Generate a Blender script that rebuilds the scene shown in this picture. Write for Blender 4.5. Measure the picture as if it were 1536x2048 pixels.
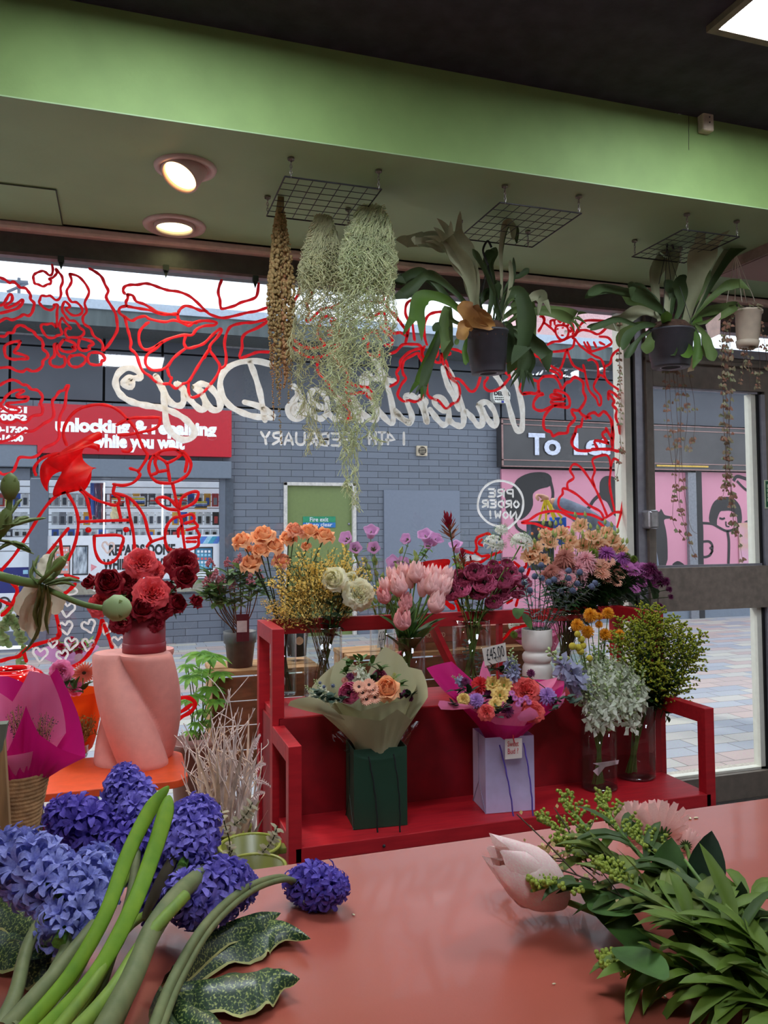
import bpy, math, random
from mathutils import Vector, Matrix, Euler
R=random.Random(7)
PI=math.pi; sin=math.sin; cos=math.cos; rad=math.radians
SC=bpy.context.scene
for o in list(bpy.data.objects): bpy.data.objects.remove(o)
col=SC.collection
# ---------------- camera ----------------
F=1600.;CX=768.;CY=980.;CAMZ=1.42
yaw=rad(18.2);pit=rad(2.75);rol=rad(0.35)
f0=Vector((sin(yaw)*cos(pit),cos(yaw)*cos(pit),sin(pit)))
_r0=Vector((cos(yaw),-sin(yaw),0));_u0=_r0.cross(f0)
cr=_r0*cos(rol)-_u0*sin(rol);cu=_u0*cos(rol)+_r0*sin(rol)
CAM=Vector((0,0,CAMZ))
cd=bpy.data.cameras.new('camera');cam=bpy.data.objects.new('camera',cd);col.objects.link(cam)
m=Matrix((cr,cu,-f0)).transposed().to_4x4();m.translation=CAM;cam.matrix_world=m
cd.sensor_fit='VERTICAL';cd.sensor_height=24;cd.sensor_width=18;cd.lens=F/2048*24
cd.shift_y=(CY-1024)/2048.;cd.clip_start=.02;cd.clip_end=300
SC.camera=cam
# ---------------- light, sky, exposure ----------------
vs=SC.view_settings;vs.view_transform='Standard';vs.look='None';vs.gamma=1;vs.use_curve_mapping=False;vs.exposure=0.0
SKY=2.05;SC.cycles.transparent_max_bounces=32
w=bpy.data.worlds.new('overcast_sky');SC.world=w;w.use_nodes=True
nt=w.node_tree;bg=nt.nodes['Background']
tc=nt.nodes.new('ShaderNodeTexCoord');nz=nt.nodes.new('ShaderNodeTexNoise');nz.inputs['Scale'].default_value=2.2
rp=nt.nodes.new('ShaderNodeValToRGB');rp.color_ramp.elements[0].color=(.66,.76,.90,1);rp.color_ramp.elements[1].color=(.86,.92,.99,1)
nt.links.new(tc.outputs['Generated'],nz.inputs['Vector']);nt.links.new(nz.outputs['Fac'],rp.inputs['Fac']);nt.links.new(rp.outputs['Color'],bg.inputs['Color'])
bg.inputs['Strength'].default_value=SKY
sd=bpy.data.lights.new('veiled_sun','SUN');sd.energy=1.6;sd.angle=rad(9);sd.color=(1,.95,.88)
so=bpy.data.objects.new('veiled_sun',sd);col.objects.link(so);so.rotation_euler=Vector((.62,-1,-1.15)).to_track_quat('-Z','Y').to_euler()
PANEL_E=30.0; SPOT_E=30.0
# ---------------- helpers ----------------
def ray(px,py): return f0+cr*((px-CX)/F)-cu*((py-CY)/F)
def aY(px,py,Y): d=ray(px,py); return CAM+d*(Y/d.y)
def aZ(px,py,Z): d=ray(px,py); return CAM+d*((Z-CAMZ)/d.z)
def aX(px,py,X): d=ray(px,py); return CAM+d*(X/d.x)
def aD(px,py,D): return CAM+ray(px,py)*D
def depth(p): return (Vector(p)-CAM).dot(f0)
def px2m(n,p): return n*depth(p)/F
def lin(c): 
 return tuple(((v/255.)/12.92 if v<=10 else ((v/255.+.055)/1.055)**2.4) for v in c[:3])+(1,)
MATS={}
def mat(name,c=(128,128,128),rough=.6,var=.12,scale=30,trans=0,metal=0,bump=0,bscale=60,c2=None,emit=None,es=1,coat=0,spec=.5,stretch=None,alpha=1):
 if name in MATS: return MATS[name]
 m=bpy.data.materials.new(name);m.use_nodes=True;nt=m.node_tree;N=nt.nodes;L=nt.links
 b=N['Principled BSDF'];out=N['Material Output']
 b.inputs['Roughness'].default_value=rough;b.inputs['Metallic'].default_value=metal
 b.inputs['Specular IOR Level'].default_value=spec;b.inputs['Coat Weight'].default_value=coat
 tcn=N.new('ShaderNodeTexCoord');src=tcn.outputs['Object']
 if stretch:
  mp=N.new('ShaderNodeMapping');mp.inputs['Scale'].default_value=stretch;L.new(src,mp.inputs['Vector']);src=mp.outputs['Vector']
 n=N.new('ShaderNodeTexNoise');n.inputs['Scale'].default_value=scale;n.inputs['Detail'].default_value=4;L.new(src,n.inputs['Vector'])
 r=N.new('ShaderNodeValToRGB');a=lin(c)
 if c2: e0,e1=a,lin(c2)
 else:
  e0=tuple(max(0,v*(1-var*1.6)) for v in a[:3])+(1,);e1=tuple(min(1,v*(1+var*1.6)) for v in a[:3])+(1,)
 r.color_ramp.elements[0].position=.3;r.color_ramp.elements[1].position=.7
 r.color_ramp.elements[0].color=e0;r.color_ramp.elements[1].color=e1
 L.new(n.outputs['Fac'],r.inputs['Fac']);L.new(r.outputs['Color'],b.inputs['Base Color'])
 if bump:
  n2=N.new('ShaderNodeTexNoise');n2.inputs['Scale'].default_value=bscale;n2.inputs['Detail'].default_value=5;L.new(src,n2.inputs['Vector'])
  bp=N.new('ShaderNodeBump');bp.inputs['Strength'].default_value=bump;bp.inputs['Distance'].default_value=.01
  L.new(n2.outputs['Fac'],bp.inputs['Height']);L.new(bp.outputs['Normal'],b.inputs['Normal'])
 if trans:
  t=N.new('ShaderNodeBsdfTranslucent');L.new(r.outputs['Color'],t.inputs['Color'])
  mx=N.new('ShaderNodeMixShader');mx.inputs['Fac'].default_value=trans
  L.new(b.outputs[0],mx.inputs[1]);L.new(t.outputs[0],mx.inputs[2]);L.new(mx.outputs[0],out.inputs['Surface'])
 if emit:
  b.inputs['Emission Color'].default_value=lin(emit);b.inputs['Emission Strength'].default_value=es
 MATS[name]=m;return m
def pmat(name,c,c2=None,**k):   # petals
 d=dict(rough=.55,trans=.3,scale=45,spec=.3);d.update(k);return mat(name,c,c2=c2,**d)
def lmat(name,c,c2=None,**k):   # leaves
 d=dict(rough=.55,trans=.18,scale=22,var=.25,spec=.3);d.update(k);return mat(name,c,c2=c2,**d)
def glassmat(name,tint=(1,1,1),ior=1.5,gl=1.0,refl=1.0):
 if name in MATS: return MATS[name]
 m=bpy.data.materials.new(name);m.use_nodes=True;nt=m.node_tree;N=nt.nodes;L=nt.links
 N.remove(N['Principled BSDF']);out=N['Material Output']
 t=N.new('ShaderNodeBsdfTransparent');t.inputs['Color'].default_value=tint+(1,)
 g=N.new('ShaderNodeBsdfGlossy');g.inputs['Roughness'].default_value=.02;g.inputs['Color'].default_value=(refl,refl,refl,1)
 fr=N.new('ShaderNodeLayerWeight');fr.inputs['Blend'].default_value=.5
 pw=N.new('ShaderNodeMath');pw.operation='POWER';pw.inputs[1].default_value=4;L.new(fr.outputs['Facing'],pw.inputs[0])
 f0_=((ior-1)/(ior+1))**2;m3=N.new('ShaderNodeMath');m3.operation='MULTIPLY_ADD';m3.inputs[1].default_value=.6;m3.inputs[2].default_value=f0_;L.new(pw.outputs[0],m3.inputs[0])
 mm=N.new('ShaderNodeMath');mm.operation='MULTIPLY';mm.inputs[1].default_value=gl;L.new(m3.outputs[0],mm.inputs[0])
 mx=N.new('ShaderNodeMixShader');L.new(mm.outputs[0],mx.inputs['Fac']);L.new(t.outputs[0],mx.inputs[1]);L.new(g.outputs[0],mx.inputs[2]);L.new(mx.outputs[0],out.inputs['Surface'])
 MATS[name]=m;return m
class MB:
 def __init__(s): s.v=[];s.f=[];s.m=[];s.smooth=True
 def add(s,vs,fs,mi=0):
  n=len(s.v);s.v+=[tuple(v) for v in vs];s.f+=[tuple(i+n for i in f) for f in fs];s.m+=[mi]*len(fs);return s
 def grid(s,rows,mi=0,close=False):
  nu=len(rows[0]);nv=len(rows);vs=[p for r_ in rows for p in r_];fs=[]
  for j in range(nv-1):
   for i in range(nu-(0 if close else 1)):
    a=j*nu+i;b=j*nu+(i+1)%nu;fs.append((a,b,b+nu,a+nu))
  return s.add(vs,fs,mi)
 def box(s,a,b,mi=0):
  x0,y0,z0=a;x1,y1,z1=b
  v=[(x0,y0,z0),(x1,y0,z0),(x1,y1,z0),(x0,y1,z0),(x0,y0,z1),(x1,y0,z1),(x1,y1,z1),(x0,y1,z1)]
  return s.add(v,[(0,3,2,1),(4,5,6,7),(0,1,5,4),(1,2,6,5),(2,3,7,6),(3,0,4,7)],mi)
 def beam(s,p,q,w,h,up=(0,0,1),mi=0):
  p=Vector(p);q=Vector(q);d=(q-p).normalized();a=d.cross(Vector(up))
  if a.length<1e-4:a=d.cross(Vector((1,0,0)))
  a.normalize();b=a.cross(d).normalized();a*=w/2;b*=h/2
  v=[p-a-b,p+a-b,p+a+b,p-a+b,q-a-b,q+a-b,q+a+b,q-a+b]
  return s.add(v,[(0,1,2,3),(7,6,5,4),(4,5,1,0),(5,6,2,1),(6,7,3,2),(7,4,0,3)],mi)
 def tube(s,pts,r,seg=6,mi=0,cap=True):
  pts=[Vector(p) for p in pts];n=len(pts)
  rs=r if isinstance(r,(list,tuple)) else [r]*n
  rows=[];a=None
  for i,p in enumerate(pts):
   d=(pts[min(i+1,n-1)]-pts[max(i-1,0)])
   if d.length<1e-9: d=Vector((0,0,1))
   d.normalize()
   if a is None:
    a=d.cross(Vector((.3,.2,1)));
    if a.length<1e-3:a=d.cross(Vector((1,0,0)))
   a=(a-d*a.dot(d))
   if a.length<1e-6: a=d.orthogonal()
   a.normalize();b=d.cross(a)
   rows.append([p+(a*cos(2*PI*k/seg)+b*sin(2*PI*k/seg))*rs[i] for k in range(seg)])
  s.grid(rows,mi,True)
  if cap:
   n0=len(s.v);s.add(rows[0],[tuple(range(seg))[::-1]],mi);s.add(rows[-1],[tuple(range(seg))],mi)
  return s
 def lathe(s,prof,c=(0,0,0),seg=28,mi=0):
  c=Vector(c)
  return s.grid([[c+Vector((r_*cos(2*PI*k/seg),r_*sin(2*PI*k/seg),z)) for k in range(seg)] for r_,z in prof],mi,True)
 def ball(s,c,r,seg=8,rings=5,mi=0,sz=1):
  return s.lathe([(max(1e-4,r*sin(PI*j/rings)),-r*sz*cos(PI*j/rings)) for j in range(rings+1)],c,seg,mi)
 def mesh(s,name,mats):
  me=bpy.data.meshes.new(name);me.from_pydata(s.v,[],s.f)
  for m_ in (mats if isinstance(mats,(list,tuple)) else [mats]): me.materials.append(m_)
  me.polygons.foreach_set('material_index',s.m)
  if s.smooth: me.polygons.foreach_set('use_smooth',[True]*len(s.f))
  me.update();return me
 def xf(s,M):
  s.v=[tuple(M@Vector(v)) for v in s.v];return s
 def join(s,o,M=None,mi=0):
  vs=o.v if M is None else [M@Vector(v) for v in o.v]
  n=len(s.v);s.v+=[tuple(v) for v in vs];s.f+=[tuple(i+n for i in f) for f in o.f];s.m+=[k+mi for k in o.m];return s
def tag(o,label=None,cat=None,group=None,kind=None):
 if label:o['label']=label
 if cat:o['category']=cat
 if group:o['group']=group
 if kind:o['kind']=kind
 return o
def wloc(o):
 v=Vector((0,0,0))
 while o: v=v+o.location;o=o.parent
 return v
LASTP=[None]
def put(name,mb,mats,parent=None,label=None,cat=None,group=None,kind=None,flat=False,org=None,bev=0):
 """link a mesh given in world coordinates; origin at parent's base or at org"""
 if flat: mb.smooth=False
 if parent is not None: base=wloc(parent);loc=Vector((0,0,0))
 else:
  if org is None:
   vs=mb.v;org=(sum(v[0] for v in vs)/len(vs),sum(v[1] for v in vs)/len(vs),min(v[2] for v in vs))
  base=Vector(org);loc=base
 mb.v=[(v[0]-base.x,v[1]-base.y,v[2]-base.z) for v in mb.v]
 o=bpy.data.objects.new(name,mb.mesh(name,mats));col.objects.link(o)
 if parent is not None:o.parent=parent
 else:o.location=loc
 LASTP[0]=o
 if bev:
  b_=o.modifiers.new('bevel','BEVEL');b_.width=bev;b_.segments=2;b_.limit_method='ANGLE'
 return tag(o,label,cat,group,kind)
def root(name,loc,label,cat,group=None):
 o=bpy.data.objects.new(name,None);o.empty_display_size=.05;o.location=loc;col.objects.link(o);return tag(o,label,cat,group)
def inst(name,me,parent,loc,rot=None,sc=1,label=None):
 o=bpy.data.objects.new(name,me);col.objects.link(o);o.parent=parent
 o.location=Vector(loc)-(wloc(parent) if parent else Vector((0,0,0)))
 if rot is not None:
  o.rotation_mode='QUATERNION';o.rotation_quaternion=rot
 o.scale=(sc,)*3 if not isinstance(sc,(tuple,list)) else sc
 if label:o['label']=label
 return o
def face(d,roll=0):
 """rotation taking +Z to direction d"""
 return Vector(d).normalized().to_track_quat('Z','Y')@Euler((0,0,roll)).to_quaternion()
def struct(name,mb,m,parent=None,label=None,flat=True,bev=0):
 o=put(name,mb,m,parent,label=label,flat=flat,bev=bev)
 if parent is None:o['kind']='structure'
 return o
def bez(p,q,sag=(0,0,0),n=8):
 p=Vector(p);q=Vector(q);s_=Vector(sag)
 return [p.lerp(q,i/n)+s_*(4*(i/n)*(1-i/n)) for i in range(n+1)]
def smooth(pts,k=4,closed=False):
 P=[Vector(p) for p in pts];n=len(P);out=[]
 rng=range(n if closed else n-1)
 for i in rng:
  if closed: a,b,c,d=P[(i-1)%n],P[i],P[(i+1)%n],P[(i+2)%n]
  else: a,b,c,d=P[max(i-1,0)],P[i],P[i+1],P[min(i+2,n-1)]
  for j in range(k):
   t=j/k;out.append(.5*((2*b)+(c-a)*t+(2*a-5*b+4*c-d)*t*t+(3*b-a-3*c+d)*t**3))
 if closed: out.append(out[0].copy())
 else: out.append(P[-1])
 return out
def text_mb(s,size,ext=.001,align='LEFT',bold=0,width=None):
 cu_=bpy.data.curves.new('lettering','FONT');cu_.body=s;cu_.size=size;cu_.extrude=ext;cu_.align_x=align;cu_.offset=bold;cu_.resolution_u=3
 o=bpy.data.objects.new('lettering',cu_);col.objects.link(o)
 me=bpy.data.meshes.new_from_object(o.evaluated_get(bpy.context.evaluated_depsgraph_get()))
 mb=MB();mb.smooth=False;mb.add([v.co.copy() for v in me.vertices],[tuple(p.vertices) for p in me.polygons])
 bpy.data.objects.remove(o);bpy.data.curves.remove(cu_);bpy.data.meshes.remove(me)
 if width:
  xs=[v[0] for v in mb.v];sx=width/(max(xs)-min(xs));mb.v=[(v[0]*sx,v[1],v[2]) for v in mb.v]
 return mb
def text_wall(name,s,p,size,m_,parent,width=None,bold=0,rot=0,Ymat=None,ext=.002):
 """upright lettering facing -Y, lower left corner at p"""
 mb=text_mb(s,size,ext,bold=bold,width=width)
 M=Matrix.Translation(Vector(p))@Matrix.Rotation(rot,4,'Y')@Matrix(((1,0,0,0),(0,0,-1,0),(0,1,0,0),(0,0,0,1)))
 return put(name,mb.xf(M),m_,parent,flat=True)
_o=['zeroth','first','second','third','fourth','fifth','sixth','seventh','eighth','ninth','tenth','eleventh','twelfth','thirteenth','fourteenth','fifteenth','sixteenth','seventeenth','eighteenth','nineteenth','twentieth']
def ORD(n):
 if n<=20:return _o[n]
 t={2:'twenty',3:'thirty',4:'forty'}[n//10];return (t+'-'+_o[n%10]) if n%10 else {'twenty':'twentieth','thirty':'thirtieth','forty':'fortieth'}[t]
# ---------------- room shell ----------------
YG=3.5;ZS=2.645;ZC=2.955;YB=2.418;YF=10.4
def X_(px,py,Y=YG): return aY(px,py,Y).x
def Z_(px,py,Y=YG): return aY(px,py,Y).z
mGreen=mat('green_wall_paint',(124,154,88),.7,var=.05,scale=6,bump=.05,bscale=90)
mSof=mat('sage_soffit_paint',(148,176,130),.6,var=.05,scale=3,bump=.05,bscale=90)
mBlack=mat('near_black_ceiling_paint',(50,47,58),.8,var=.2,scale=12,bump=.2,bscale=40)
mFrame=mat('bronze_frame_metal',(118,108,98),.4,var=.1,scale=20)
mFrameD=mat('dark_frame_metal',(84,80,80),.4,var=.1)
mBeige=mat('beige_trim',(244,216,206),.45,var=.05)
mSilver=mat('brushed_aluminium',(150,150,160),.35,metal=.6,var=.06)
mCream=mat('cream_bead',(225,225,212),.5,var=.03)
mRub=mat('black_rubber',(18,18,20),.6)
mFloor=mat('dark_floor_vinyl',(84,80,76),.5,var=.3,scale=60)
mGlass=glassmat('window_glass',(.97,.98,.98),gl=.72)
def wallbox(name,a,b,m,**k): return struct(name,MB().box(a,b),m,**k)
XL,XR,YBK=-3.2,5.2,-3.6
wallbox('floor',(XL,YBK,-.1),(XR,3.56,0),mFloor)
wallbox('ceiling',(XL,YBK,ZC),(XR,YB,ZC+.1),mBlack)
mWin=mat('warm_white_wall',(232,226,216),.8,var=.04)
wallbox('wall_left',(XL-.1,YBK,0),(XL,3.56,3.05),mWin)
wallbox('wall_right',(XR,YBK,0),(XR+.1,3.56,3.05),mWin)
wallbox('wall_back',(XL,YBK-.1,0),(XR,YBK,3.05),mWin)
wallbox('wall_bulkhead',(XL,YB,ZS),(XR,YB+.06,ZC+.1),mGreen)
wallbox('ceiling_soffit',(XL,YB,ZS-.004),(XR,3.6,ZS),mSof)
wallbox('wall_front',(XL,3.44,ZS-.0),(XR,3.62,3.4),mFrameD)
# chipped plaster patch and crack on the bulkhead
pc=aY(1357,226,YB-.001)
# frame head
zt=Z_(768,583)
struct('trim_1',MB().box((XL,3.44,zt),(XR,3.56,zt+.10)),mFrameD,bev=.004)
struct('trim_2',MB().box((XL,3.40,zt+.085),(XR,3.5,zt+.125)),mBeige,bev=.012)
struct('trim_3',MB().box((XL,3.38,zt+.118),(XR,3.5,ZS-.004)),mat('brown_trim',(92,88,82),.5))
struct('trim_4',MB().box((XL,3.43,zt-.012),(XR,3.47,zt)),mat('mauve_seal',(128,100,104),.4))
# display window
xp0=X_(1247,750)
win=struct('window_1',MB().box((XL,3.44,-.02),(xp0,3.56,.07)),mFrameD,bev=.003)
put('glass_pane',MB().box((XL,3.497,.06),(xp0+.01,3.503,zt)),mGlass,win,flat=True)
xs=[X_(p,750,3.45) for p in (1249,1262,1268,1286,1292,1296)];xs[5]=X_(1297,750,3.40)+.025
put('cream_bead',MB().box((xs[0],3.455,.0),(xs[1],3.55,zt)),mCream,win,flat=True)
put('rubber_gasket',MB().box((xs[1],3.46,.0),(xs[2],3.55,zt)),mRub,win,flat=True)
put('aluminium_mullion',MB().box((xs[2],3.44,.0),(xs[3],3.56,zt)),mSilver,win,flat=True)
put('bronze_mullion',MB().box((xs[3],3.42,.0),(xs[5]-.025,3.56,zt)),mFrame,win,flat=True)
# door with transom
zh=Z_(1400,735);ztb=Z_(1400,716)
zg1=Z_(1400,780);zm1=Z_(1400,1133);zm0=Z_(1400,1218);zb=Z_(1400,1550)
xg0=X_(1309,900,3.45);xg1=X_(1508,900);xe=xg1+.62
dr=root('door_1',((xg0+xg1)/2,YG,0),None,None);dr['kind']='structure'
mb=MB();mb.box((xs[5]-.025,3.45,.02),(xg0,3.53,zh));mb.box((xg1+.035,3.45,.02),(xg1+.16,3.53,zh))
mb.box((xg0,3.45,zg1),(xg1+.04,3.53,zh));mb.box((xg0,3.45,.0),(xg1+.04,3.53,zb));put('door_leaf_frame',mb,mFrame,dr,flat=True,bev=.002)
put('middle_rail',MB().box((xg0,3.445,zm0),(xg1+.04,3.53,zm1)),mat('bronze_rail',(130,118,108),.35),dr,flat=True,bev=.002)
mb=MB();mb.box((xg0,3.465,zm1),(xg1,3.475,zm1+.012));mb.box((xg0,3.465,zg1-.012),(xg1,3.475,zg1));put('grey_glazing_bead',mb,mSilver,dr,flat=True)
mb=MB();mb.box((xg1-.03,3.48,zb),(xg1,3.53,zg1-.01));mb.box((xg0,3.48,zb),(xg1,3.52,zb+.012))
put('cream_edge_strip',mb,mCream,dr,flat=True)
put('black_edge_seal',MB().box((xg1,3.47,zb),(xg1+.012,3.53,zg1)),mRub,dr,flat=True)
put('silver_edge_strip',MB().box((xg1+.012,3.45,zb),(xg1+.036,3.53,zg1-.015)),mSilver,dr,flat=True)
put('upper_glass',MB().box((xg0,3.497,zm1),(xg1,3.503,zg1)),mGlass,dr,flat=True)
put('lower_glass',MB().box((xg0,3.497,zb),(xg1,3.503,zm0)),mGlass,dr,flat=True)
h=aY(1298,1038,3.42);put('handle_block',MB().box((h.x-.028,3.375,h.z-.05),(h.x+.03,3.46,h.z+.045)),mat('satin_steel',(178,178,182),.3,metal=.8),dr,flat=True,bev=.012)
mb=MB();mb.box((xs[5]-.025,3.42,zh),(xe+1.6,3.54,zh+.02));mb.box((xs[5]-.025,3.46,zh+.02),(xe+1.6,3.56,ztb))
struct('trim_5',mb,mFrame,bev=.002)
struct('trim_6',MB().box((xs[5]-.025,3.45,ztb),(xe+1.6,3.55,ztb+.045)),mSilver)
tw=struct('window_2',MB().box((xs[5]-.02,3.47,zt-.06),(xe+1.6,3.53,zt)),mFrameD)
put('glass_pane',MB().box((xs[5]-.02,3.497,ztb+.04),(xe+1.6,3.503,zt-.055)),mGlass,tw,flat=True)
struct('wall_front_right',MB().box((xg1+.16,3.46,0),(XR,3.54,zh)),mFrame)
# pull sign on the door stile
sp=aY(1530,960,3.44)
sg=put('door_sign',MB().box((sp.x,3.442,aY(1530,1017,3.44).z),(sp.x+.1,3.447,sp.z)),mat('sign_cream',(196,208,180),.5),None,'small green pull sign with cream letters on the bronze door frame','sign',flat=True)
put('green_face',MB().box((sp.x+.005,3.439,aY(1530,1014,3.44).z),(sp.x+.095,3.443,sp.z-.006)),mat('sign_green',(16,92,58),.5),sg,flat=True)
mcl=MATS['sign_cream']
for i,ch in enumerate('PULL'):
 text_wall('letter',ch,(sp.x+.009,3.438,sp.z-.042-.0245*i),.026,mcl,sg,bold=.0008)
# ---------------- ceiling fittings ----------------
mWhite=mat('white_enamel',(214,206,196),.4,var=.03);mPink=mat('pinkish_white_enamel',(205,180,170),.4,var=.03)
mPan=mat('light_panel_diffuser',(255,255,255),.5,emit=(236,243,255),es=PANEL_E)
def panel(cx,cy,label,w=.6,l=.6):
 t=root('ceiling_light_panel',(cx,cy,ZC),label,'ceiling light','square ceiling light panels')
 mb=MB()
 for a,b in (((-w/2,-l/2),(w/2,-l/2+.025)),((-w/2,l/2-.025),(w/2,l/2)),((-w/2,-l/2+.025),(-w/2+.025,l/2-.025)),((w/2-.025,-l/2+.025),(w/2,l/2-.025))):
  mb.box((cx+a[0],cy+a[1],ZC-.02),(cx+b[0],cy+b[1],ZC+.001))
 put('frame',mb,mat('panel_frame',(120,112,92),.5),t,flat=True)
 put('diffuser',MB().box((cx-w/2+.025,cy-l/2+.025,ZC-.012),(cx+w/2-.025,cy+l/2-.025,ZC)),mPan,t,flat=True)
 return t
pk=aZ(1412,53,ZC)  # front-left corner of the visible panel
panel(pk.x+.3,pk.y-.3,'square white light panel glowing in the black ceiling at the top right corner')
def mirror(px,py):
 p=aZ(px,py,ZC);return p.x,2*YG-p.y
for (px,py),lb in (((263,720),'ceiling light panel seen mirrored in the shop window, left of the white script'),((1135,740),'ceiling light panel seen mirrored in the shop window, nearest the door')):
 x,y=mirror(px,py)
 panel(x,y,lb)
panel(.10,pk.y-.3,'ceiling light panel above and left of the camera, just outside the picture')
# downlights
def downlight(px,py,tilt,label):
 c=aZ(px,py,ZS-.01);r=px2m(62,c)
 t=root('recessed_downlight',(c.x,c.y,ZS-.004),label,'ceiling light','round downlights in the soffit')
 mb=MB().lathe([(r*.62,.03),(r*.66,-.003),(r*.8,-.006),(r*.82,-.010),(r*.97,-.008),(r,0),(r*.98,.004)],(c.x,c.y,ZS-.004),40)
 put('trim_ring',mb,mPink,t)
 rr=r*.64
 b=MB()
 b.lathe([(rr,.06),(rr,-.045),(rr*.96,-.05),(rr*.9,-.05),(rr*.86,-.04),(rr*.86,.04),(.001,.055)],(0,0,0),36)
 lens=MB().lathe([(.0005,-.034),(rr*.86,-.034)],(0,0,0),36)
 if tilt:
  M=Matrix.Translation((c.x,c.y,ZS-.005))@Matrix.Rotation(rad(-20),4,'X')@Matrix.Rotation(rad(26),4,'Y')
 else: M=Matrix.Translation((c.x,c.y,ZS+.03))
 put('lamp_barrel',b.xf(M),mPink,t)
 put('glowing_lens',lens.xf(M),mat('warm_lens' if tilt else 'white_lens',(255,240,220),.4,emit=(255,196,130) if tilt else (255,226,200),es=7 if tilt else 9),t)
 d=bpy.data.lights.new('downlight_beam','SPOT');d.energy=SPOT_E;d.color=(1,.78,.55);d.spot_size=rad(95);d.spot_blend=.8;d.shadow_soft_size=.04
 o=bpy.data.objects.new('downlight_beam',d);col.objects.link(o);o.parent=t
 o.location=M@Vector((0,0,-.06))-t.location
 o.rotation_euler=M.to_3x3().to_euler()
downlight(371,339,True,'swivel downlight tilted out of its round trim, farther from the window')
downlight(349,454,False,'flush round downlight glowing white beside the window frame')
# access panel outline in the soffit
a=aZ(0,373,ZS-.006);b=aZ(112,379,ZS-.006);c_=aZ(122,450,ZS-.006);d_=aZ(0,437,ZS-.006)
x0=-1.1;x1=b.x;y0=b.y;y1=c_.y
mb=MB().box((x0,y0,ZS-.008),(x1,y1,ZS-.004));struct('ceiling_access_hatch',mb,mSof)
mb=MB()
for p,q in (((x0,y0),(x1,y0)),((x1,y0),(x1,y1)),((x1,y1),(x0,y1))): mb.beam((p[0],p[1],ZS-.0085),(q[0],q[1],ZS-.0085),.004,.002)
put('hatch_gap',mb,mat('dark_gap',(52,56,44),.8),bpy.data.objects['ceiling_access_hatch'],flat=True)
# alarm sensor
s=aY(1412,238,YB-.02);w_=px2m(13,s);h_=px2m(27,s)
t=put('alarm_sensor',MB().box((s.x-w_,YB-.035,s.z-h_),(s.x+w_,YB+.0,s.z+h_)),mat('cream_plastic',(196,184,160),.5),None,'small cream alarm sensor box high on the green bulkhead','sensor',flat=True,bev=.006)
mb=MB();mb.ball((s.x+.003,YB-.036,s.z),.003);mb.ball((s.x+.003,YB-.036,s.z-.02),.003);put('screw',mb,mRub,t)
# chipped paint
mb=MB();p=aY(1358,226,YB-.001)
for i in range(5): 
 q=(p.x+(i-2)*.007,YB-.0015,p.z+.002*sin(i*2));mb.lathe([(.0005,0),(.006,0)],(0,0,0),7);mb.v[-14:]=[(q[0]+v[0],q[1],q[2]+v[1]*.7) for v in mb.v[-14:]]
put('chipped_paint_patch',mb,mat('bare_plaster',(225,225,215),.9),None,kind='structure')
mb=MB();P=[aY(1378,230+i*10,YB-.001) for i in range(8)];mb.tube([(q.x+R.uniform(-.001,.001),YB,q.z) for q in P],.0012,4)
put('trim_7',mb,MATS['dark_gap'],None,kind='structure')
# perforated air curtain grille
g=aZ(1429,552,ZS-.05)
def perfo():
 m=mat('perforated_mesh',(138,112,102),.6);nt=m.node_tree;N=nt.nodes;L=nt.links;b=N['Principled BSDF']
 tc=N.new('ShaderNodeTexCoord');v=N.new('ShaderNodeTexVoronoi');v.inputs['Scale'].default_value=110;v.inputs['Randomness'].default_value=0
 L.new(tc.outputs['Object'],v.inputs['Vector']);r=N.new('ShaderNodeValToRGB');r.color_ramp.interpolation='CONSTANT'
 r.color_ramp.elements[0].color=lin((62,50,48));r.color_ramp.elements[1].position=.33;r.color_ramp.elements[1].color=lin((150,122,112))
 L.new(v.outputs['Distance'],r.inputs['Fac']);L.new(r.outputs['Color'],b.inputs['Base Color']);return m
t=put('air_curtain',MB().box((g.x,g.y-.42,ZS-.05),(g.x+1.3,g.y,ZS)),mat('curtain_case',(150,128,116),.5),None,'long perforated metal air curtain fixed to the soffit above the door','air curtain',flat=True)
put('perforated_grille',MB().box((g.x+.012,g.y-.41,ZS-.054),(g.x+1.29,g.y-.012,ZS-.05)),perfo(),t,flat=True)
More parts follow.
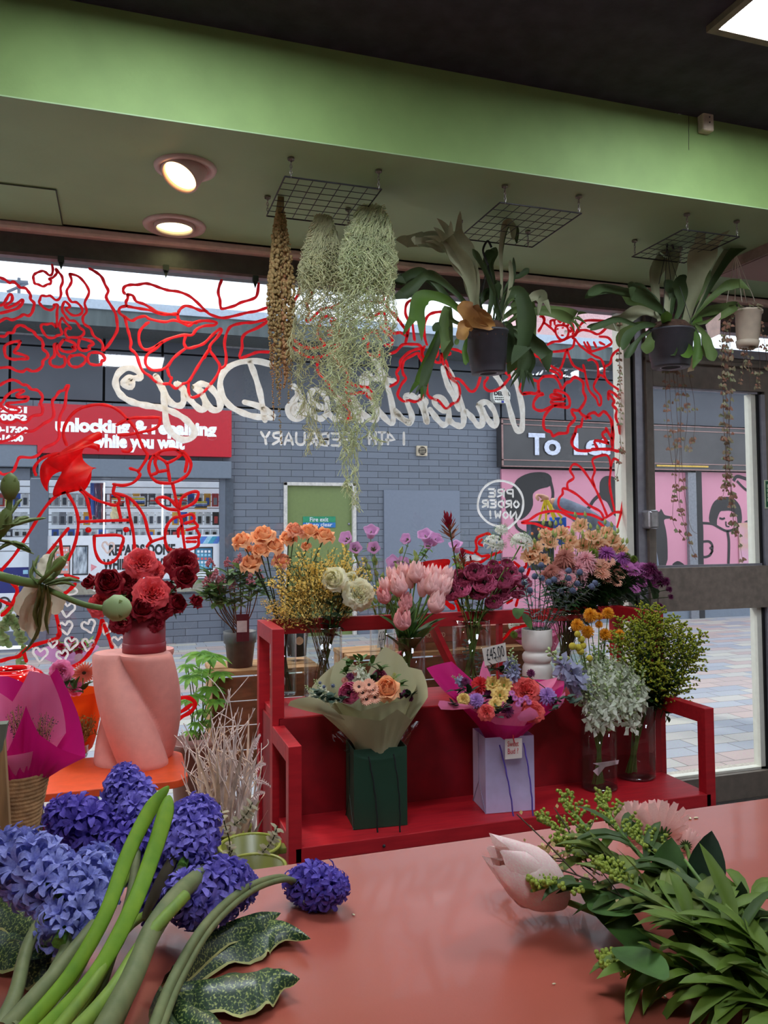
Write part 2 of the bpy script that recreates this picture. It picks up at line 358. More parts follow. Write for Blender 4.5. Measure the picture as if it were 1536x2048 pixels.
# ---------------- street outside ----------------
def pavemat():
 m=mat('block_paving',(150,150,150),.75);nt=m.node_tree;N=nt.nodes;L=nt.links;b=N['Principled BSDF']
 tc=N.new('ShaderNodeTexCoord');sp=N.new('ShaderNodeSeparateXYZ');L.new(tc.outputs['Object'],sp.inputs[0])
 def ma(op,a,b_=None,c=None):
  n=N.new('ShaderNodeMath');n.operation=op
  for i,x in enumerate((a,b_,c)):
   if x is None: continue
   if isinstance(x,(int,float)): n.inputs[i].default_value=x
   else: L.new(x,n.inputs[i])
  return n.outputs[0]
 W,H_=.34,.17
 vy=ma('DIVIDE',sp.outputs['Y'],H_);row=ma('FLOOR',vy);fy=ma('FRACT',vy)
 wn=N.new('ShaderNodeTexWhiteNoise');wn.noise_dimensions='1D';L.new(row,wn.inputs['W'])
 vx=ma('ADD',ma('DIVIDE',sp.outputs['X'],W),ma('ADD',ma('MULTIPLY',row,.5),ma('MULTIPLY',wn.outputs['Value'],.25)));cx=ma('FLOOR',vx);fx=ma('FRACT',vx)
 cb=N.new('ShaderNodeCombineXYZ');L.new(cx,cb.inputs[0]);L.new(row,cb.inputs[1])
 w2=N.new('ShaderNodeTexWhiteNoise');w2.noise_dimensions='2D';L.new(cb.outputs[0],w2.inputs['Vector'])
 r=N.new('ShaderNodeValToRGB');r.color_ramp.interpolation='CONSTANT';E_=r.color_ramp.elements
 cols=[(172,176,186),(184,188,196),(204,184,178),(196,178,174),(210,206,194),(178,182,190),(200,196,190)]
 E_[0].color=lin(cols[0]);E_[1].position=1/7;E_[1].color=lin(cols[1])
 for i in range(2,7):
  e=E_.new(i/7);e.color=lin(cols[i])
 L.new(w2.outputs['Value'],r.inputs['Fac'])
 n=N.new('ShaderNodeTexNoise');n.inputs['Scale'].default_value=90;L.new(tc.outputs['Object'],n.inputs['Vector'])
 mx=N.new('ShaderNodeMix');mx.data_type='RGBA';mx.blend_type='MULTIPLY';mx.inputs['Factor'].default_value=.3
 L.new(r.outputs['Color'],mx.inputs['A']);L.new(n.outputs['Color'],mx.inputs['B'])
 gx=ma('LESS_THAN',fx,.022);gy=ma('LESS_THAN',fy,.045);g=ma('MAXIMUM',gx,gy)
 m2=N.new('ShaderNodeMix');m2.data_type='RGBA';L.new(g,m2.inputs['Factor']);L.new(mx.outputs['Result'],m2.inputs['A']);m2.inputs['B'].default_value=lin((120,116,112))
 L.new(m2.outputs['Result'],b.inputs['Base Color']);return m
struct('pavement',MB().box((-14,3.56,-.1),(26,10.6,0)),pavemat())
struct('pavement_edge',MB().box((-14,3.56,0),(26,3.95,.004)),mat('tan_edging_slabs',(190,182,168),.8,var=.15,scale=80))
def brickmat(name,c,mort,w=.30,h=.088):
 m=mat(name,c,.55);nt=m.node_tree;N=nt.nodes;L=nt.links;b=N['Principled BSDF']
 tc=N.new('ShaderNodeTexCoord');mp=N.new('ShaderNodeMapping');mp.inputs['Rotation'].default_value=(rad(90),0,0);L.new(tc.outputs['Object'],mp.inputs['Vector'])
 br=N.new('ShaderNodeTexBrick');br.inputs['Scale'].default_value=1;br.inputs['Brick Width'].default_value=w;br.inputs['Row Height'].default_value=h
 br.inputs['Mortar Size'].default_value=.004;br.inputs['Mortar Smooth'].default_value=.6
 br.inputs['Color1'].default_value=lin(c);br.inputs['Color2'].default_value=lin([v*.93 for v in c]);br.inputs['Mortar'].default_value=lin(mort)
 L.new(mp.outputs[0],br.inputs['Vector']);L.new(br.outputs['Color'],b.inputs['Base Color'])
 bp=N.new('ShaderNodeBump');bp.inputs['Strength'].default_value=.9;bp.inputs['Distance'].default_value=.012;bp.invert=True
 L.new(br.outputs['Fac'],bp.inputs['Height']);L.new(bp.outputs['Normal'],b.inputs['Normal']);return m
mBrick=brickmat('grey_painted_brick',(112,119,132),(64,70,82))
mGreyP=mat('blue_grey_paint',(112,122,136),.5,var=.04)
mClad=mat('charcoal_cladding',(76,80,90),.5,var=.05,scale=3)
mDark=mat('charcoal_gap',(30,32,36),.7)
def fx(px,py=1000,Y=YF): return aY(px,py,Y).x
def fz(py,px=760,Y=YF): return aY(px,py,Y).z
def fbox(px0,py0,px1,py1,y0,y1,mb=None,Y=None):
 """box whose front face spans the two picture corners on the plane y0"""
 a=aY(px0,py0,y0);b=aY(px1,py1,y0);mb=mb or MB();mb.box((a.x,y0,b.z),(b.x,y1,a.z));return mb
xW0=fx(462);zb0=fz(828);zseam=fz(702,240)
# brick facade (openings are left out), cladding band and eaves
xs0=fx(448,1000);xhL=fx(1003,1000)
zdt=fz(965,640);xd0=fx(567);xd1=fx(712)
mb=MB()
mb.box((xs0,YF,0),(xd0,YF+.3,zb0));mb.box((xd1,YF,0),(xhL,YF+.3,zb0));mb.box((xd0,YF,zdt),(xd1,YF+.3,zb0))
mb.box((fx(66,1250),YF,0),(xs0,YF+.3,fz(1182,250)));mb.box((-14,YF,0),(fx(-90),YF+.3,zb0));mb.box((fx(-90),YF,fz(956,250)),(xs0,YF+.3,zb0))
struct('facade_brick',mb,mBrick)
mb=MB();yE=9.75;zE=aY(0,604,yE).z;zE2=aY(0,638,yE).z;zE3=aY(0,585,yE).z;zc1=zE2+.02
seams=[-14,fx(-200,750),fx(20,750),fx(208,750),fx(325,700),fx(838,720),fx(1000,760),fx(1128,770),fx(1290,770),26]
for i in range(len(seams)-1):
 mb.box((seams[i]+.015,YF-.02,zb0+.02),(seams[i+1]-.015,YF+.1,zseam-.012));mb.box((seams[i]+.015,YF-.02,zseam+.012),(seams[i+1]-.015,YF+.1,zc1))
mb.box((-14,YF+.1,zb0),(26,YF+.3,zc1),1)
struct('facade_cladding',mb,[mClad,mDark])
struct('eaves_soffit',MB().box((-14,yE+.1,zE2),(26,YF+.4,zE2+.06)),mat('eaves_grey_green',(88,96,96),.6))
struct('roof_edge_fascia',MB().box((-14,yE,zE2),(26,yE+.1,zE)),mat('weathered_fascia',(84,94,96),.6,var=.2,scale=4,stretch=(2,2,.3)))
struct('roof_flashing',MB().box((-14,yE-.03,zE),(26,10.9,zE3)),mat('pale_flashing',(176,190,206),.5,var=.05))
mb=MB()
for px in (60,500,1128): 
 a=fx(px,690);mb.box((a-.35,YF-.035,zseam+.12),(a+.75,YF-.02,zseam+.16))
struct('cladding_vent_strips',mb,mat('strip_grey',(140,140,146),.5))
# phone shop front
mRedS=mat('sign_red',(196,24,44),.35,var=.04);mLet=mat('sign_white',(240,242,250),.5,emit=(235,240,255),es=.25)
t=root('shop_sign',(fx(270),YF,fz(912,270)),'long red phone shop sign with white unlocking and repairing words','sign')
put('sign_board',fbox(76,806,463,914,YF-.16,YF),mRedS,t,flat=True)
a=fbox(-90,806,75,890,YF-.155,YF);put('side_board',a,mRedS,t,flat=True)
yl=YF-.165
def fp(px,py,Y=yl): return aY(px,py,Y)
def ftxt(s,px0,py,px1,size_px,m_,par,bold=0,Y=yl,ext=.006):
 p=fp(px0,py,Y);q=fp(px1,py,Y);return text_wall('lettering',s,(p.x,Y,p.z),px2m(size_px,p)*1.35,m_,par,width=abs(q.x-p.x),bold=bold,ext=ext)
ftxt('unlocking & repairing',110,861,433,27,mLet,t,.012)
ftxt('while you wait',186,893,372,26,mLet,t,.012)
ftxt('3 2361',-20,823,54,12,mLet,t,.006,Y=YF-.16);ftxt('7 0052',-20,839,55,12,mLet,t,.006,Y=YF-.16)
ftxt('9:30-17:00',-34,863,57,12,mLet,t,.006,Y=YF-.16);ftxt('10:00-16:00',-50,880,44,12,mLet,t,.006,Y=YF-.16)
t=put('roller_shutter_box',fbox(77,915,463,957,YF-.14,YF),mGreyP,None,'blue grey roller shutter box below the red unlocking sign','shutter',flat=True,bev=.01)
t=put('roller_shutter_box',fbox(-90,884,74,934,YF-.14,YF),mGreyP,None,'blue grey shutter box above the phone shop door, at the left picture edge','shutter',flat=True,bev=.01)
mInt=mat('glowing_slatwall',(214,217,221),.6,emit=(225,235,255),es=.4,scale=4)  # slatwall glows faintly, standing in for the shop's inside lighting
nt=mInt.node_tree
sh=root('shop_window',(fx(270),YF,0),'lit phone shop window with grey frame and repairs poster','shop window')
mFr=mat('shop_frame_grey',(98,106,120),.45,var=.04)
mb=MB();fbox(60,957,92,1290,YF-.06,YF+.05,mb);fbox(440,957,450,1180,YF-.06,YF+.05,mb);fbox(92,957,440,963,YF-.05,YF+.05,mb)
fbox(92,1164,440,1172,YF-.05,YF+.05,mb);fbox(-90,934,60,960,YF-.05,YF+.05,mb);fbox(-90,1268,60,1290,YF-.05,YF+.05,mb)
put('frame',mb,mFr,sh,flat=True,bev=.004)
put('right_pilaster',fbox(450,957,466,1278,YF-.05,YF+.02),mat('darker_grey_paint',(74,82,94),.5),sh,flat=True)  # pilaster in a darker grey than the window frame
put('sill',fbox(88,1168,452,1181,YF-.08,YF+.05),mat('stone_sill',(150,146,132),.8),sh,flat=True)
zr0=fz(1290,0);xr0=fx(-90);xr1=fx(450)
mb=MB();mb.box((xr0,YF+.55,0),(xr1,YF+.6,fz(940)));mb.box((xr0,YF+.05,fz(945)),(xr1,YF+.6,fz(945)+.02))
put('slatwall',mb,mInt,sh,flat=True)
mb=MB()
for k in range(17):
 z=1.16+k*.09;mb.box((xr0,YF+.546,z),(xr1,YF+.552,z+.012))
put('slat_grooves',mb,mat('groove_grey',(150,152,158),.6),sh,flat=True)
mTube=mat('strip_light',(255,255,255),.5,emit=(235,242,255),es=3)
mb=MB();
for px in (208,325): fbox(px-.9,965,px+.9,1070,YF+.3,YF+.32,mb)
put('strip_light',mb,mTube,sh,flat=True)
put('glass_pane',fbox(-90,960,440,1166,YF,YF+.004),mGlass,sh,flat=True)
# posters
mPo=mat('poster_white',(226,228,236),.5,var=.02);mInk=mat('poster_black',(36,38,42),.6)
t=put('window_poster',fbox(92,1072,445,1164,YF-.012,YF-.008),mPo,None,'white poster reading repairs done while you wait in the phone shop window','poster',flat=True)
ftxt('REPAIRS DONE',217,1110,350,21,mInk,t,.008,Y=YF-.014,ext=.001);ftxt('WHILE YOU WAIT',207,1139,352,21,mInk,t,.008,Y=YF-.014,ext=.001)
mb=MB()
cl=[mat('poster_teal',(60,150,180),.5),mat('poster_blue',(80,120,200),.5),mat('poster_sky',(150,200,225),.5),mat('poster_pink',(224,140,150),.5)]
a=fp(395,1073,YF-.014);b=fp(445,1087,YF-.014);n=5;dx=(b.x-a.x)/n
for i in range(n):
 x=a.x+i*dx
 mb.add([(x,YF-.014,a.z),(x+dx,YF-.014,a.z),(x,YF-.014,b.z)],[(0,1,2)],i%3);mb.add([(x+dx,YF-.014,a.z),(x+dx,YF-.014,b.z),(x,YF-.014,b.z)],[(0,1,2)],(i+1)%3)
for (px,py) in ((105,1086),(145,1095),(182,1128),(104,1150),(188,1150)):
 q=fp(px,py,YF-.014);mb.add([(q.x,q.y,q.z),(q.x+.07,q.y,q.z-.035),(q.x,q.y,q.z-.09)],[(0,1,2)],3)
put('triangle_pattern',mb,cl,t,flat=True)
def phone(px0,py0,px1,py1,face_m,icons,parent):
 put('phone_body',fbox(px0,py0,px1,py1,YF-.016,YF-.012),mInk,parent,flat=True)
 put('phone_screen',fbox(px0+2,py0+3,px1-2,py1-3,YF-.018,YF-.015),face_m,parent,flat=True)
 if icons:
  mb=MB();
  for i in range(4):
   for j in range(5):
    x=px0+4+(px1-px0-8)*(i+.2)/4;y=py0+6+(py1-py0-10)*(j+.1)/5
    fbox(x,y,x+(px1-px0)/8,y+(px1-px0)/8,YF-.019,YF-.018,mb);mb.m[-6:]=[(i*3+j)%3]*6
  put('app_icon_grid',mb,[mPo,cl[2],mat('icon_red',(214,90,90),.5)],parent,flat=True)
phone(389,1094,426,1140,mat('screen_blue',(40,90,130),.4,c2=(90,170,200),scale=3),True,t)
phone(108,1091,140,1150,mat('screen_rose',(214,150,140),.4),True,t)
phone(145,1091,176,1150,mat('cracked_screen',(70,84,100),.3,c2=(205,215,225),scale=26,stretch=(1,1,.3)),False,t)
mb=MB();q0=fp(147,1146,YF-.019)
for k in range(14):
 an=rad(20+R.random()*80);l=R.uniform(.1,.4);mb.beam(q0,(q0.x+l*cos(an)*.45,q0.y,q0.z+l*sin(an)),.004,.001)
put('crack_lines',mb,mPo,t,flat=True)
t=put('door_poster',fbox(-90,1190,60,1268,YF-.012,YF-.008),mPo,None,'white poster of headphones and gadgets low on the phone shop door','poster',flat=True)
mb=MB()
for (px,py,r_) in ((40,1207,13),(8,1205,10),(42,1257,7)):
 c=fp(px,py,YF-.016);rr=px2m(r_,c);mb.tube([(c.x+rr*cos(PI*k/10),c.y,c.z+rr*sin(PI*k/10)) for k in range(11)],.012,5)
 for s_ in(-1,1): mb.ball((c.x+s_*rr,c.y,c.z-.03),.04,sz=1.3)
fbox(33,1221,46,1233,YF-.03,YF-.014,mb);fbox(28,1232,52,1240,YF-.03,YF-.014,mb);fbox(2,1245,30,1252,YF-.03,YF-.014,mb)
put('printed_gadget',mb,mInk,t)
t=put('door_banner',fbox(-90,1137,60,1185,YF-.012,YF-.008),mat('banner_navy',(24,34,110),.5),None,'dark blue banner across the middle of the phone shop door','banner',flat=True)
put('light_blue_badge',fbox(46,1140,56,1148,YF-.016,YF-.011),cl[2],t,flat=True)
ftxt('data',19,1160,42,12,mPo,t,.004,Y=YF-.014,ext=.001)
put('yellow_price_flash',fbox(25,1166,38,1173,YF-.018,YF-.011),mat('price_yellow',(225,205,50),.5),t,flat=True);ftxt('£20',26,1172,37,6,mInk,t,.001,Y=YF-.02,ext=.001)
# goods on hooks in the phone shop
pal=[(40,90,190),(230,232,236),(200,60,60),(30,34,40),(235,220,60),(140,140,150),(236,170,60),(210,214,220),(60,66,80),(236,236,240)]
pm=[mat('packet_colour',c,.4) if False else mat('packet_%s'%n_,c,.4,var=.05) for c,n_ in zip(pal,('blue','white','red','black','yellow','grey','orange','silver','slate','pale'))]
rows=[(1012,12,0),(1049,12,0),(1071,8,1)]
names=['upper','middle','lower'];cn=['blue','white','red','black','yellow','grey','orange','silver','slate','pale']
def packet(px,py,w_,h_,ci,lab):
 c=fp(px,py,YF+.42);W=px2m(w_,c);H2=px2m(h_,c)
 t=root('phone_accessory_packet',(c.x,YF+.42,c.z-H2),lab,'packet','phone accessories hanging in the phone shop window')
 put('card',MB().box((c.x-W,YF+.43,c.z-H2),(c.x+W,YF+.45,c.z+H2)),pm[ci],t,flat=True)
 put('contents',MB().box((c.x-W*.5,YF+.405,c.z-H2*.75),(c.x+W*.5,YF+.43,c.z+H2*.35)),pm[(8,3,5,2,3,8,0,5,7,8)[ci]],t,flat=True,bev=.004)
 put('hook',MB().tube([(c.x,YF+.55,c.z+H2*.9),(c.x,YF+.4,c.z+H2*.9)],.004,4),pm[5],t)
for ri,(yb,hh,sm) in enumerate(rows):
 px=2;k=0
 while px<438:
  if not(58<px<97):
   ci=R.choice((1,7,9,1,7,9,5,8,3,0,2,6,4,1));nth=k+1
   packet(px,yb-hh if not sm else yb-5,6.6,hh+1 if not sm else 7,ci,'%s phone accessory packet, %s from the left in the %s row of the lit display'%(cn[ci],ORD(nth),names[ri]));k+=1
  px+=14.6+R.uniform(0,2.5)+(4 if 200<px<212 else 0)
for i,(px,py,n_) in enumerate(((235,990,5),(275,993,6),(310,1000,4),(360,990,6),(400,1003,5))):
 for j in range(n_):
  a=fp(px-14,py+j*3.2,YF+.38);b=fp(px+14,py+j*3.2+2.4,YF+.38)
  put('boxed_phone_case',MB().box((a.x+R.uniform(0,.03),YF+.36,b.z),(b.x,YF+.5,a.z)),pm[(i+j*3)%10],None,'thin boxed case, %s from the top of the %s pile in the phone shop window'%(['first','second','third','fourth','fifth','sixth'][j],['leftmost','second','middle','fourth','rightmost'][i]),'box','flat boxes piled in the phone shop window',flat=True)
c=fp(230,1030,YF+.36)
mb=MB();mb.ball((c.x,c.y,c.z),.06,sz=1.2);mb.ball((c.x,c.y,c.z+.09),.045)
t=root('plush_toy',(c.x,c.y,c.z-.07),'small cream plush toy with upright ears hanging in the phone shop window','toy')
put('body',mb,mat('cream_plush',(232,216,170),.9),t);mb=MB();mb.ball((c.x-.025,c.y,c.z+.15),.016,sz=2);mb.ball((c.x+.025,c.y,c.z+.15),.016,sz=2);put('ears',mb,MATS['cream_plush'],t)
for j,(px,cc) in enumerate(((182,(60,100,180)),(189,(110,70,110)),(195,(50,60,90)),(201,(120,60,70)))):
 p=fp(px,966,YF+.4);q=fp(px+2,1030+j*5,YF+.4)
 mb=MB();
 for k in range(5): mb.tube(bez((p.x+k*.012,YF+.4,p.z),(q.x+k*.01,YF+.38+k*.008,q.z),(R.uniform(-.02,.02),0,0)),.008,5)
 put('hanging_cable_bundle',mb,mat('cable_%d'%j,cc,.5),None,'%s bundle of charging cables hanging in the phone shop window'%['bright blue','mauve','navy','maroon'][j],'cables','cable bundles in the phone shop window')
# fire door
mDG=mat('fire_door_green',(116,132,78),.4,var=.04);mWF=mat('door_frame_offwhite',(206,200,194),.5)
t=root('fire_door',((xd0+xd1)/2,YF,0),'green fire exit door in a white frame in the grey brick wall','door')
mb=MB();mb.box((xd0,YF-.02,0),(xd0+.05,YF+.1,zdt));mb.box((xd1-.05,YF-.02,0),(xd1,YF+.1,zdt));mb.box((xd0,YF-.02,zdt-.045),(xd1,YF+.1,zdt));put('frame',mb,mWF,t,flat=True,bev=.005)
put('door_leaf',MB().box((xd0+.05,YF+.04,0),(xd1-.05,YF+.09,zdt-.045)),mDG,t,flat=True)
y_=YF+.03
put('sign_green_half',fbox(606,1033,671,1045,y_,y_+.012),mat('exit_green',(30,140,100),.5),t,flat=True);put('sign_blue_half',fbox(606,1045,671,1055,y_,y_+.012),mat('exit_blue',(30,110,180),.5),t,flat=True)
ftxt('Fire exit',619,1043,656,9,mPo,t,.001,Y=y_-.004,ext=.001);ftxt('Keep clear',612,1053,664,8,mPo,t,.001,Y=y_-.004,ext=.001)
mb=MB();q=fp(698,1048,y_);mb.ball((q.x,q.y,q.z),.018);q=fp(698,1100,y_);mb.ball((q.x,q.y,q.z),.018);put('lock',mb,mSilver,t)
t=put('blanking_panel',fbox(768,980,922,1205,YF-.03,YF+.02),mat('panel_grey',(116,124,140),.45,var=.03),None,'flat blue grey panel covering an opening beside the green fire door','panel',flat=True,bev=.004)
# vent
t=root('wall_vent',fp(844,912,YF),'small cream square vent with a round louvre on the grey brick wall','vent')
put('plate',fbox(834,891,855,912,YF-.05,YF),mat('vent_cream',(206,190,165),.5),t,flat=True,bev=.006)
c=fp(844.5,901.5,YF-.055);mb=MB().lathe([(.001,0),(.055,0),(.058,.01)],(0,0,0),24);mb.xf(Matrix.Translation(c)@Matrix.Rotation(rad(90),4,'X'));put('opening',mb,mDark,t)
mb=MB()
for k in range(4): mb.box((c.x-.045,YF-.066,c.z-.035+k*.022),(c.x+.045,YF-.056,c.z-.028+k*.022))
put('louvre',mb,MATS['vent_cream'],t,flat=True)
# alarm box
c=fp(1003,792,YF-.1);k=px2m(1,c)
t=root('burglar_alarm_box',(c.x,YF,c.z-.12),'eight sided white burglar alarm box on the charcoal cladding','alarm box')
o8=[(-20,-6),(-14,-14),(12,-14),(18,-6),(18,6),(12,14),(-14,14),(-20,6)]
mb=MB();v=[(c.x+a*k,YF-.12,c.z+b*k) for a,b in o8]+[(c.x+a*k,YF-.02,c.z+b*k) for a,b in o8]
mb.add(v,[tuple(range(8)),tuple(range(15,7,-1))]+[(i,(i+1)%8+0,(i+1)%8+8,i+8) for i in range(8)]);put('case',mb,mat('alarm_white',(222,222,214),.5),t,flat=True)
ftxt('DELTA',988,790,1020,8,mInk,t,.004,Y=YF-.124,ext=.001)
for i in range(2):
 mb=MB();
 for j in range(7): fbox(990+j*3.8,794+i*4,993+j*3.8,796+i*4,YF-.124,YF-.12,mb)
 put('small_print',mb,mInk,t,flat=True)
put('blue_square',fbox(1003,801,1008,806,YF-.124,YF-.12),mat('alarm_blue',(40,50,140),.5),t,flat=True)
# to let board and hoarding
mBd=mat('board_dark',(64,62,64),.35,var=.15,scale=3)
t=root('to_let_board',fp(1240,935,YF),'dark sign board reading To Let above the pink hoarding','sign')
xb1=fx(1600,880)
a=fp(1002,838,YF-.15);b=fp(1002,932,YF-.15)
put('board',MB().box((a.x,YF-.15,b.z),(xb1,YF,a.z)),mBd,t,flat=True)
mb=MB();
for z in (a.z,a.z-.07,b.z+.09,b.z): mb.box((a.x,YF-.165,z-.007),(xb1,YF-.14,z+.007))
mb.box((a.x,YF-.165,b.z),(a.x+.025,YF-.14,a.z))
put('edge_trim',mb,mat('pinkish_trim',(150,116,112),.5),t,flat=True)
mTL=mat('pale_lilac_letters',(206,212,232),.5)
for s,p0,p1 in (('T',1058,1091),('o',1088,1121),('L',1145,1172),('e',1171,1203),('t',1200,1222)):
 q=fp(p0,908,YF-.17);q2=fp(p1,908,YF-.17);text_wall('letter',s,(q.x,YF-.17,q.z),px2m(42,q)*1.42,mTL,t,width=(q2.x-q.x),bold=.012,ext=.006)
z=fp(1390,934,YF-.1)
put('yellow_strip',MB().box((fx(1300,934),YF-.17,z.z-.01),(fx(1402,934),YF-.14,z.z+.015)),mat('strip_yellow',(205,165,60),.5),t,flat=True)
mPk=mat('hoarding_pink',(204,134,156),.45,var=.03,scale=2);mBk=mat('mural_black',(22,18,22),.5)
hb=root('pink_hoarding',(fx(1250),YF,0),'pink hoarding painted with bold black outlined figures','hoarding')
yh=YF-.04
for p0,p1,pt in ((1003,1372,938),(1401,1700,944)):
 a=fp(p0,pt,yh);b=fp(p1,pt,yh);put('panel',MB().box((a.x,yh,.25),(b.x,YF,a.z)),mPk,hb,flat=True)
a=fp(1374,945,YF-.08);b=fp(1390,945,YF-.08);put('grey_post',MB().box((a.x,YF-.1,0),(b.x,YF,a.z)),mat('post_grey',(120,122,130),.4),hb,flat=True)
a=fp(1390,935,YF-.08);b=fp(1401,935,YF-.08);put('black_post',MB().box((a.x,YF-.1,0),(b.x,YF,a.z)),mDark,hb,flat=True)
put('dark_head_rail',MB().box((xhL,YF-.05,fz(938,1150)),(xb1,YF+.05,fz(930,1150)+.02)),mDark,hb,flat=True)
put('plinth',MB().box((xhL,YF-.06,0),(xb1,YF+.05,.26)),mGreyP,hb,flat=True)
put('wall_behind',MB().box((xhL,YF,.2),(xb1,YF+.3,zb0)),mDark,hb,flat=True)
def blob(pts,Y=None,k=3,mb=None):
 Y=Y or yh-.004;P=[fp(x,y,Y) for x,y in pts];P=smooth(P,k,True)[:-1];mb=mb or MB();n=len(P)
 mb.add([(p.x,Y,p.z) for p in P]+[(p.x,Y+.004,p.z) for p in P],[tuple(range(n))[::-1]]+[(i,(i+1)%n,(i+1)%n+n,i+n) for i in range(n)]);return mb
def line(pts,wpx,Y=None,k=4,mb=None,closed=False):
 Y=Y or yh-.006;P=smooth([fp(x,y,Y) for x,y in pts],k,closed);mb=mb or MB();w_=px2m(wpx,P[0])
 n=len(P);L_=[]
 for i,p in enumerate(P):
  d=P[min(i+1,n-1)]-P[max(i-1,0)];d=Vector((d.x,0,d.z)).normalized();nn=Vector((-d.z,0,d.x))*w_/2
  L_.append([(p.x+nn.x,Y,p.z+nn.z),(p.x-nn.x,Y,p.z-nn.z)])
 return mb.grid(L_)
mu=MB()
blob([(1025,975),(1035,958),(1060,946),(1090,945),(1103,955),(1100,972),(1080,978),(1066,988),(1066,1010),(1055,1030),(1035,1040),(1012,1020),(1012,1000),(1008,985)],mb=mu)
line([(1101,962),(1106,985),(1103,1002),(1090,1010),(1098,1028)],6,mb=mu)
line([(1030,1035),(1034,1055),(1055,1068),(1075,1075)],6,mb=mu)
blob([(1200,965),(1212,952),(1232,956),(1250,975),(1256,1010),(1248,1040),(1228,1030),(1215,1005),(1202,995)],mb=mu)
line([(1205,985),(1188,1000),(1178,1015),(1160,1030)],7,mb=mu);line([(1140,1030),(1165,1050),(1200,1060),(1225,1075)],9,mb=mu)
blob([(1310,1030),(1320,1022),(1322,1018),(1326,1024),(1330,1030),(1342,1033),(1340,1037),(1328,1040),(1332,1060),(1335,1090),(1332,1130),(1300,1130),(1300,1040)],mb=mu)
blob([(1345,1130),(1355,1122),(1366,1127),(1368,1132)],mb=mu)
blob([(1419,1043),(1421,1020),(1430,1002),(1447,994),(1466,996),(1480,1012),(1484,1035),(1482,1048),(1476,1050),(1473,1030),(1462,1022),(1448,1022),(1440,1024),(1434,1040),(1433,1050)],mb=mu)
for L_,w_ in (([(1404,1046),(1425,1048),(1440,1056),(1455,1062),(1476,1056),(1484,1050)],5),([(1455,1062),(1458,1085),(1457,1130)],6),([(1402,1084),(1418,1083),(1425,1092),(1422,1108),(1412,1114),(1402,1113)],5),([(1427,1092),(1420,1096),(1426,1102),(1420,1108)],3),([(1467,962),(1474,953),(1490,957),(1520,968)],7),([(1474,962),(1490,978),(1512,992)],5),([(1439,1036),(1445,1038),(1450,1036)],4),([(1452,1043),(1453,1052),(1459,1053)],3),([(1404,1045),(1405,1075),(1404,1128)],5)):
 line(L_,w_,mb=mu)
blob([(1488,1044),(1500,1039),(1502,1044)],mb=mu)
put('mural_figures',mu,mBk,hb,flat=True)
put('pale_poster',fbox(1477,1046,1513,1130,yh-.02,yh-.008),mat('poster_faded_pink',(206,150,180),.5,c2=(190,150,120),scale=5),hb,flat=True)
ftxt('VISIT STORE',1004,1119,1034,5,mBk,hb,.001,Y=yh-.01,ext=.001)
# roof clutter seen against the sky
t=root('rooftop_bracket',fp(20,600,11.),'thin metal antenna bracket on the roof opposite, against the sky','antenna')
q=[fp(*p,11.) for p in ((38,602),(38,556),(0,562),(56,566),(14,584))]
mb=MB();mb.tube([q[0],q[1]],.02,5);mb.tube([q[2],q[3]],.03,5);mb.tube([q[3],q[4]],.02,5);put('arms',mb,mFr,t)
mb=MB().box((fx(1060,640,11.5),11.5,fz(650,1100,11.5)),(fx(1300,640,11.5),12.3,fz(622,1100,11.5)+.1));put('rooftop_plant_housing',mb,mat('salmon_cladding',(214,170,170),.6),None,'pale salmon clad box on the roof behind the flashing','roof box',flat=True)
# ---------------- red tiered stand ----------------
mRed=mat('red_stained_wood',(160,18,30),.45,var=.16,scale=9,stretch=(1,6,6),bump=.06,bscale=30,c2=(184,28,38))
mRedD=mat('red_painted_panel',(140,14,26),.5,var=.12,scale=14,bump=.05,bscale=40)
SY0=2.655;SY1=2.955;SY2=3.30;SZ1=.365;SZ2=.725
xl=aY(577,1600,SY0).x;xr=aY(1431,1550,SY0).x
zA1=aY(591,1493,SY0).z;zA2=aY(547,1259,SY1).z;PW=.045
st=root('tiered_flower_stand',((xl+xr)/2,SY1,0),'red painted wooden two tier stand holding the flower vases and gift bags','stand')
put('lower_shelf',MB().box((xl+PW*.5,SY0,SZ1-.05),(xr-PW*.5,SY1,SZ1)),mRed,st,flat=True,bev=.003)
put('upper_shelf',MB().box((xl+PW*.5,SY1,SZ2-.03),(xr-PW*.5,SY2,SZ2)),mRed,st,flat=True,bev=.003)
put('riser_panel',MB().box((xl+PW*.6,SY1-.004,SZ1-.05),(xr-PW*.6,SY1+.014,SZ2-.005)),mRedD,st,flat=True)
put('front_board',MB().box((xl+PW*.4,SY0+.008,SZ1-.20),(xr-PW*.4,SY0+.035,SZ1-.05)),mRed,st,flat=True)
put('knot_hole',MB().ball(aY(768,1692,SY0+.0),.006),mInk,st)
for s_,x in (('left',xl),('right',xr-PW)):
 for y,zt_ in ((SY0,zA1),(SY1,zA2),(SY2-PW,zA2)):
  put('post',MB().box((x,y,0),(x+PW,y+PW,zt_)),mRed,st,flat=True,bev=.002)
 put('arm_rail',MB().box((x,SY0+PW,zA1-.06),(x+PW,SY1,zA1)),mRed,st,flat=True,bev=.002)
 put('arm_rail',MB().box((x,SY1+PW,zA2-.06),(x+PW,SY2-PW,zA2)),mRed,st,flat=True,bev=.002)
 put('side_panel',MB().box((x+.014,SY1+PW,.0),(x+.03,SY2-PW,SZ2-.03)),mRedD,st,flat=True)
 put('side_panel',MB().box((x+.014,SY0+PW,.0),(x+.03,SY1,SZ1-.05)),mRedD,st,flat=True)
put('back_rail',MB().box((xl+PW,SY2-PW+.01,zA2-.06),(xr-PW,SY2-.01,zA2)),mRed,st,flat=True,bev=.002)
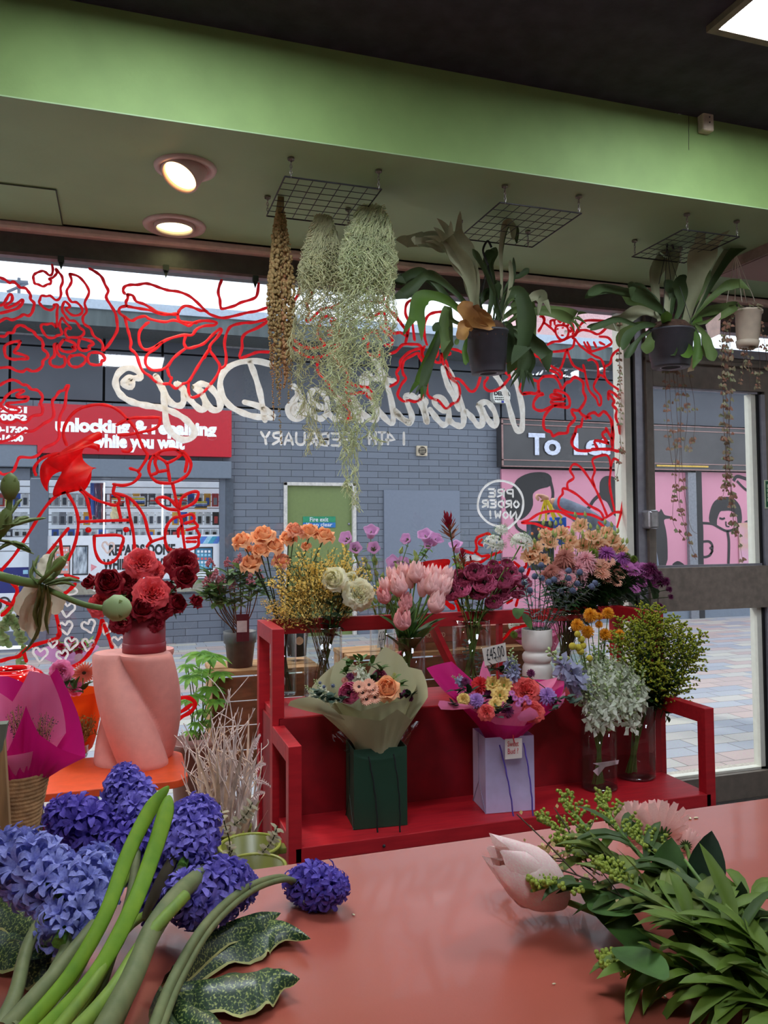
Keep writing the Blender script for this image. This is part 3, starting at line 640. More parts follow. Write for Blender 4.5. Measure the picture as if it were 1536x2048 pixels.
# diagonal braces of the back
b1=aY(860,1232,SY2);b2=aY(905,1295,SY2)
put('back_brace',MB().beam((b1.x,SY2-.015,zA2-.05),(b2.x+.03,SY2-.015,zA2-.32),.02,.09,up=(0,1,0)),mRed,st,flat=True);put('back_brace',MB().beam((aY(995,1225,SY2).x,SY2-.015,zA2-.05),(aY(995,1225,SY2).x,SY2-.015,SZ2),.03,.02),mRed,st,flat=True)
mb=MB().beam((aY(850,1250,SY2).x,SY2-.0,zA2-.05),(aY(735,1330,SY2).x,SY2,SZ2),.014,.03,up=(0,1,0))
put('back_brace',mb,mRed,st,flat=True)
# ---------------- work counter ----------------
CZ=.9
ya=aZ(768,1702,CZ).y
mCt=mat('terracotta_laminate',(166,84,68),.27,var=.04,scale=5,bump=.02,bscale=300,coat=.15)
t=root('work_counter',(.4,.7,0),'terracotta pink counter top in the foreground','counter')
put('worktop',MB().box((-1.6,.12,CZ-.035),(3.2,ya,CZ)),mCt,t,flat=True,bev=.002)
put('carcass',MB().box((-1.55,.16,0),(3.15,ya-.04,CZ-.035)),mat('counter_carcass',(150,80,72),.5),t,flat=True)
for i,(px,py) in enumerate(((1392,1637),(1380,1638),(707,1831),(1108,1970),(1330,1996),(1385,1988),(1487,2012))):
 p=aZ(px,py,CZ)
 o=put('crumb',MB().ball((0,0,0),px2m([4,4,3,3,4,5,5][i],p),6,4,sz=.35).xf(Matrix.Translation((p.x,p.y,p.z+.0015))@Matrix.Rotation(i,4,'Z')@Matrix.Diagonal((1.5,.8,1,1))),mat('cream_crumb',(214,200,160),.7),None,['tiny pale fleck near the far edge of the counter, right one','tiny pale fleck near the far edge of the counter, left one','small dark pink fleck lying right of the single hyacinth head','pale petal scrap left of the three under the green bunch','pale petal scrap, second of four under the green bunch','yellowish petal scrap, third of four under the green bunch','pale petal scrap nearest the bottom right corner of the counter'][i],'petal','petal scraps on the counter')
# ---------------- orange side table and pedestal ----------------
TZ=aZ(120,1575,.5)
OZ=.52
oa=aZ(75,1578,OZ);ob=aZ(190,1578,OZ)
mOr=mat('orange_lacquer',(222,84,40),.4,var=.05)
c0=aZ(192,1577,OZ);c1=aZ(375,1545,OZ);ct=aZ(285,1540,OZ)
t=root('orange_side_table',(ct.x-.2,ct.y+.1,0),'low orange metal table under the twisted pink pedestal','table')
x1=c1.x;y0=c0.y-.005;y1=y0+.42;rr_=.07;P=[]
for cx_,cy_,a0 in ((x1-rr_,y0+rr_,-90),(x1-rr_,y1-rr_,0),(-.95,y1-rr_,90),(-.95,y0+rr_,180)):
 for k in range(7):
  a=rad(a0+k*15);P.append((cx_+rr_*cos(a),cy_+rr_*sin(a)))
n=len(P);mb=MB().add([(x,y,OZ-.028) for x,y in P]+[(x,y,OZ) for x,y in P],[tuple(range(n))[::-1],tuple(range(n,2*n))]+[(i,(i+1)%n,(i+1)%n+n,i+n) for i in range(n)])
put('table_top',mb,mOr,t,flat=True,bev=.003)
for (lx,ly) in ((c0.x-.035,y0+.03),(c0.x+.02,y1-.06),(-.9,y0+.03),(-.9,y1-.06)):
 put('leg',MB().box((lx,ly,0),(lx+.028,ly+.028,OZ-.028)),mOr,t,flat=True)
# twisted pedestal
pb=aZ(275,1536,OZ);pt=aD(273,1312,depth(pb));hp=pt.z-OZ;rp_=px2m(88,pb);pc_=Vector((pb.x,pb.y+rp_*.6,OZ))
rows=[];NS=96;NZ=40
for j in range(NZ+1):
 t_=j/NZ;row=[]
 for i in range(NS):
  a=2*PI*i/NS;ph=a*3+t_*6.3+.5
  r_=rp_*(.64+.38*abs(sin(ph/2))**.8)*(.95+.05*t_)
  e=min(1,(1-t_)*hp/.012);r_*=(.96+.04*math.sqrt(max(0,1-(1-e)**2)));e=min(1,t_*hp/.01);r_*=(.97+.03*e)
  row.append((pc_.x+r_*cos(a),pc_.y+r_*sin(a),OZ+t_*hp))
 rows.append(row)
mb=MB().grid(rows,0,True);mb.add(rows[-1],[tuple(range(NS))]);mb.add(rows[0],[tuple(range(NS))[::-1]])
mPed=mat('matt_pink_ceramic',(234,160,148),.6,var=.03,bump=.05,bscale=120)
ped=put('twisted_pedestal',mb,mPed,None,'matt pink twisted ceramic pedestal standing on the orange table','pedestal')
PT=Vector((pc_.x,pc_.y,OZ+hp))
# hat box
bx=aD(285,1309,depth(PT)-.02);rb=px2m(41.5,PT);hb_=px2m(66,PT)
bc=Vector((PT.x+px2m(12,PT),PT.y-.01,PT.z))
t=root('hat_box',bc,'round burgundy hat box holding the red and coral roses','box')
mBur=mat('burgundy_card',(140,30,42),.5,var=.04)
put('box_body',MB().lathe([(0.001,0),(rb*.985,0),(rb*.985,.03),(rb*.985,hb_),(rb*.9,hb_),(rb*.9,hb_*.8),(.001,hb_*.8)],bc,48),mBur,t)
put('lower_band',MB().lathe([(rb*.98,0.001),(rb*1.02,.002),(rb*1.02,hb_*.28),(rb*.98,hb_*.29)],bc,48),mBur,t)
# ---------------- vases ----------------
mVG=glassmat('vase_glass',(.93,.95,.95),ior=1.42,gl=1.0);mWat=glassmat('vase_water',(.84,.88,.83),ior=1.2,gl=.6)
mVB=mat('thick_glass_base',(190,200,205),.08,var=.1,spec=.8)
VASES={}
def vase(key,pxc,pyb,pyt,wpx,zb_,label,Y=None,water=.3,rad_=None):
 b=aZ(pxc,pyb,zb_) if Y is None else aY(pxc,pyb,Y)
 r=px2m(wpx/2,b);b=Vector((b.x,b.y+r*.8,zb_));h=aD(pxc,pyt,depth(b)).z-zb_
 t=root('glass_vase',b,label,'vase','clear glass cylinder vases on the red stand')
 mb=MB().lathe([(.001,0),(r*.94,0),(r,.008),(r,h),(r-.003,h),(r-.003,.014)],b,40)
 put('glass_wall',mb,mVG,t)
 put('rim',MB().lathe([(r-.0035,h-.002),(r-.0035,h+.001),(r+.001,h+.001),(r+.001,h-.002)],b,40),glassmat('rim_glass',(.75,.8,.82),ior=1.8,gl=2),t)
 put('base_disc',MB().lathe([(.001,.002),(r*.93,.002),(r*.97,.006),(r*.97,.012),(.001,.013)],b,40),glassmat('base_glass',(.6,.66,.68),ior=1.9,gl=1.6),t)
 hw=h*water
 put('water',MB().lathe([(r-.004,.014),(r-.004,hw),(.001,hw)],b,32),mWat,t)
 VASES[key]=(b,r,h);return t
vase('rose',572,1393,1242,50,SZ2,'narrow clear vase of orange roses at the left end of the upper shelf',water=.32)
vase('gen',654,1400,1254,78,SZ2,'wide clear vase of yellow broom twigs, second from the left on the upper shelf',water=.1)
vase('tul',823,1402,1272,80,SZ2,'clear vase of pale pink tulips in the middle of the upper shelf',water=.45)
vase('ran',957,1378,1240,78,SZ2,'clear vase of plum ranunculus right of the tulips',water=.42)
vase('lis',1150,1360,1225,84,SZ2,'clear vase at the right end of the upper shelf, mostly hidden by blooms',water=.4)
vase('cam',772,1362,1232,52,SZ2,'slim clear vase of bell flowers just behind the tulip vase',water=.3)
vase('del',1216,1585,1424,72,SZ1,'clear vase of white delphinium on the lower shelf',water=.38)
vase('sol',1291,1562,1408,80,SZ1,'clear vase of green goldenrod at the right end of the lower shelf',water=.3)
# white bubble vase
b=aZ(1086,1384,SZ2);r=px2m(31,b);b=Vector((b.x,b.y+r*.7,SZ2));h=aD(1086,1258,depth(b)).z-SZ2
pf=[(.001,0),(.92,0),(.97,.02),(.98,.22),(.96,.32),(.86,.42),(.72,.455),(.62,.475),(.66,.49),(.84,.52),(.96,.58),(.84,.635),(.66,.66),(.62,.675),(.72,.69),(.9,.735),(.97,.79),(.97,.99),(.93,1),(.9,.99),(.9,.8),(.001,.75)]
# lower cylinder, waist, upper cylinder
pf=[(.001,0),(.92,0),(.97,.02),(.99,.28),(.96,.38),(.88,.42),(.80,.445),(.88,.465),(.97,.51),(.97,.57),(.86,.615),(.76,.635),(.86,.66),(.97,.72),(.99,.78),(.985,.99),(.95,1),(.92,.99),(.92,.8),(.001,.75)]
put('bubble_vase',MB().lathe([(a*r,z*h) for a,z in pf],b,48),mat('satin_white_ceramic',(214,208,200),.35,var=.03),None,'white ceramic vase with a pinched waist holding blue thistles','vase')
VASES['thi']=(b,r,h)
# label scraps floating in the vases
for k,(pts) in {'rose':[(548,1345),(562,1343),(571,1357),(569,1371),(549,1358)],'del':[(1186,1527),(1238,1520),(1236,1528),(1210,1534),(1196,1552),(1186,1542),(1200,1532)]}.items():
 b,r,h=VASES[k];P=[aY(x,y,b.y-r*.75) for x,y in pts];n=len(P)
 mb=MB().add(P+[p+Vector((0,.001,0)) for p in P],[tuple(range(n)),tuple(range(n,2*n))[::-1]]+[(i,i+n,(i+1)%n+n,(i+1)%n) for i in range(n)])
 put('torn_paper_tag',mb,mat('wet_pink_paper',(214,190,196),.6),None,'pale torn paper tag inside the %s vase'%{'rose':'orange rose','del':'white delphinium'}[k],'label',flat=True)
# ---------------- gift bags and cards ----------------
def bag(pL,pM,pR,yb,ytop,c,label,cord_c,name,cords,twist):
 """front-left bottom corner pM, right corner pR on the shelf, side edge pL"""
 a=aZ(pM[0],pM[1],SZ1+.001);q=aZ(pR[0],pR[1],SZ1+.001);s_=aZ(pL[0],pL[1],SZ1+.001);z1=aD(pM[0],ytop,depth(a)).z
 k=q-a;k.z=0;wd=k.length;k.normalize();nrm=Vector((-k.y,k.x,0));dp=.15
 t=root('gift_bag',(a+q)/2+nrm*dp/2,label,'bag','paper bags holding the wrapped bouquets')
 mc=mat(name,c,.55,var=.03)
 A=[a,q,q+nrm*dp,a+nrm*dp];B=[Vector((p.x,p.y,z1)) for p in A];inn=[p+( (A[0]+A[2])/2-p)*.02 for p in A];Bi=[Vector((p.x,p.y,z1)) for p in inn]
 md=[(A[i]+A[(i+3)%4])/2 for i in range(4)]
 mb=MB().add([p for p in A]+[p for p in B]+Bi+[Vector((p.x,p.y,z1-.12)) for p in inn],[(3,2,1,0),(0,1,5,4),(1,2,6,5),(2,3,7,6),(3,0,4,7),(4,5,9,8),(5,6,10,9),(6,7,11,10),(7,4,8,11),(8,9,13,12),(9,10,14,13),(10,11,15,14),(11,8,12,15),(12,13,14,15)])
 put('paper_body',mb,mc,t,flat=True,bev=.0015)
 m_=nrm*.0;g=MB();mid=lambda z:(A[0]+A[3])/2+Vector((0,0,z-A[0].z))
 off=-k*.002
 g.beam(mid(SZ1+.10)+off,mid(z1)+off,.002,.002);g.beam(mid(SZ1+.10)+off,A[0]+off*1,.002,.002);g.beam(mid(SZ1+.10)+off,A[3]+off,.002,.002)
 put('gusset_crease',g,mat(name+'_crease',[v*.8 for v in c],.6),t,flat=True)
 for (x0_,y0_),(x1_,y1_) in cords:
  u0=aD(x0_,y0_,depth(a)-.012);u1=aD(x1_,y1_,depth(a)-.02)
  pts=bez(u0,u1,(R.uniform(.004,.010),-.006,0),14);cm=mat(name+'_cord',cord_c,.8)
  put('cord_handle',MB().tube([p+Vector((.0012*sin(i*2.2),0,0)) for i,p in enumerate(pts)],.0028,6),cm,t)
 return t,a,q,z1,nrm,k,dp
bagG=bag((682,1622),(708,1660),(815,1650),0,1502,(22,60,42),'dark green paper bag holding the sage wrapped bouquet','x' and (14,26,24),'dark_green_paper',(((737,1513),(755,1697)),((787,1508),(798,1694))),0)
bagL=bag((933,1594),(972,1628),(1070,1620),0,1478,(196,186,222),'lavender paper bag holding the magenta wrapped bouquet',(92,70,170),'lavender_paper',(((999,1490),(1029,1660)),((1047,1486),(1066,1655))),0)
# swing tag on the lavender bag
_,a,q,z1,nrm,k,dp=bagL
def card(name,pts,c,label,cat,D,txts=(),extra=None):
 P=[aD(x,y,D) for x,y in pts];n=len(P);fw=ray(*pts[0]).normalized()*.0008
 t=put(name,MB().add(P+[p+fw for p in P],[tuple(range(n)),tuple(range(n,2*n))[::-1]]+[(i,i+n,(i+1)%n+n,(i+1)%n) for i in range(n)]),mat('card_'+name+str(len(MATS)),c,.6,var=.02),None,label,cat,flat=True)
 ex=(P[1]-P[0]).normalized();ey=(P[0]-P[3]).normalized();ez=ex.cross(ey)
 for s,u,v,size,w_,mt in txts:
  o=P[3]+(P[2]-P[3])*u+(P[0]-P[3])*v-fw*1.5
  M=Matrix((ex,ey,ez)).transposed().to_4x4();M.translation=o
  put('writing',text_mb(s,size,.0003,width=w_).xf(M),mt,t,flat=True)
 return t,P
mWrR=mat('red_ink',(200,50,60),.6);D_=depth(a)-.03
t,P=card('swing_tag',((1010,1478),(1044,1476),(1044,1516),(1010,1519)),(226,214,206),'small square cream tag with red script hanging on the lavender bag','tag',D_,(('Sweet',.14,.62,.028,px2m(22,a),mWrR),('Bud ?',.14,.26,.028,px2m(21,a),mWrR)))
put('ribbon_loop',MB().tube([aD(1026,1470,D_-.004),aD(1027,1478,D_-.005),aD(1029,1486,D_-.004)],.0025,5),mWrR,t)
# price cards on wire picks
mWire=mat('steel_wire',(150,150,155),.3,metal=.9)
dC=3.02
t,P=card('price_card',((964,1297),(1011,1285),(1014,1321),(970,1332)),(214,206,196),'white price card reading 45 pounds on a wire holder before the plum ranunculus','price card',dC,(('£45.00',.13,.26,.062,px2m(36,aD(990,1310,dC)),mInk),))
c=aD(997,1318,dC-.006);put('wire_pick',MB().tube([(c.x+.011*cos(x/8*PI*2),c.y,c.z+.011*sin(x/8*PI*2)) for x in range(9)],.0012,5).tube([c+Vector((0,0,-.011)),aD(998,1385,dC)],.0014,5),mWire,t)
t,P=card('price_card',((757,1260),(770,1258),(768,1294),(754,1296)),(206,200,190),'small white price card turned side on, left of the tulip vase','price card',3.1,(('£12',.12,.4,.05,px2m(11,aD(760,1280,3.1)),mInk),))
c=aD(762,1284,3.095);put('wire_pick',MB().tube([(c.x+.008*cos(x/8*PI*2),c.y,c.z+.012*sin(x/8*PI*2)) for x in range(9)],.0012,5).tube([c,aD(761,1300,3.1),aD(759,1340,3.1)],.0014,5),mWire,t)
# ---------------- window painting (strokes of paint on the inside of the glass) ----------------
def paintmat(name,c,tr,rough=.5,alpha=0):
 m=mat(name,c,rough,var=.10,scale=40,stretch=(1,1,1),trans=tr)
 if alpha:
  nt=m.node_tree;N=nt.nodes;L=nt.links;out=N['Material Output'];s=out.inputs['Surface'].links[0].from_socket
  t=N.new('ShaderNodeBsdfTransparent');n=N.new('ShaderNodeTexNoise');n.inputs['Scale'].default_value=55;n.inputs['Detail'].default_value=3
  r=N.new('ShaderNodeMapRange');r.inputs['From Min'].default_value=.35;r.inputs['From Max'].default_value=.65;r.inputs['To Min'].default_value=alpha*.4;r.inputs['To Max'].default_value=alpha*1.3
  L.new(n.outputs['Fac'],r.inputs['Value']);mx=N.new('ShaderNodeMixShader');L.new(r.outputs[0],mx.inputs['Fac']);L.new(s,mx.inputs[1]);L.new(t.outputs[0],mx.inputs[2]);L.new(mx.outputs[0],out.inputs['Surface'])
 return m
pR=paintmat('red_glass_paint',(244,36,46),.5);pRd=paintmat('solid_red_glass_paint',(226,10,16),.42)
pW=paintmat('cream_glass_paint',(252,246,234),.5,alpha=.07);pW2=paintmat('white_glass_paint',(246,246,240),.5)
def stroke(mb,s,T,wd,closed=False,k=4,Y=3.4955):
 ox,oy,sc=T
 pts=[tuple(float(v) for v in q.split(',')) for q in s.split()]
 P=smooth([aY(ox+x/sc,oy+y/sc,Y) for x,y in pts],k,closed);n=len(P);top=[];w0=[]
 L_=[];
 for i,p in enumerate(P):
  a=P[max(i-1,0)] if not closed else P[(i-1)%(n-1)];b=P[min(i+1,n-1)] if not closed else P[(i+1)%(n-1)]
  d=b-a;d.y=0
  d=d.normalized() if d.length>1e-6 else Vector((1,0,0));nn=Vector((-d.z,0,d.x))*px2m(wd*.58,p)*(1+.12*sin(i*1.1+p.x*30))
  L_.append([p+nn,p+nn*.6+Vector((0,-.0015,0)),p-nn*.6+Vector((0,-.0015,0)),p-nn])
 mb.grid(L_)
 if not closed:
  for e,sg in ((0,-1),(n-1,1)):
   p=P[e];q=P[1] if e==0 else P[n-2];d=(p-q);d.y=0;d=d.normalized() if d.length>1e-6 else Vector((1,0,0));nn=Vector((-d.z,0,d.x));r=px2m(wd/2,p)
   m_=[p+nn*r*cos(a_)+d*r*sin(a_)+Vector((0,-.0007,0)) for a_ in [PI*j/6 for j in range(7)]]
   mb.add(m_,[tuple(range(7))])
def blobp(mb,s,T,k=3,Y=3.4955):
 ox,oy,sc=T;P=smooth([aY(ox+float(q.split(',')[0])/sc,oy+float(q.split(',')[1])/sc,Y) for q in s.split()],k,True)[:-1]
 n=len(P);mb.add(P+[p+Vector((0,-.0015,0)) for p in P],[tuple(range(n,2*n))]+[(i,(i+1)%n,(i+1)%n+n,i+n) for i in range(n)])
A5=(0,520,6.144);A6=(220,540,4.389);A1=(560,560,5.908);A2=(780,600,5.486);A3=(1020,600,6.144);C7=(0,800,3.);C6=(0,920,5.12);E1=(920,760,4.042);G4=(770,1040,5.12)
ALL=[
('painted_flower',pR,5,A5,["0,215 60,240 120,280 160,265 210,300 250,340 310,345 350,390 375,430 375,480 420,530 410,590 390,650 350,685 290,670 240,700 150,735 80,715 20,740 -30,780","0,560 40,540 80,480 110,430 145,430 145,500 70,560 80,590 140,570 200,540 270,490 280,520 220,590 120,625 0,655"]),
('painted_flower',pR,5,A5,["0,935 60,935 100,895 160,890 190,830 240,800 300,815 350,850 410,880 450,935 510,980 530,1040 525,1090 580,1140 585,1190 530,1240 520,1300 460,1355 390,1365 330,1340 280,1370 200,1360 120,1320 0,1325","250,1000 190,1000 120,1020 60,1060 60,1150 90,1200 170,1220 260,1215 340,1215 320,1180 230,1150 170,1130 220,1070 250,1000"]),
('painted_flower',pR,5,(0,780,6.4),["0,-60 60,-100 150,-130 230,-110 290,-70 350,-60 400,-10 470,0 520,40 545,100 520,170 545,230 530,310 440,325 390,350 350,400 290,415 220,380 160,415 80,420 20,400 -20,350","-20,190 30,160 80,80 160,20 230,0 310,10 220,60 230,90 340,85 360,110 330,140 200,160 100,170 90,200 230,240 240,270 180,285 100,270 20,210"]),
('painted_leaf',pR,5,(0,780,6.4),["860,-60 820,0 760,20 710,90 670,150 690,310 650,380 560,430 430,520 310,530 200,600 100,640 -10,670","880,-60 850,30 830,200 770,330 750,480 760,600 700,680 570,740 490,830 400,865 260,860 220,920 180,1020 120,1070 40,1080 -10,1050"]),
('painted_blossom',pR,4.4,A5,["640,60 650,120 635,180 600,185 560,150 520,135 470,150 430,170 410,200 415,250 430,290 470,300 530,325 580,300 620,290 625,250 600,235 650,215 685,180 700,150 685,105 720,150 760,200 770,270 745,340 750,420 725,480 680,490 620,440 570,445 510,440 490,490 480,520 520,570 560,600 620,615 670,580 660,550 710,555 700,640 700,760 690,830"]),
('painted_blossom',pR,4.4,A5,["855,170 880,250 860,310 820,380 840,460 880,515 940,520 1000,580 1010,640 970,675 900,680 850,650 810,600 860,570 800,510 770,560 765,620 800,680 850,740 920,750 960,790 980,830 1030,870 1020,920 960,950 880,950 830,950 800,890 820,840 870,840 800,760 760,710 730,800 750,860 760,910 700,930 660,955 590,950 540,900 505,830 520,790 580,790 640,780 690,830","860,170 960,200 1040,280 1090,370 1085,430 1040,530 1065,630 1020,700 1030,780 1110,840 1150,930 1230,990 1265,1050 1255,1110"]),
('painted_petal',pR,5,A5,["1100,105 1180,150 1250,210 1290,300 1330,380 1305,460 1370,570 1420,660 1440,780 1440,860 1390,960 1320,1060 1270,1110"]),
('painted_blossom',pR,5,A5,["780,980 730,1060 760,1110 830,1130 890,1120 930,1090 900,1070 880,1080 930,1040 870,1000 800,980"]),
('painted_blossom',pR,5,A5,["980,960 960,1060 1000,1110 1060,1110 1100,1090 1090,1060 1150,1030 1100,990 1000,965"]),
('painted_blossom',pR,5,A5,["700,1030 665,1050 670,1170 620,1220 620,1280 680,1310 760,1310 800,1270 790,1190 740,1180 700,1120 700,1030"]),
('painted_blossom',pR,5,A5,["870,1170 840,1230 860,1290 920,1315 990,1300 1045,1250 1050,1200 990,1165 930,1170 870,1180"]),
('painted_blossom',pR,5,A5,["1100,1150 1075,1210 1100,1270 1180,1290 1240,1280 1250,1240 1290,1220 1260,1160 1190,1135 1120,1140"]),
('painted_rose_bloom',pR,5,A6,["130,210 115,180 130,145 180,130 240,130 310,118 370,130 450,160 520,180 600,190 690,225 760,280 840,360","150,215 200,225 230,275 300,300 370,340 440,375 580,390 600,370","155,215 155,250 140,280 145,315","145,315 90,330 80,370 120,405 190,445 240,420 310,405 350,430 480,455 560,440 650,470 690,490 740,460 820,445 900,450 935,465 910,485 830,490 760,520 720,570 650,570 560,590 480,620 400,670 330,700 280,680 255,620 260,540 310,480 340,460","150,318 240,335 360,355 440,385 520,390 590,385 600,430 640,455 760,465","600,370 620,340 660,315 720,325 790,355 840,360 880,390 980,420 1080,405 1200,375 1290,360 1380,330","130,410 150,500 170,570 185,640 180,690 230,740 260,830 290,890 350,930 390,970 450,1000 520,1000 580,1040 640,1000 690,980 740,900 800,800 870,700","400,670 460,630","460,630 400,690 330,740 310,810 350,870 420,880 500,850 560,770 660,690","665,575 650,640 680,685 760,670 830,640 900,570 960,520 980,530 940,590 880,660 880,710 930,780 965,850 930,940 860,1030 800,1090 720,1120 690,1080 690,980","500,850 520,930 540,950 520,1000","830,770 860,710 880,690"]),
('painted_petal',pR,5,A6,["965,865 1010,840 1020,760 1005,640 1030,540 1070,490 1170,465 1260,460 1380,430","1380,455 1290,510 1200,550 1160,600 1160,680 1140,770 1240,740 1300,720 1400,720","980,90 960,140 950,200 965,260 970,320 990,340 1090,315 1150,285 1250,255 1290,220 1305,120"]),
('painted_petal',pR,5,A1,["230,85 215,170 160,270 140,360","360,110 375,200 310,260 345,370 310,460 330,490 400,430 500,340 600,330 700,280","1285,175 1260,310 1350,400 1430,510 1500,620 1490,660 1420,620 1340,630 1290,570 1250,540 1245,420 1200,375 1130,420 1060,445 980,410","1180,540 1250,620 1320,680 1320,760 1240,770","960,265 1100,265 1210,260 1225,190"]),
('painted_cherub',pR,5,A1,["470,520 440,640 500,720 560,760 640,780 700,720 700,600 660,480 580,430 500,440 470,500","600,480 620,530 650,520 640,480","570,600 610,600 620,640 570,660","640,700 690,680 700,740","150,690 240,770 320,800 440,800 580,760 620,780","150,800 240,860 340,910 460,910 600,860 680,790 700,720","450,920 440,1040 480,1130 560,1200 610,1210","560,1200 610,1300 700,1410 820,1550 780,1680 830,1640 880,1600","640,900 700,1010 770,1050 800,1130 780,1290 830,1460","800,1200 900,1250 1040,1270 1080,1340 1085,1400 1030,1370 1000,1330 800,1350","1090,600 1020,650 980,710","1050,740 1030,850 1120,900 1170,890 1170,820","1140,600 1160,680 1190,700"]),
('painted_lily',pR,5,A2,["170,470 210,270 170,150 180,50 230,5 300,5","270,440 245,250","190,400 180,340 130,270 80,210 0,120","0,590 70,560 140,490 240,485 310,490 350,520 370,550","0,950 80,900 90,850 70,800 110,730 120,660 200,580 290,540 350,530","345,530 350,600 375,630 370,660","350,670 320,620 310,580 240,610 160,660 135,730 145,810 175,860 130,920 90,1010 90,1060 150,1110 200,1100 270,1115 330,1090 360,1040 365,950","410,890 405,1000 430,1060 480,1085 540,1110 610,1190 680,1140 740,1110 765,1040 750,930 690,880 640,830 620,760 580,690 560,590","405,490 380,400 380,260 420,170 500,135 610,130","500,500 580,520 640,560 660,590 600,600 560,590","510,480 600,500 660,530 740,550 800,580 840,620","560,590 600,640 630,720 650,800 700,860 760,870 820,930 880,1000 930,990 970,920 1000,800","480,640 500,680 550,680 560,620","520,520 520,600 500,630","380,510 355,560 360,620 380,640"]),
('painted_flower',pR,5,A2,["1400,540 1410,510","1310,620 1290,680 1330,730 1400,760","1220,770 1310,830 1290,880 1200,970 1100,1000 1040,960 1040,900 1070,860 1060,800 1100,780","1430,920 1420,980 1460,1030 1540,1020"]),
('painted_cherub',pR,4.6,A3,["560,340 560,400 600,470 660,490 710,440 715,370 690,320 600,310 560,330","500,310 500,260 540,250 550,300","560,240 600,205 640,230 620,270 590,250","650,300 690,260 720,300 700,320","730,280 770,300 780,380 770,430","740,340 765,360 740,390 725,370","390,200 420,250 390,320 350,385","420,280 500,340 550,390","370,205 400,200 425,230 410,290","460,550 530,515 620,505 700,470 760,450 790,480 775,570 710,610 600,630 460,640","770,470 830,370 880,290 960,250 1220,260","800,440 850,380 920,370 1000,390 1090,420 1200,330","800,480 860,560 950,630 1040,690 1120,730 1160,830 1160,920 1210,1010 1330,1100","910,520 950,590 1000,630 1110,600 1210,560 1250,520 1200,460 1100,450","950,520 990,600","1030,520 1060,580","1100,520 1160,550","960,740 1010,730 1070,780 1085,880 1080,950 1110,920 1160,950","1080,950 1030,1050 1050,1110 1110,1180 1120,1270 1090,1290 1060,1210 980,1120 950,1030 920,880 900,800","1160,820 1230,780 1250,700 1290,640 1340,610","690,630 640,800 610,850","700,610 750,750 800,820 920,880","290,630 320,690 380,680 390,650","350,690 420,770 500,810 620,880 640,920 620,960 580,900 460,840 350,690"]),
('painted_flower',pR,5.4,A3,["410,940 350,1010 360,1130 410,1160 340,1180 290,1260 300,1330 370,1360 450,1340 540,1300 700,1320 735,1270 710,1180 640,1130 550,1110 560,1150 640,1180 520,1160 510,1200 680,1220 530,1230 520,1270 680,1280 540,1300 440,1400 410,1500 430,1590 500,1620 530,1670 600,1640 700,1630 720,1550 800,1460 770,1400 760,1350 850,1350 930,1220 900,1120 900,1020 850,970 790,950 740,1000 690,1020 640,1090 600,1010 540,940 410,940","280,980 340,1000","160,1150 240,1140 310,1150 360,1120","850,1360 900,1420 990,1450"]),
('painted_flower',pR,5.4,A3,["930,1460 980,1400 1040,1385 1090,1420 1150,1370 1210,1420 1260,1520 1250,1680 1250,1780","890,1460 870,1550 820,1560 800,1640 770,1720","1210,1220 1210,1130 1270,1140 1340,1210","1210,1150 1280,1240 1260,1290 1310,1350 1300,1440 1340,1550 1350,1640","1370,1280 1400,1340 1410,1450 1380,1560 1400,1620 1370,1720","1390,1140 1440,1210","1380,870 1440,1040","1390,640 1400,700"]),
('painted_flower',pR,5.4,E1,["930,430 905,480 910,530 960,570 1050,570 1080,560 1210,560 1280,575 1310,540","1230,560 1240,440 1220,330","1180,410 1150,440 1190,500 1200,510 1090,490 1110,550","1180,390 1230,480"]),
('painted_leaf',pR,4.6,E1,["500,1150 560,1130 640,1080 740,1060 820,1070 900,1110 980,1140 1010,1160","500,1155 600,1160 680,1190 760,1210 880,1190","1150,1130 1060,1090 940,1080 850,1060 800,1020 800,960 830,920 830,880 870,885 950,930 1040,1010 1130,1060 1160,1110","870,880 870,830 920,790 890,730 920,680 980,710 1060,820 1100,890 1150,1000 1190,1100","1090,860 1070,800 1090,730 1070,650 1110,620 1190,610 1220,700 1210,850 1250,1060","1215,720 1240,640 1280,650","1330,620 1360,690 1340,850 1310,1010 1300,1080 1270,1190","1150,1130 1200,1100 1250,1070 1310,1070","1120,1150 1180,1200"]),
('painted_woman',pRd,5.2,C7,["400,270 380,210 395,140 450,70 530,35 620,28 700,55 760,110 810,170 835,230 860,290 885,335 850,400 830,430 840,450 800,495 740,512 680,505","780,410 830,425","700,150 780,110 870,105 950,105 960,120 940,165 860,190 780,205 710,210","215,450 205,410 240,360 300,330 360,320","735,305 770,310 790,290","690,505 680,560 715,590 700,630 640,620 570,595 520,560 480,520","0,1030 80,940 160,820 260,660 340,575 440,540","250,970 320,880 410,770","360,830 375,950","405,560 450,640 470,740 450,860 410,960","480,540 520,590 545,710","470,730 600,725 780,720","760,580 780,700 800,800 808,900","690,560 780,590 860,690 890,800 910,850","880,880 910,850 990,825","705,620 725,715","565,815 730,815 725,890 700,950 650,980 600,965 570,900 565,815","1010,900 990,840 1000,760 1040,710 1080,705 1090,750 1070,780 1070,820","1090,700 1150,685 1165,720 1110,740","1165,730 1185,760 1120,780","1180,780 1195,820 1120,830","1190,830 1190,870 1160,890 1100,905 1050,910 1010,890","1120,850 1175,850","1090,750 1110,900","0,1200 90,1230 170,1180","390,1050 470,1070"]),
('painted_woman_legs',pRd,6.4,C6,["560,1420 570,1560 610,1790 500,1850 330,1900 240,1960 190,2010 100,2030 0,2060","590,1790 610,1795","240,1960 270,2060","1040,1640 1020,1760 960,1900 880,2020 780,2100 700,2130","1050,1640 1100,1780 1150,1920","640,1380 700,1340 770,1270","0,1140 60,1200 170,1310 160,1400 100,1510 20,1590"]),
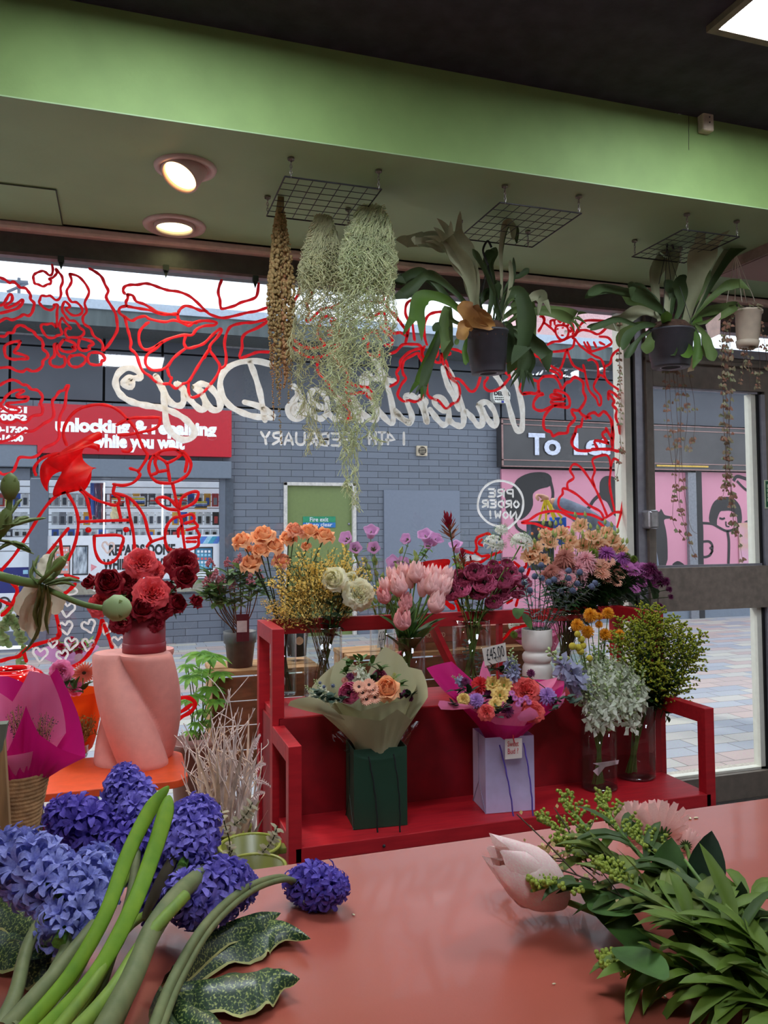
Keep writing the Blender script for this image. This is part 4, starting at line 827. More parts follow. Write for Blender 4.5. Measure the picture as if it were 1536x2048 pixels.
('painted_rose_bloom',pRd,5.4,C7,["1030,500 940,490 895,430 905,360 960,310 1040,295 1110,320 1145,380 1130,440 1080,480 1030,500","920,330 960,350 1000,380 1010,430 1020,490","1000,380 1060,350 1100,310","960,310 930,370 945,430 905,450","1060,300 1120,350 1110,430","1010,420 950,430","1035,500 1050,570 1070,660 1080,700","1065,660 1000,650 945,610 950,585 1010,590 1060,640","1075,650 1090,590 1140,555 1190,555 1170,610 1120,640 1080,655"]),
('painted_boot_loop',pRd,7,(330,1120,5.39),["115,1500 230,1480 310,1520 320,1580 270,1640 200,1680 140,1720","130,1650 200,1620 280,1560"]),
('painted_script',pW,11,A6,["160,985 190,960 180,1030 120,1000 150,950 210,950 270,940 240,880 160,860 90,890 50,960 60,1040 110,1110 200,1160 320,1190 450,1210 560,1250 660,1310 740,1400 720,1470 640,1490 560,1450 500,1360 480,1200 470,1080 440,1000 400,930","410,935 480,1080 540,1170 620,1190 650,1130 640,1030 580,1000","600,1000 660,1080 740,1180 810,1230 840,1180 800,1080 740,1030","740,1030 800,1000 880,1030 960,1140 960,1220 890,1220 830,1130 790,1050"]),
('painted_script',pW,10.5,A6,["1220,800 1260,890 1310,1050 1340,1200 1360,1320","1420,830 1290,800 1140,810 1020,870 970,970 980,1080 1050,1190 1180,1260 1300,1290 1430,1290 1390,1240 1290,1190 1180,1160"]),
('painted_script',pW,10.5,A1,["190,1520 260,1520 260,1590 200,1600 150,1530 180,1480 270,1510 280,1600 200,1640 110,1600 100,1500 160,1430 210,1350 200,1290 150,1250","210,1330 280,1440 360,1560 470,1640 550,1580 560,1450 510,1340 420,1300 360,1340 370,1430 470,1490 540,1520","560,1560 640,1640 700,1620 700,1500 660,1370 620,1320","630,1330 740,1420 860,1560 950,1660 950,1600 890,1450 830,1320","860,1380 950,1540 1060,1640 1140,1640 1130,1500 1060,1360 1000,1310","1130,1490 1220,1610 1310,1690 1340,1620 1310,1400 1230,1150 1090,890","1110,1160 1240,1180 1350,1195","1000,1120 1050,1110 1060,1170 1000,1230 960,1180 1000,1140","1360,1540 1440,1630 1530,1690"]),
('painted_script',pW,10.5,A2,["60,1240 140,1310 220,1350 240,1270 190,1130 180,1050 260,1060 340,1140 400,1340","330,1060 390,1110 380,1180 410,1340","440,1200 520,1310 590,1370 640,1320 640,1190 570,1080 500,1070 500,1150 600,1220","650,1320 720,1370 800,1370 800,1200 730,980 650,780 590,740 620,900 700,1060 760,1200","830,1220 900,1290 960,1370 1010,1370 1010,1270 970,1150","970,1150 1060,1120 1140,1210 1170,1330 1150,1380 1080,1320 1010,1190","1140,800 1240,960 1320,1220 1370,1390 1420,1440 1450,1390 1450,1180 1400,960 1350,800"]),
('painted_speech_bubble',pW2,4.2,E1,["350,1190 240,1160 160,1080 145,990 180,890 250,830 340,815 440,850 500,930 510,1020 480,1110 400,1190 330,1235 360,1190","320,1240 300,1200 290,1220"]),
]
names_={'painted_flower':0}
for nm,m_,w_,T,ss in ALL:
 mb=MB();mb.smooth=True
 for s_ in ss: stroke(mb,s_,T,w_)
 if nm=='painted_woman':
  blobp(mb,"600,190 545,205 480,240 400,285 350,320 290,345 250,385 238,440 250,500 285,550 290,500 320,450 370,430 345,480 320,540 325,580 400,560 470,545 510,540 545,480 552,420 580,408 545,400 500,360 495,310 520,285 580,300 590,310 600,270 560,255 610,230",C7)
  for c_ in ((530,780),(757,778)):
   blobp(mb,' '.join('%d,%d'%(c_[0]+19*cos(a*.785),c_[1]+17*sin(a*.785)) for a in range(8)),C7)
 if nm=='painted_cherub' and T is A3: pass
 put(nm,mb,m_,win)
# facial marks of the cherub, white wing patches, hearts
mb=MB()
for s_ in ("575,360 590,355","640,345 655,340","630,435 655,435"): stroke(mb,s_,A3,3)
put('painted_face_marks',mb,pR,win)
mb=MB();blobp(mb,"665,385 685,370 705,385 700,415 675,420",A3);blobp(mb,"585,410 595,395 592,425",A3);put('painted_blush',mb,pW,win)
def heart(cx,cy,s,rot=0,m_=pW2,w_=4):
 pts=[(0,.95),(-.5,.35),(-.95,-.15),(-.85,-.7),(-.4,-.85),(0,-.4),(.4,-.85),(.85,-.7),(.95,-.15),(.5,.35)]
 q=[(cx+s*(x*cos(rot)-y*sin(rot)),cy+s*(x*sin(rot)+y*cos(rot))) for x,y in pts]
 mb=MB();stroke(mb,' '.join('%.2f,%.2f'%p for p in q),(0,0,1),w_,closed=True,k=2);put('painted_heart',mb,m_,win)
mHp=paintmat('blush_glass_paint',(236,214,206),.45,alpha=.15)
for h in ((134,1219,16,.1),(132,1256,14,-.2),(178,1253,14,-.35),(142,1288,13,.15),(80,1309,15,.1),(125,1312,12,-.2),(176,1290,13,.2),(236,1286,14,0),(213,1258,12,.4),(105,1287,9,.1),(190,1170,12,.1)): heart(*h)
heart(216,1095,12,.1,mHp,3.4)
for s_ in ("600,1270 650,1240 700,1240","690,1380 760,1370 790,1340 760,1310","900,1515 920,1530"):
 mb=MB();stroke(mb,s_,C6,3.6);put('painted_dash',mb,pW2,win)
# date line and bubble words, written backwards as seen from inside (strokes left to right in the picture)
T9=(480,780,3.657)
mb=MB()
L14=["175,308 200,348 245,308","200,348 205,395","240,385 290,385 300,335 265,330 260,350 300,365 310,390","318,385 340,328 362,385","330,365 355,368","385,325 390,385 410,390 420,330 435,330","450,385 440,330 480,325 470,355 440,360 470,385 500,390","500,330 545,330 545,388 505,385 500,362 540,360","600,325 605,392","545,392 600,392"]
# readable trace of the mirrored date at its real place
def mir(word,x0,x1,y0,y1,size=None):
 """hand written capitals, mirrored, spanning x1..x0"""
 G={'1':["0,0 0,1"],'4':["1,1 1,0","1,.0 0,.6 1.3,.6"],'T':["0,0 1,0","0.5,0 .5,1"],'H':["0,0 0,1","1,0 1,1","0,.5 1,.5"],'F':["0,0 0,1","0,0 1,0","0,.5 .8,.5"],'E':["0,0 0,1","0,0 1,0","0,.5 .8,.5","0,1 1,1"],
       'B':["0,0 0,1","0,0 .8,.1 .7,.45 0,.5","0,.5 1,.6 .9,.95 0,1"],'R':["0,0 0,1","0,0 .9,.1 .8,.45 0,.55 1,1"],'U':["0,0 0,.8 .5,1 1,.8 1,0"],'A':["0,1 .5,0 1,1",".2,.65 .8,.65"],'Y':["0,0 .5,.5 1,0",".5,.5 .4,1"],
       'P':["0,0 0,1","0,0 .9,.1 .8,.5 0,.55"],'O':[".5,0 0,.5 .5,1 1,.5 .5,0"],'D':["0,0 0,1","0,0 .9,.3 .8,.8 0,1"],'N':["0,1 0,0 1,1 1,0"],'W':["0,0 .2,1 .5,.3 .8,1 1,0"],'!':["0.5,0 .45,.65",".42,.95 .42,1"]}
 n=len(word);mb=MB();cw=(x0-x1)/n
 for i,ch in enumerate(word):
  if ch==' ':continue
  for s in G[ch]:
   q=[]
   for t_ in s.split():
    a,b=map(float,t_.split(','));X=x0-(i+.12+a*.70)*cw;Yy=y0+(y1-y0)*b+ (X-x1)*.018
    q.append('%.2f,%.2f'%(X,Yy))
   stroke(mb,' '.join(q),(0,0,1),size or 4.4,k=2)
 return mb
mb=mir('14TH',810,735,864,888);mb.join(mir('FEBRUARY',706,518,864,888));put('painted_date',mb,pW2,win)
mb=mir('PRE',1028,974,978,993,3.4);mb.join(mir('ORDER',1040,962,1000,1014,3.4));mb.join(mir('NOW!',1034,972,1022,1036,3.4));put('painted_words',mb,pW2,win)
# second painted cherub low behind the flowers
mb=MB()
for s_ in ("950,180 930,220 940,290 920,330","940,180 1010,150 1060,140 1100,180","990,200 960,240 1000,260","930,330 980,370 1060,360","780,300 830,320 900,340","830,440 900,420 980,430 1090,360 1190,320","900,500 1000,480 1100,460 1200,430 1250,440","1300,450 1350,500 1440,480 1440,410","1320,430 1380,480","760,520 830,450","870,370 880,440 840,450","1480,500 1440,590 1380,600","1370,780 1340,880","1250,850 1300,820","1180,1250 1240,1190 1300,1120 1400,1090 1460,1070"): stroke(mb,s_,G4,5)
blobp(mb,"240,520 350,440 500,410 650,400 660,450 600,520 480,560 380,570 200,560 100,530 150,500",G4)
put('painted_cherub',mb,pRd,win)
mb=MB();blobp(mb,"820,360 870,360 880,420 840,440",G4);blobp(mb,"890,360 970,370 980,410 890,420",G4);blobp(mb,"860,450 900,430 970,430 950,465 880,490",G4);put('painted_wing_patch',mb,pW2,win)
mb=MB()
for s_ in ("700,760 760,900 790,1010","600,800 640,860 700,900"): stroke(mb,s_,G4,9)
put('painted_ribbon',mb,pRd,win)
# ---------------- flower building kit (blooms face +Z, about one unit in radius) ----------------
def cup(mb,n,prof,h,span,z0=0,ph=0,ruf=0,pt=0,nu=6,nv=5,mi=0,edge=.25,droop=0,jit=.06):
 for i in range(n):
  p0=ph+2*PI*i/n+R.uniform(-jit,jit);hh=h*R.uniform(1-jit,1+jit);rows=[];q=R.uniform(0,6)
  for j in range(nv+1):
   t=j/nv;wf=span/2*(.5+.5*sin(min(1,t*1.25)*PI/2))*(1-.45*max(0,(t-.7)/.3)**2);row=[]
   for k in range(nu+1):
    u=-1+2*k/nu;r=prof(t)+.035*u*t+ruf*sin(u*5+q)*t*t
    z=z0+hh*t*(1-edge*u*u*t)+pt*hh*(1-abs(u))*t**4*.3+ruf*cos(u*7+q)*t*t-droop*max(0,t-.6)**2*(1+u*u)
    a=p0+u*wf;row.append((r*cos(a),r*sin(a),z))
   rows.append(row)
  mb.grid(rows,mi)
 return mb
def strap(mb,o,az,el,L,w,curl,mi=0,nv=3,tip=.35):
 x,y,z=o;e=el;P=[];dl=L/nv
 ca,sa=cos(az),sin(az);rr=0;zz=0;rows=[]
 for j in range(nv+1):
  t=j/nv;wd=w*(.45+.55*sin(min(1,t*1.5)*PI/2)) if t<.8 else w*(1-(1-tip)*(t-.8)/.2)
  c=(x+rr*ca,y+rr*sa,z+zz);k=.22*wd
  rows.append([(c[0]-sa*wd/2,c[1]+ca*wd/2,c[2]+k),(c[0],c[1],c[2]),(c[0]+sa*wd/2,c[1]-ca*wd/2,c[2]+k)])
  rr+=dl*cos(e);zz+=dl*sin(e);e-=curl/nv
 mb.grid(rows,mi)
def leafmesh(mb,p,d,up,L,w,curl=.4,fold=.15,mi=0,nv=5,shape='lance',wav=0):
 p=Vector(p);d=Vector(d).normalized();s=d.cross(Vector(up))
 if s.length<1e-3:s=d.orthogonal()
 s.normalize();n=s.cross(d).normalized();rows=[];c=p.copy();dd=d.copy()
 for j in range(nv+1):
  t=j/nv
  if shape=='lance': wd=w*sin(PI*min(1,.04+t*.96))**.75*(1.1-.4*t)
  elif shape=='oval': wd=w*sin(PI*min(.999,.06+.92*t))**.55
  elif shape=='blade': wd=w*(1-.2*t)*(1 if t<.7 else max(.02,(1-t)/.3))
  else: wd=w*(.3+1.2*t if t<.6 else 1.02-(t-.6)*.3)
  wv=wav*sin(t*9+p.x*50)*w
  rows.append([c+s*wd/2+n*(fold*wd+wv),c.copy(),c-s*wd/2+n*(fold*wd-wv)])
  dd=(dd-n*(curl/nv)).normalized();n=s.cross(dd).normalized();c=c+dd*(L/nv)
 return mb.grid(rows,mi)
gStem=lmat('flower_stem_green',(104,138,62),rough=.5);gStemD=lmat('dark_stem',(62,72,40),rough=.6)
gLeaf=lmat('rose_leaf_green',(54,86,46));gLeafL=lmat('fresh_leaf_green',(112,160,66),trans=.35);gLeafD=lmat('deep_leaf_green',(30,52,30));gLeafM=lmat('mid_leaf_green',(66,98,44))
def calyx(mb,mi=1,s=1,z=0):
 for k in range(5): strap(mb,(0,0,z-.02),k*1.257,.1,.45*s,.16*s,-.8,mi)
 mb.lathe([(.03*s,-.25*s+z),(.16*s,-.14*s+z),(.2*s,.02+z),(.1*s,.06+z)],(0,0,0),10,mi);return mb
def rose(pm,kind='tea'):
 mb=MB()
 if kind=='tea':
  for i in range(6): cup(mb,2+i//2,(lambda a:(lambda t:a*.45+a*.62*sin(PI*(.1+.62*t))))(.09+i*.085),.98-.035*i,3.0-.22*i,.05,i*1.9,.012,nv=4)
  cup(mb,4,lambda t:.14+.50*sin(PI*(.05+.55*t))+.03*t**4,.86,2.0,0,.3,.025,droop=.4)
  cup(mb,4,lambda t:.15+.56*sin(PI*(.05+.5*t))+.12*t**4,.78,1.8,0,1.1,.03,droop=1.0,pt=.3)
  cup(mb,5,lambda t:.15+.64*t**.5+.16*t**5,.62,1.6,-.03,.2,.04,droop=1.7,pt=.5)
 elif kind=='bud':
  cup(mb,3,lambda t:.1+.26*sin(t*2.4),1.0,2.6,0,.5,.01,nv=5);cup(mb,4,lambda t:.14+.36*sin(min(1,t)*2.1),.95,2.2,0,.3,.03,nv=5);cup(mb,4,lambda t:.16+.46*t**.5+.14*t**4,.8,1.7,0,.8,.05,droop=1.2,pt=.4)
 else:
  for i in range(7): cup(mb,4+i//2,(lambda a:(lambda t:a*.4+a*t**.5))(.10+i*.085),.62-.01*i,1.9-.1*i,.0,i*.9,.045,nu=7,nv=4,droop=.3*i/3)
  cup(mb,6,lambda t:.16+.72*t**.5+.12*t**4,.50,1.6,-.02,.3,.05,droop=1.6);cup(mb,6,lambda t:.16+.86*t**.55+.12*t**4,.30,1.5,-.05,.9,.05,droop=1.6)
 calyx(mb);return mb.mesh('rose_bloom',[pm,gLeafL])
def ranunc(pm,cm):
 mb=MB()
 for i in range(8):
  a=.22+.1*i;cup(mb,4+i//2,(lambda a:(lambda t:a*(.5+.5*sin(t*2.2))))(a),.60+.02*i-.06*max(0,i-5),1.9-.12*i,.02,i*1.3,.02+.012*(i>4),nu=5,nv=4,mi=0)
 for i in range(3): cup(mb,5,(lambda a:(lambda t:a*(.6+.4*sin(t*2.6))))(.08+.07*i),.60,1.6,.03,i,.0,nu=3,nv=3,mi=1)
 mb.ball((0,0,.56),.10,8,4,1);return calyx(mb,1).mesh('ranunculus_bloom',[pm,cm])
def tulip(pm,dbl=False,cl=.66):
 mb=MB()
 pr=lambda s:(lambda t:s*(.16+.52*sin(PI*(.06+cl*t))))
 cup(mb,3,pr(.86),2.0,2.3,0,.2,.02,pt=.4,nv=7,nu=6,edge=.3);cup(mb,3,pr(1.0),1.9,2.3,0,1.25,.03 if not dbl else .06,pt=.4,nv=7,nu=6,edge=.3)
 if dbl: 
  for i in range(3): cup(mb,5,pr(1.05+.08*i),1.7-.25*i,1.3,0,i*.7,.07,nv=6,pt=.3)
 return mb.mesh('tulip_bloom',[pm])
def pompon(pm,n=9,el0=88,el1=-12,L=1,w=.26,curl=.6,cm=None,core=.3,dense=1.):
 mb=MB()
 for i in range(n):
  t=i/(n-1);el=rad(el0+(el1-el0)*t);k=max(4,int(dense*(5+13*cos(el)*1)));l=L*(.55+.45*t**.6)
  for j in range(k): strap(mb,(0,0,.1+.12*(1-t)),2*PI*j/k+i*.37+R.uniform(-.1,.1),el+R.uniform(-.08,.08),l*R.uniform(.9,1.06),w*(.6+.4*t),curl*R.uniform(.6,1.3),0)
 mb.ball((0,0,.1),core,8,5,1 if cm else 0);calyx(mb,1 if not cm else 2,.9,-.0)
 return mb.mesh('pompon_bloom',[pm,cm or gLeafM,gLeafM])
def daisy(pm,cm,n=21,rows=2,w=.2,cr=.3,el=.15,curl=.25):
 mb=MB()
 for r_ in range(rows):
  for j in range(n): strap(mb,(cos(2*PI*j/n)*cr*.6,sin(2*PI*j/n)*cr*.6,.03*(rows-r_)),2*PI*(j+.5*r_)/n,el+.25*(rows-1-r_)*1+R.uniform(-.06,.06),(1-cr*.5)*(1-.12*(rows-1-r_)),w,curl,0,tip=.5)
 mb.lathe([(cr,.0),(cr*.95,.07),(cr*.6,.13),(.001,.10)],(0,0,0),14,1);calyx(mb,2,.8);return mb.mesh('daisy_bloom',[pm,cm,gLeafM])
def bell(pm):
 mb=MB();N_=20;rows=[]
 for t,r,z in ((0,.15,0),(.1,.5,.08),(.3,.62,.45),(.6,.6,1.0),(.8,.72,1.35),(.93,.98,1.5),(1,1.12,1.44)):
  rows.append([((r+(.10*cos(5*2*PI*k/N_) if t>.7 else 0))*cos(2*PI*k/N_),(r+(.10*cos(5*2*PI*k/N_) if t>.7 else 0))*sin(2*PI*k/N_),z+(.05*cos(5*2*PI*k/N_) if t>.9 else 0)) for k in range(N_)])
 mb.grid(rows,0,True)
 for k in range(5): strap(mb,(0,0,-.05),k*1.257,.5,.7,.24,-.6,1)
 mb.tube([(0,0,.1),(0,0,1.2)],.06,6,1);return mb.mesh('bell_bloom',[pm,gLeafL])
def ruffle(pm,cm):
 mb=MB();cup(mb,5,lambda t:.06+.55*t**.8,.9,1.9,0,0,.09,nu=8,droop=.3);cup(mb,6,lambda t:.08+.8*t**.8+.2*t**4,.75,1.7,0,.6,.12,nu=8,droop=.9)
 mb.ball((0,0,.4),.14,8,5,1,1.6);calyx(mb,2);return mb.mesh('lisianthus_bloom',[pm,cm,gLeafL])
def budmesh(c1,n=4):
 mb=MB();mb.lathe([(.05,0),(.3,.12),(.42,.5),(.36,.9),(.16,1.3),(.02,1.6)],(0,0,0),8,0)
 for k in range(4): strap(mb,(0,0,0),k*1.57,1.1,1.0,.2,-.1,1)
 return mb.mesh('bud',[c1,gLeafL])
def nerine(pm):
 mb=MB()
 for i in range(13):
  a=2*PI*i/6.5+R.uniform(-.2,.2);e=rad(R.choice((15,40,65)));d=Vector((cos(a)*cos(e),sin(a)*cos(e),sin(e)));c=d*.45
  mb.tube([(0,0,0),c],.02,5,1);M=Matrix.Translation(c)@face(d).to_matrix().to_4x4();f=MB()
  for k in range(6): strap(f,(0,0,0),k*1.047,1.15,.62,.15,2.3,0,nv=6)
  for k in range(5): f.tube([(0,0,0),(.12*cos(k*1.3),.12*sin(k*1.3),.3),(.2*cos(k*1.3),.2*sin(k*1.3),.55)],.008,4,1)
  mb.join(f,M)
 return mb.mesh('nerine_head',[pm,gLeafL])
def leuca(pm,pm2):
 mb=MB()
 for i in range(34):
  t=i/33;a=i*2.4;strap(mb,(0,0,-1.6+1.75*t),a,.25+.75*t,1.25-.2*t,.26,-.35-.35*t,1 if t<.5 else 0,nv=4,tip=.15)
 return mb.mesh('leucadendron_head',[pm,pm2])
def thistle(m1,m2):
 mb=MB();mb.lathe([(.1,-.1),(.55,.1),(.72,.5),(.6,.95),(.3,1.25),(.02,1.35)],(0,0,0),12,0)
 for i in range(60):
  z=.1+1.1*(i/60);r=.7*math.sqrt(max(.05,1-((z-.55)/.85)**2));a=i*2.4;mb.tube([(r*cos(a)*.9,r*sin(a)*.9,z),(r*1.16*cos(a),r*1.16*sin(a),z+.1)],[.06,.01],3,0,cap=False)
 for k in range(9): strap(mb,(0,0,0),k*.698,.15,1.5,.16,-.35,1,tip=.05)
 return mb.mesh('thistle_head',[m1,m2])
def spray(n,L,bm,tm,branch=5,bs=.011,spread=.5,bn=34,kind='petal'):
 """twiggy spray rising along +Z, one unit = 1 m"""
 mb=MB();tw=[]
 main=smooth([(0,0,0),(R.uniform(-.02,.02),R.uniform(-.02,.02),L*.4),(R.uniform(-.04,.04),R.uniform(-.04,.04),L)],5);tw.append(main)
 for i in range(branch):
  t=.25+.65*i/branch;p=main[int(t*(len(main)-1))];a=R.uniform(0,6.28);l=L*(1-t)*.8+.03;d=Vector((cos(a)*spread,sin(a)*spread,1)).normalized()
  tw.append(smooth([p,p+d*l*.5+Vector((0,0,.0)),p+d*l+Vector((0,0,.01))],4))
 for t_ in tw: mb.tube(t_,.0011,3,1,cap=False)
 for i in range(bn):
  t_=R.choice(tw);u=R.uniform(.25,1);p=t_[int(u*(len(t_)-1))];a=R.uniform(0,6.28);d=Vector((cos(a),sin(a),R.uniform(-.1,1))).normalized();q=p+d*.006
  if kind=='petal':
   s=bs*R.uniform(.6,1.1);x=d.orthogonal().normalized()*s*.42;e=q+d*s
   y=d.cross(x)*.8
   mb.add([q,q+d*s*.5+x,e,q+d*s*.5-x,q+d*s*.5+y*1.0],[(0,1,2,3),(0,4,2)],0)
  else: mb.ball(q,bs*.5*R.uniform(.7,1.2),5,3,0)
 return mb.mesh('flowering_spray',[bm,tm])
def rimpath(key,head,ox=0,oy=0,depthf=.02,f=.62):
 b,r,h=VASES[key];head=Vector(head);d=Vector((head.x-b.x,head.y-b.y));l=d.length or 1
 k=min(1,l/.18);rim=Vector((b.x+d.x/l*r*f*k+ox,b.y+d.y/l*r*f*k+oy,b.z+h*.98))
 base=Vector((b.x-d.x/l*r*.5*k+ox*.5,b.y-d.y/l*r*.5*k+oy*.5,b.z+.018))
 return [base,base.lerp(rim,.5)+Vector((ox*.3,oy*.3,0)),rim,rim.lerp(head,.55)+Vector((0,0,.012)),head]
def stem_thing(name,label,cat,group,pts,rs,sm,me=None,mname='bloom',d=None,size=1,roll=None,foliage=None,fm=None,extra=None,seg=6):
 P=smooth(pts,4);t=root(name,pts[0],label,cat,group)
 put('stem',MB().tube(P,rs,seg),sm,t)
 if me is not None:
  inst(mname,me,t,pts[-1],face(d if d is not None else (P[-1]-P[-3]),R.uniform(0,6.28) if roll is None else roll),size)
 if foliage:
  mb=MB();foliage(mb,P);put('foliage',mb,fm or gLeaf,t)
 if extra: extra(t,P)
 return t
def leaves_along(n,L,w,lo=.5,hi=.95,shape='lance',curl=.6,el=.5):
 def f(mb,P):
  for i in range(n):
   u=lo+(hi-lo)*(i+R.random()*.6)/n;p=P[min(len(P)-2,int(u*(len(P)-1)))];ax=(P[-1]-P[0]).normalized();a=R.uniform(0,6.28)
   s=ax.orthogonal().normalized();s2=ax.cross(s);d=(s*cos(a)+s2*sin(a))+ax*el
   leafmesh(mb,p,d,ax,L*R.uniform(.7,1.15),w*R.uniform(.8,1.15),curl,.12,0,4,shape)
 return f
TOC=lambda p,up=.3:(CAM-Vector(p)).normalized()+Vector((0,0,up))
# ---------------- cut flowers in the vases on the stand ----------------
pOr=[pmat('orange_rose_petal',(255,200,150),(252,178,128)),pmat('peach_rose_petal',(250,186,152),(244,162,128))]
RO=[rose(pOr[0]),rose(pOr[0]),rose(pOr[1]),rose(pOr[0],'bud')]
Yv=VASES['rose'][0].y
L_=[(483,1081,44,-.5,0,'leftmost of the orange roses'),(526,1071,56,-.2,1,'large, second from the left along the top row'),(521,1101,40,0,0,'low in the left cluster, wide open to the room'),(549,1092,46,.1,1,'in the middle of the left cluster'),(577,1076,40,.1,0,'in the middle of the top row'),(590,1060,42,.3,2,'pinker, topmost in the bunch'),(502,1126,50,-.3,1,'lowest, hanging at the left'),(500,1098,26,-.4,3,'small bud tucked behind the left cluster'),(563,1121,42,.1,2,'half hidden by yellow broom'),(620,1063,44,.1,0,'first of two in front of the fire exit sign'),(612,1095,32,0,3,'closed dusky bud below the fire exit sign'),(650,1071,46,.4,0,'rightmost of the orange roses')]
for i,(x,y,w_,dx,k,lb) in enumerate(L_):
 h=aY(x,y,Yv+.02*sin(i*2.1));s=px2m(w_/2,h);d=TOC(h,1.25)+Vector((dx*1.3,.1,0));d.normalize();hb=h-d*s*.35
 stem_thing('orange_rose','orange rose, '+lb,'rose','orange roses in the narrow vase',rimpath('rose',hb,R.uniform(-.008,.008),R.uniform(-.008,.008)),.0026,gStemD,RO[k],'bloom',d,s,foliage=leaves_along(5,.055,.034,.5,.9,'oval'),fm=gLeaf)
pWh=pmat('ivory_rose_petal',(252,250,226),(244,242,206),trans=.42);WR=[rose(pWh),rose(pWh,'cabbage')]
Yg_=VASES['gen'][0].y
for x,y,w_,dx,k,lb in ((702,1160,40,.2,0,'partly hidden between the other two'),(668,1157,56,-.3,0,'left one above the yellow broom'),(722,1184,62,.4,1,'largest and lowest, right of the broom')):
 h=aY(x,y,Yg_-(.10 if w_>45 else .05));s=px2m(w_/2,h);d=(TOC(h,.25)+Vector((dx,0,0))).normalized();hb=h-d*s*.4
 stem_thing('white_rose','ivory white rose, '+lb,'rose','white roses in the broom vase',rimpath('gen',hb,.01,-.01),.003,gLeafM,WR[k],'bloom',d,s,foliage=leaves_along(7,.06,.042,.45,.88,'oval'),fm=gLeafD)
# broom
yel=pmat('broom_yellow',(248,216,96),(252,234,160),trans=.35,rough=.6);tw=lmat('broom_twig',(86,84,40))
SPR=[spray(0,.30,yel,tw,11,.013,.45,170) for _ in range(5)]
b,r,hh=VASES['gen'];rim=Vector((b.x,b.y,b.z+hh))
n=0
for i in range(36):
 a=-78+i*3.9;a=-80+ (i*37%36)*3.95;l=R.uniform(.55,1.0)
 tip=aY(654+sin(rad(a))*150*l,1250-cos(rad(a))*165*l-8,b.y+R.uniform(-.09,.08))
 p=rimpath('gen',tip,R.uniform(-.02,.02),R.uniform(-.02,.02),f=.5);P=[p[0],p[1],p[2]]
 d=(tip-p[2]);L__=d.length
 t=root('broom',p[0],'thin broom stem covered in tiny yellow flowers, in the wide vase with white roses','broom stem','broom stems in the wide vase')
 put('stem',MB().tube(smooth(P,3),.0012,4),tw,t);inst('flowering_spray',SPR[i%5],t,p[2],face(d,R.uniform(0,6)),L__/.30)
for (x,y,lb) in ((545,1272,'long broom spray drooping down to the red post at the left'),(520,1205,'broom spray reaching left over the skimmia leaves'),(755,1215,'broom spray reaching right behind the largest white rose'),(560,1225,'broom spray arching low to the left above the red frame')):
 tip=aY(x,y,b.y-.1);p=rimpath('gen',tip,f=.8);t=root('broom',p[0],lb,'broom stem')
 mid=p[2].lerp(tip,.5)+Vector((0,0,.05));put('stem',MB().tube(smooth([p[0],p[1],p[2],mid],3),.0012,4),tw,t)
 d=tip-mid;inst('flowering_spray',SPR[1],t,mid,face(d,1),d.length/.30)
# tulips
pTu=[pmat('pale_pink_tulip_petal',(252,222,216),(250,192,192),trans=.42,scale=14,stretch=(8,8,1.2)),pmat('rose_pink_tulip_petal',(250,200,198),(244,166,172),trans=.42,scale=14,stretch=(8,8,1.2))]
TU=[tulip(pTu[0]),tulip(pTu[1],True),tulip(pTu[0],True)]
Yt=VASES['tul'][0].y
T_=[(771,1172,22,0,-.3,-.02,'leftmost, upright in the back row'),(784,1152,22,0,-.15,.05,'second from the left in the top row'),(806,1146,24,2,-.05,.06,'third from the left in the top row'),(832,1146,28,2,.05,.0,'tallest, in the centre of the top row'),(850,1152,24,0,.1,.06,'just right of the tallest one'),(870,1150,24,0,.15,.05,'third from the right in the top row'),(893,1152,24,2,.35,.03,'second from the right in the top row'),(797,1172,30,2,-.2,-.04,'large, in front at the left of the bunch'),(768,1192,24,1,-.5,-.02,'leaning out low at the left'),(846,1176,26,0,.1,-.01,'in the middle, half behind its neighbours'),(866,1170,30,2,.2,-.05,'large, in front at the centre right'),(886,1174,28,2,.45,-.04,'leaning right, at the right end'),(811,1205,24,1,.05,-.07,'below the front row, left of the gap'),(873,1206,30,2,.3,-.08,'low in front at the right, wide open'),(805,1240,30,1,-.1,-.12,'deeper pink and lowest, nodding on a short stem'),(822,1160,24,0,0,.03,'behind the front row at centre left')]
for i,(x,y,w_,k,dx,dy,lb) in enumerate(T_):
 h=aY(x,y,Yt+dy);s=px2m(w_/2,h)/.68;d=Vector((dx,-.15 if k!=1 else -.5,1)).normalized();hb=h-d*s*.95
 stem_thing('pink_tulip','pale pink tulip, '+lb,'tulip','pale pink tulips in the clear vase',rimpath('tul',hb,R.uniform(-.012,.012),R.uniform(-.01,.01)),.0034,gStem,TU[k],'bloom',d,s,foliage=leaves_along(2,.19,.03,.35,.62,'blade',curl=.5,el=2.2),fm=gLeafM)
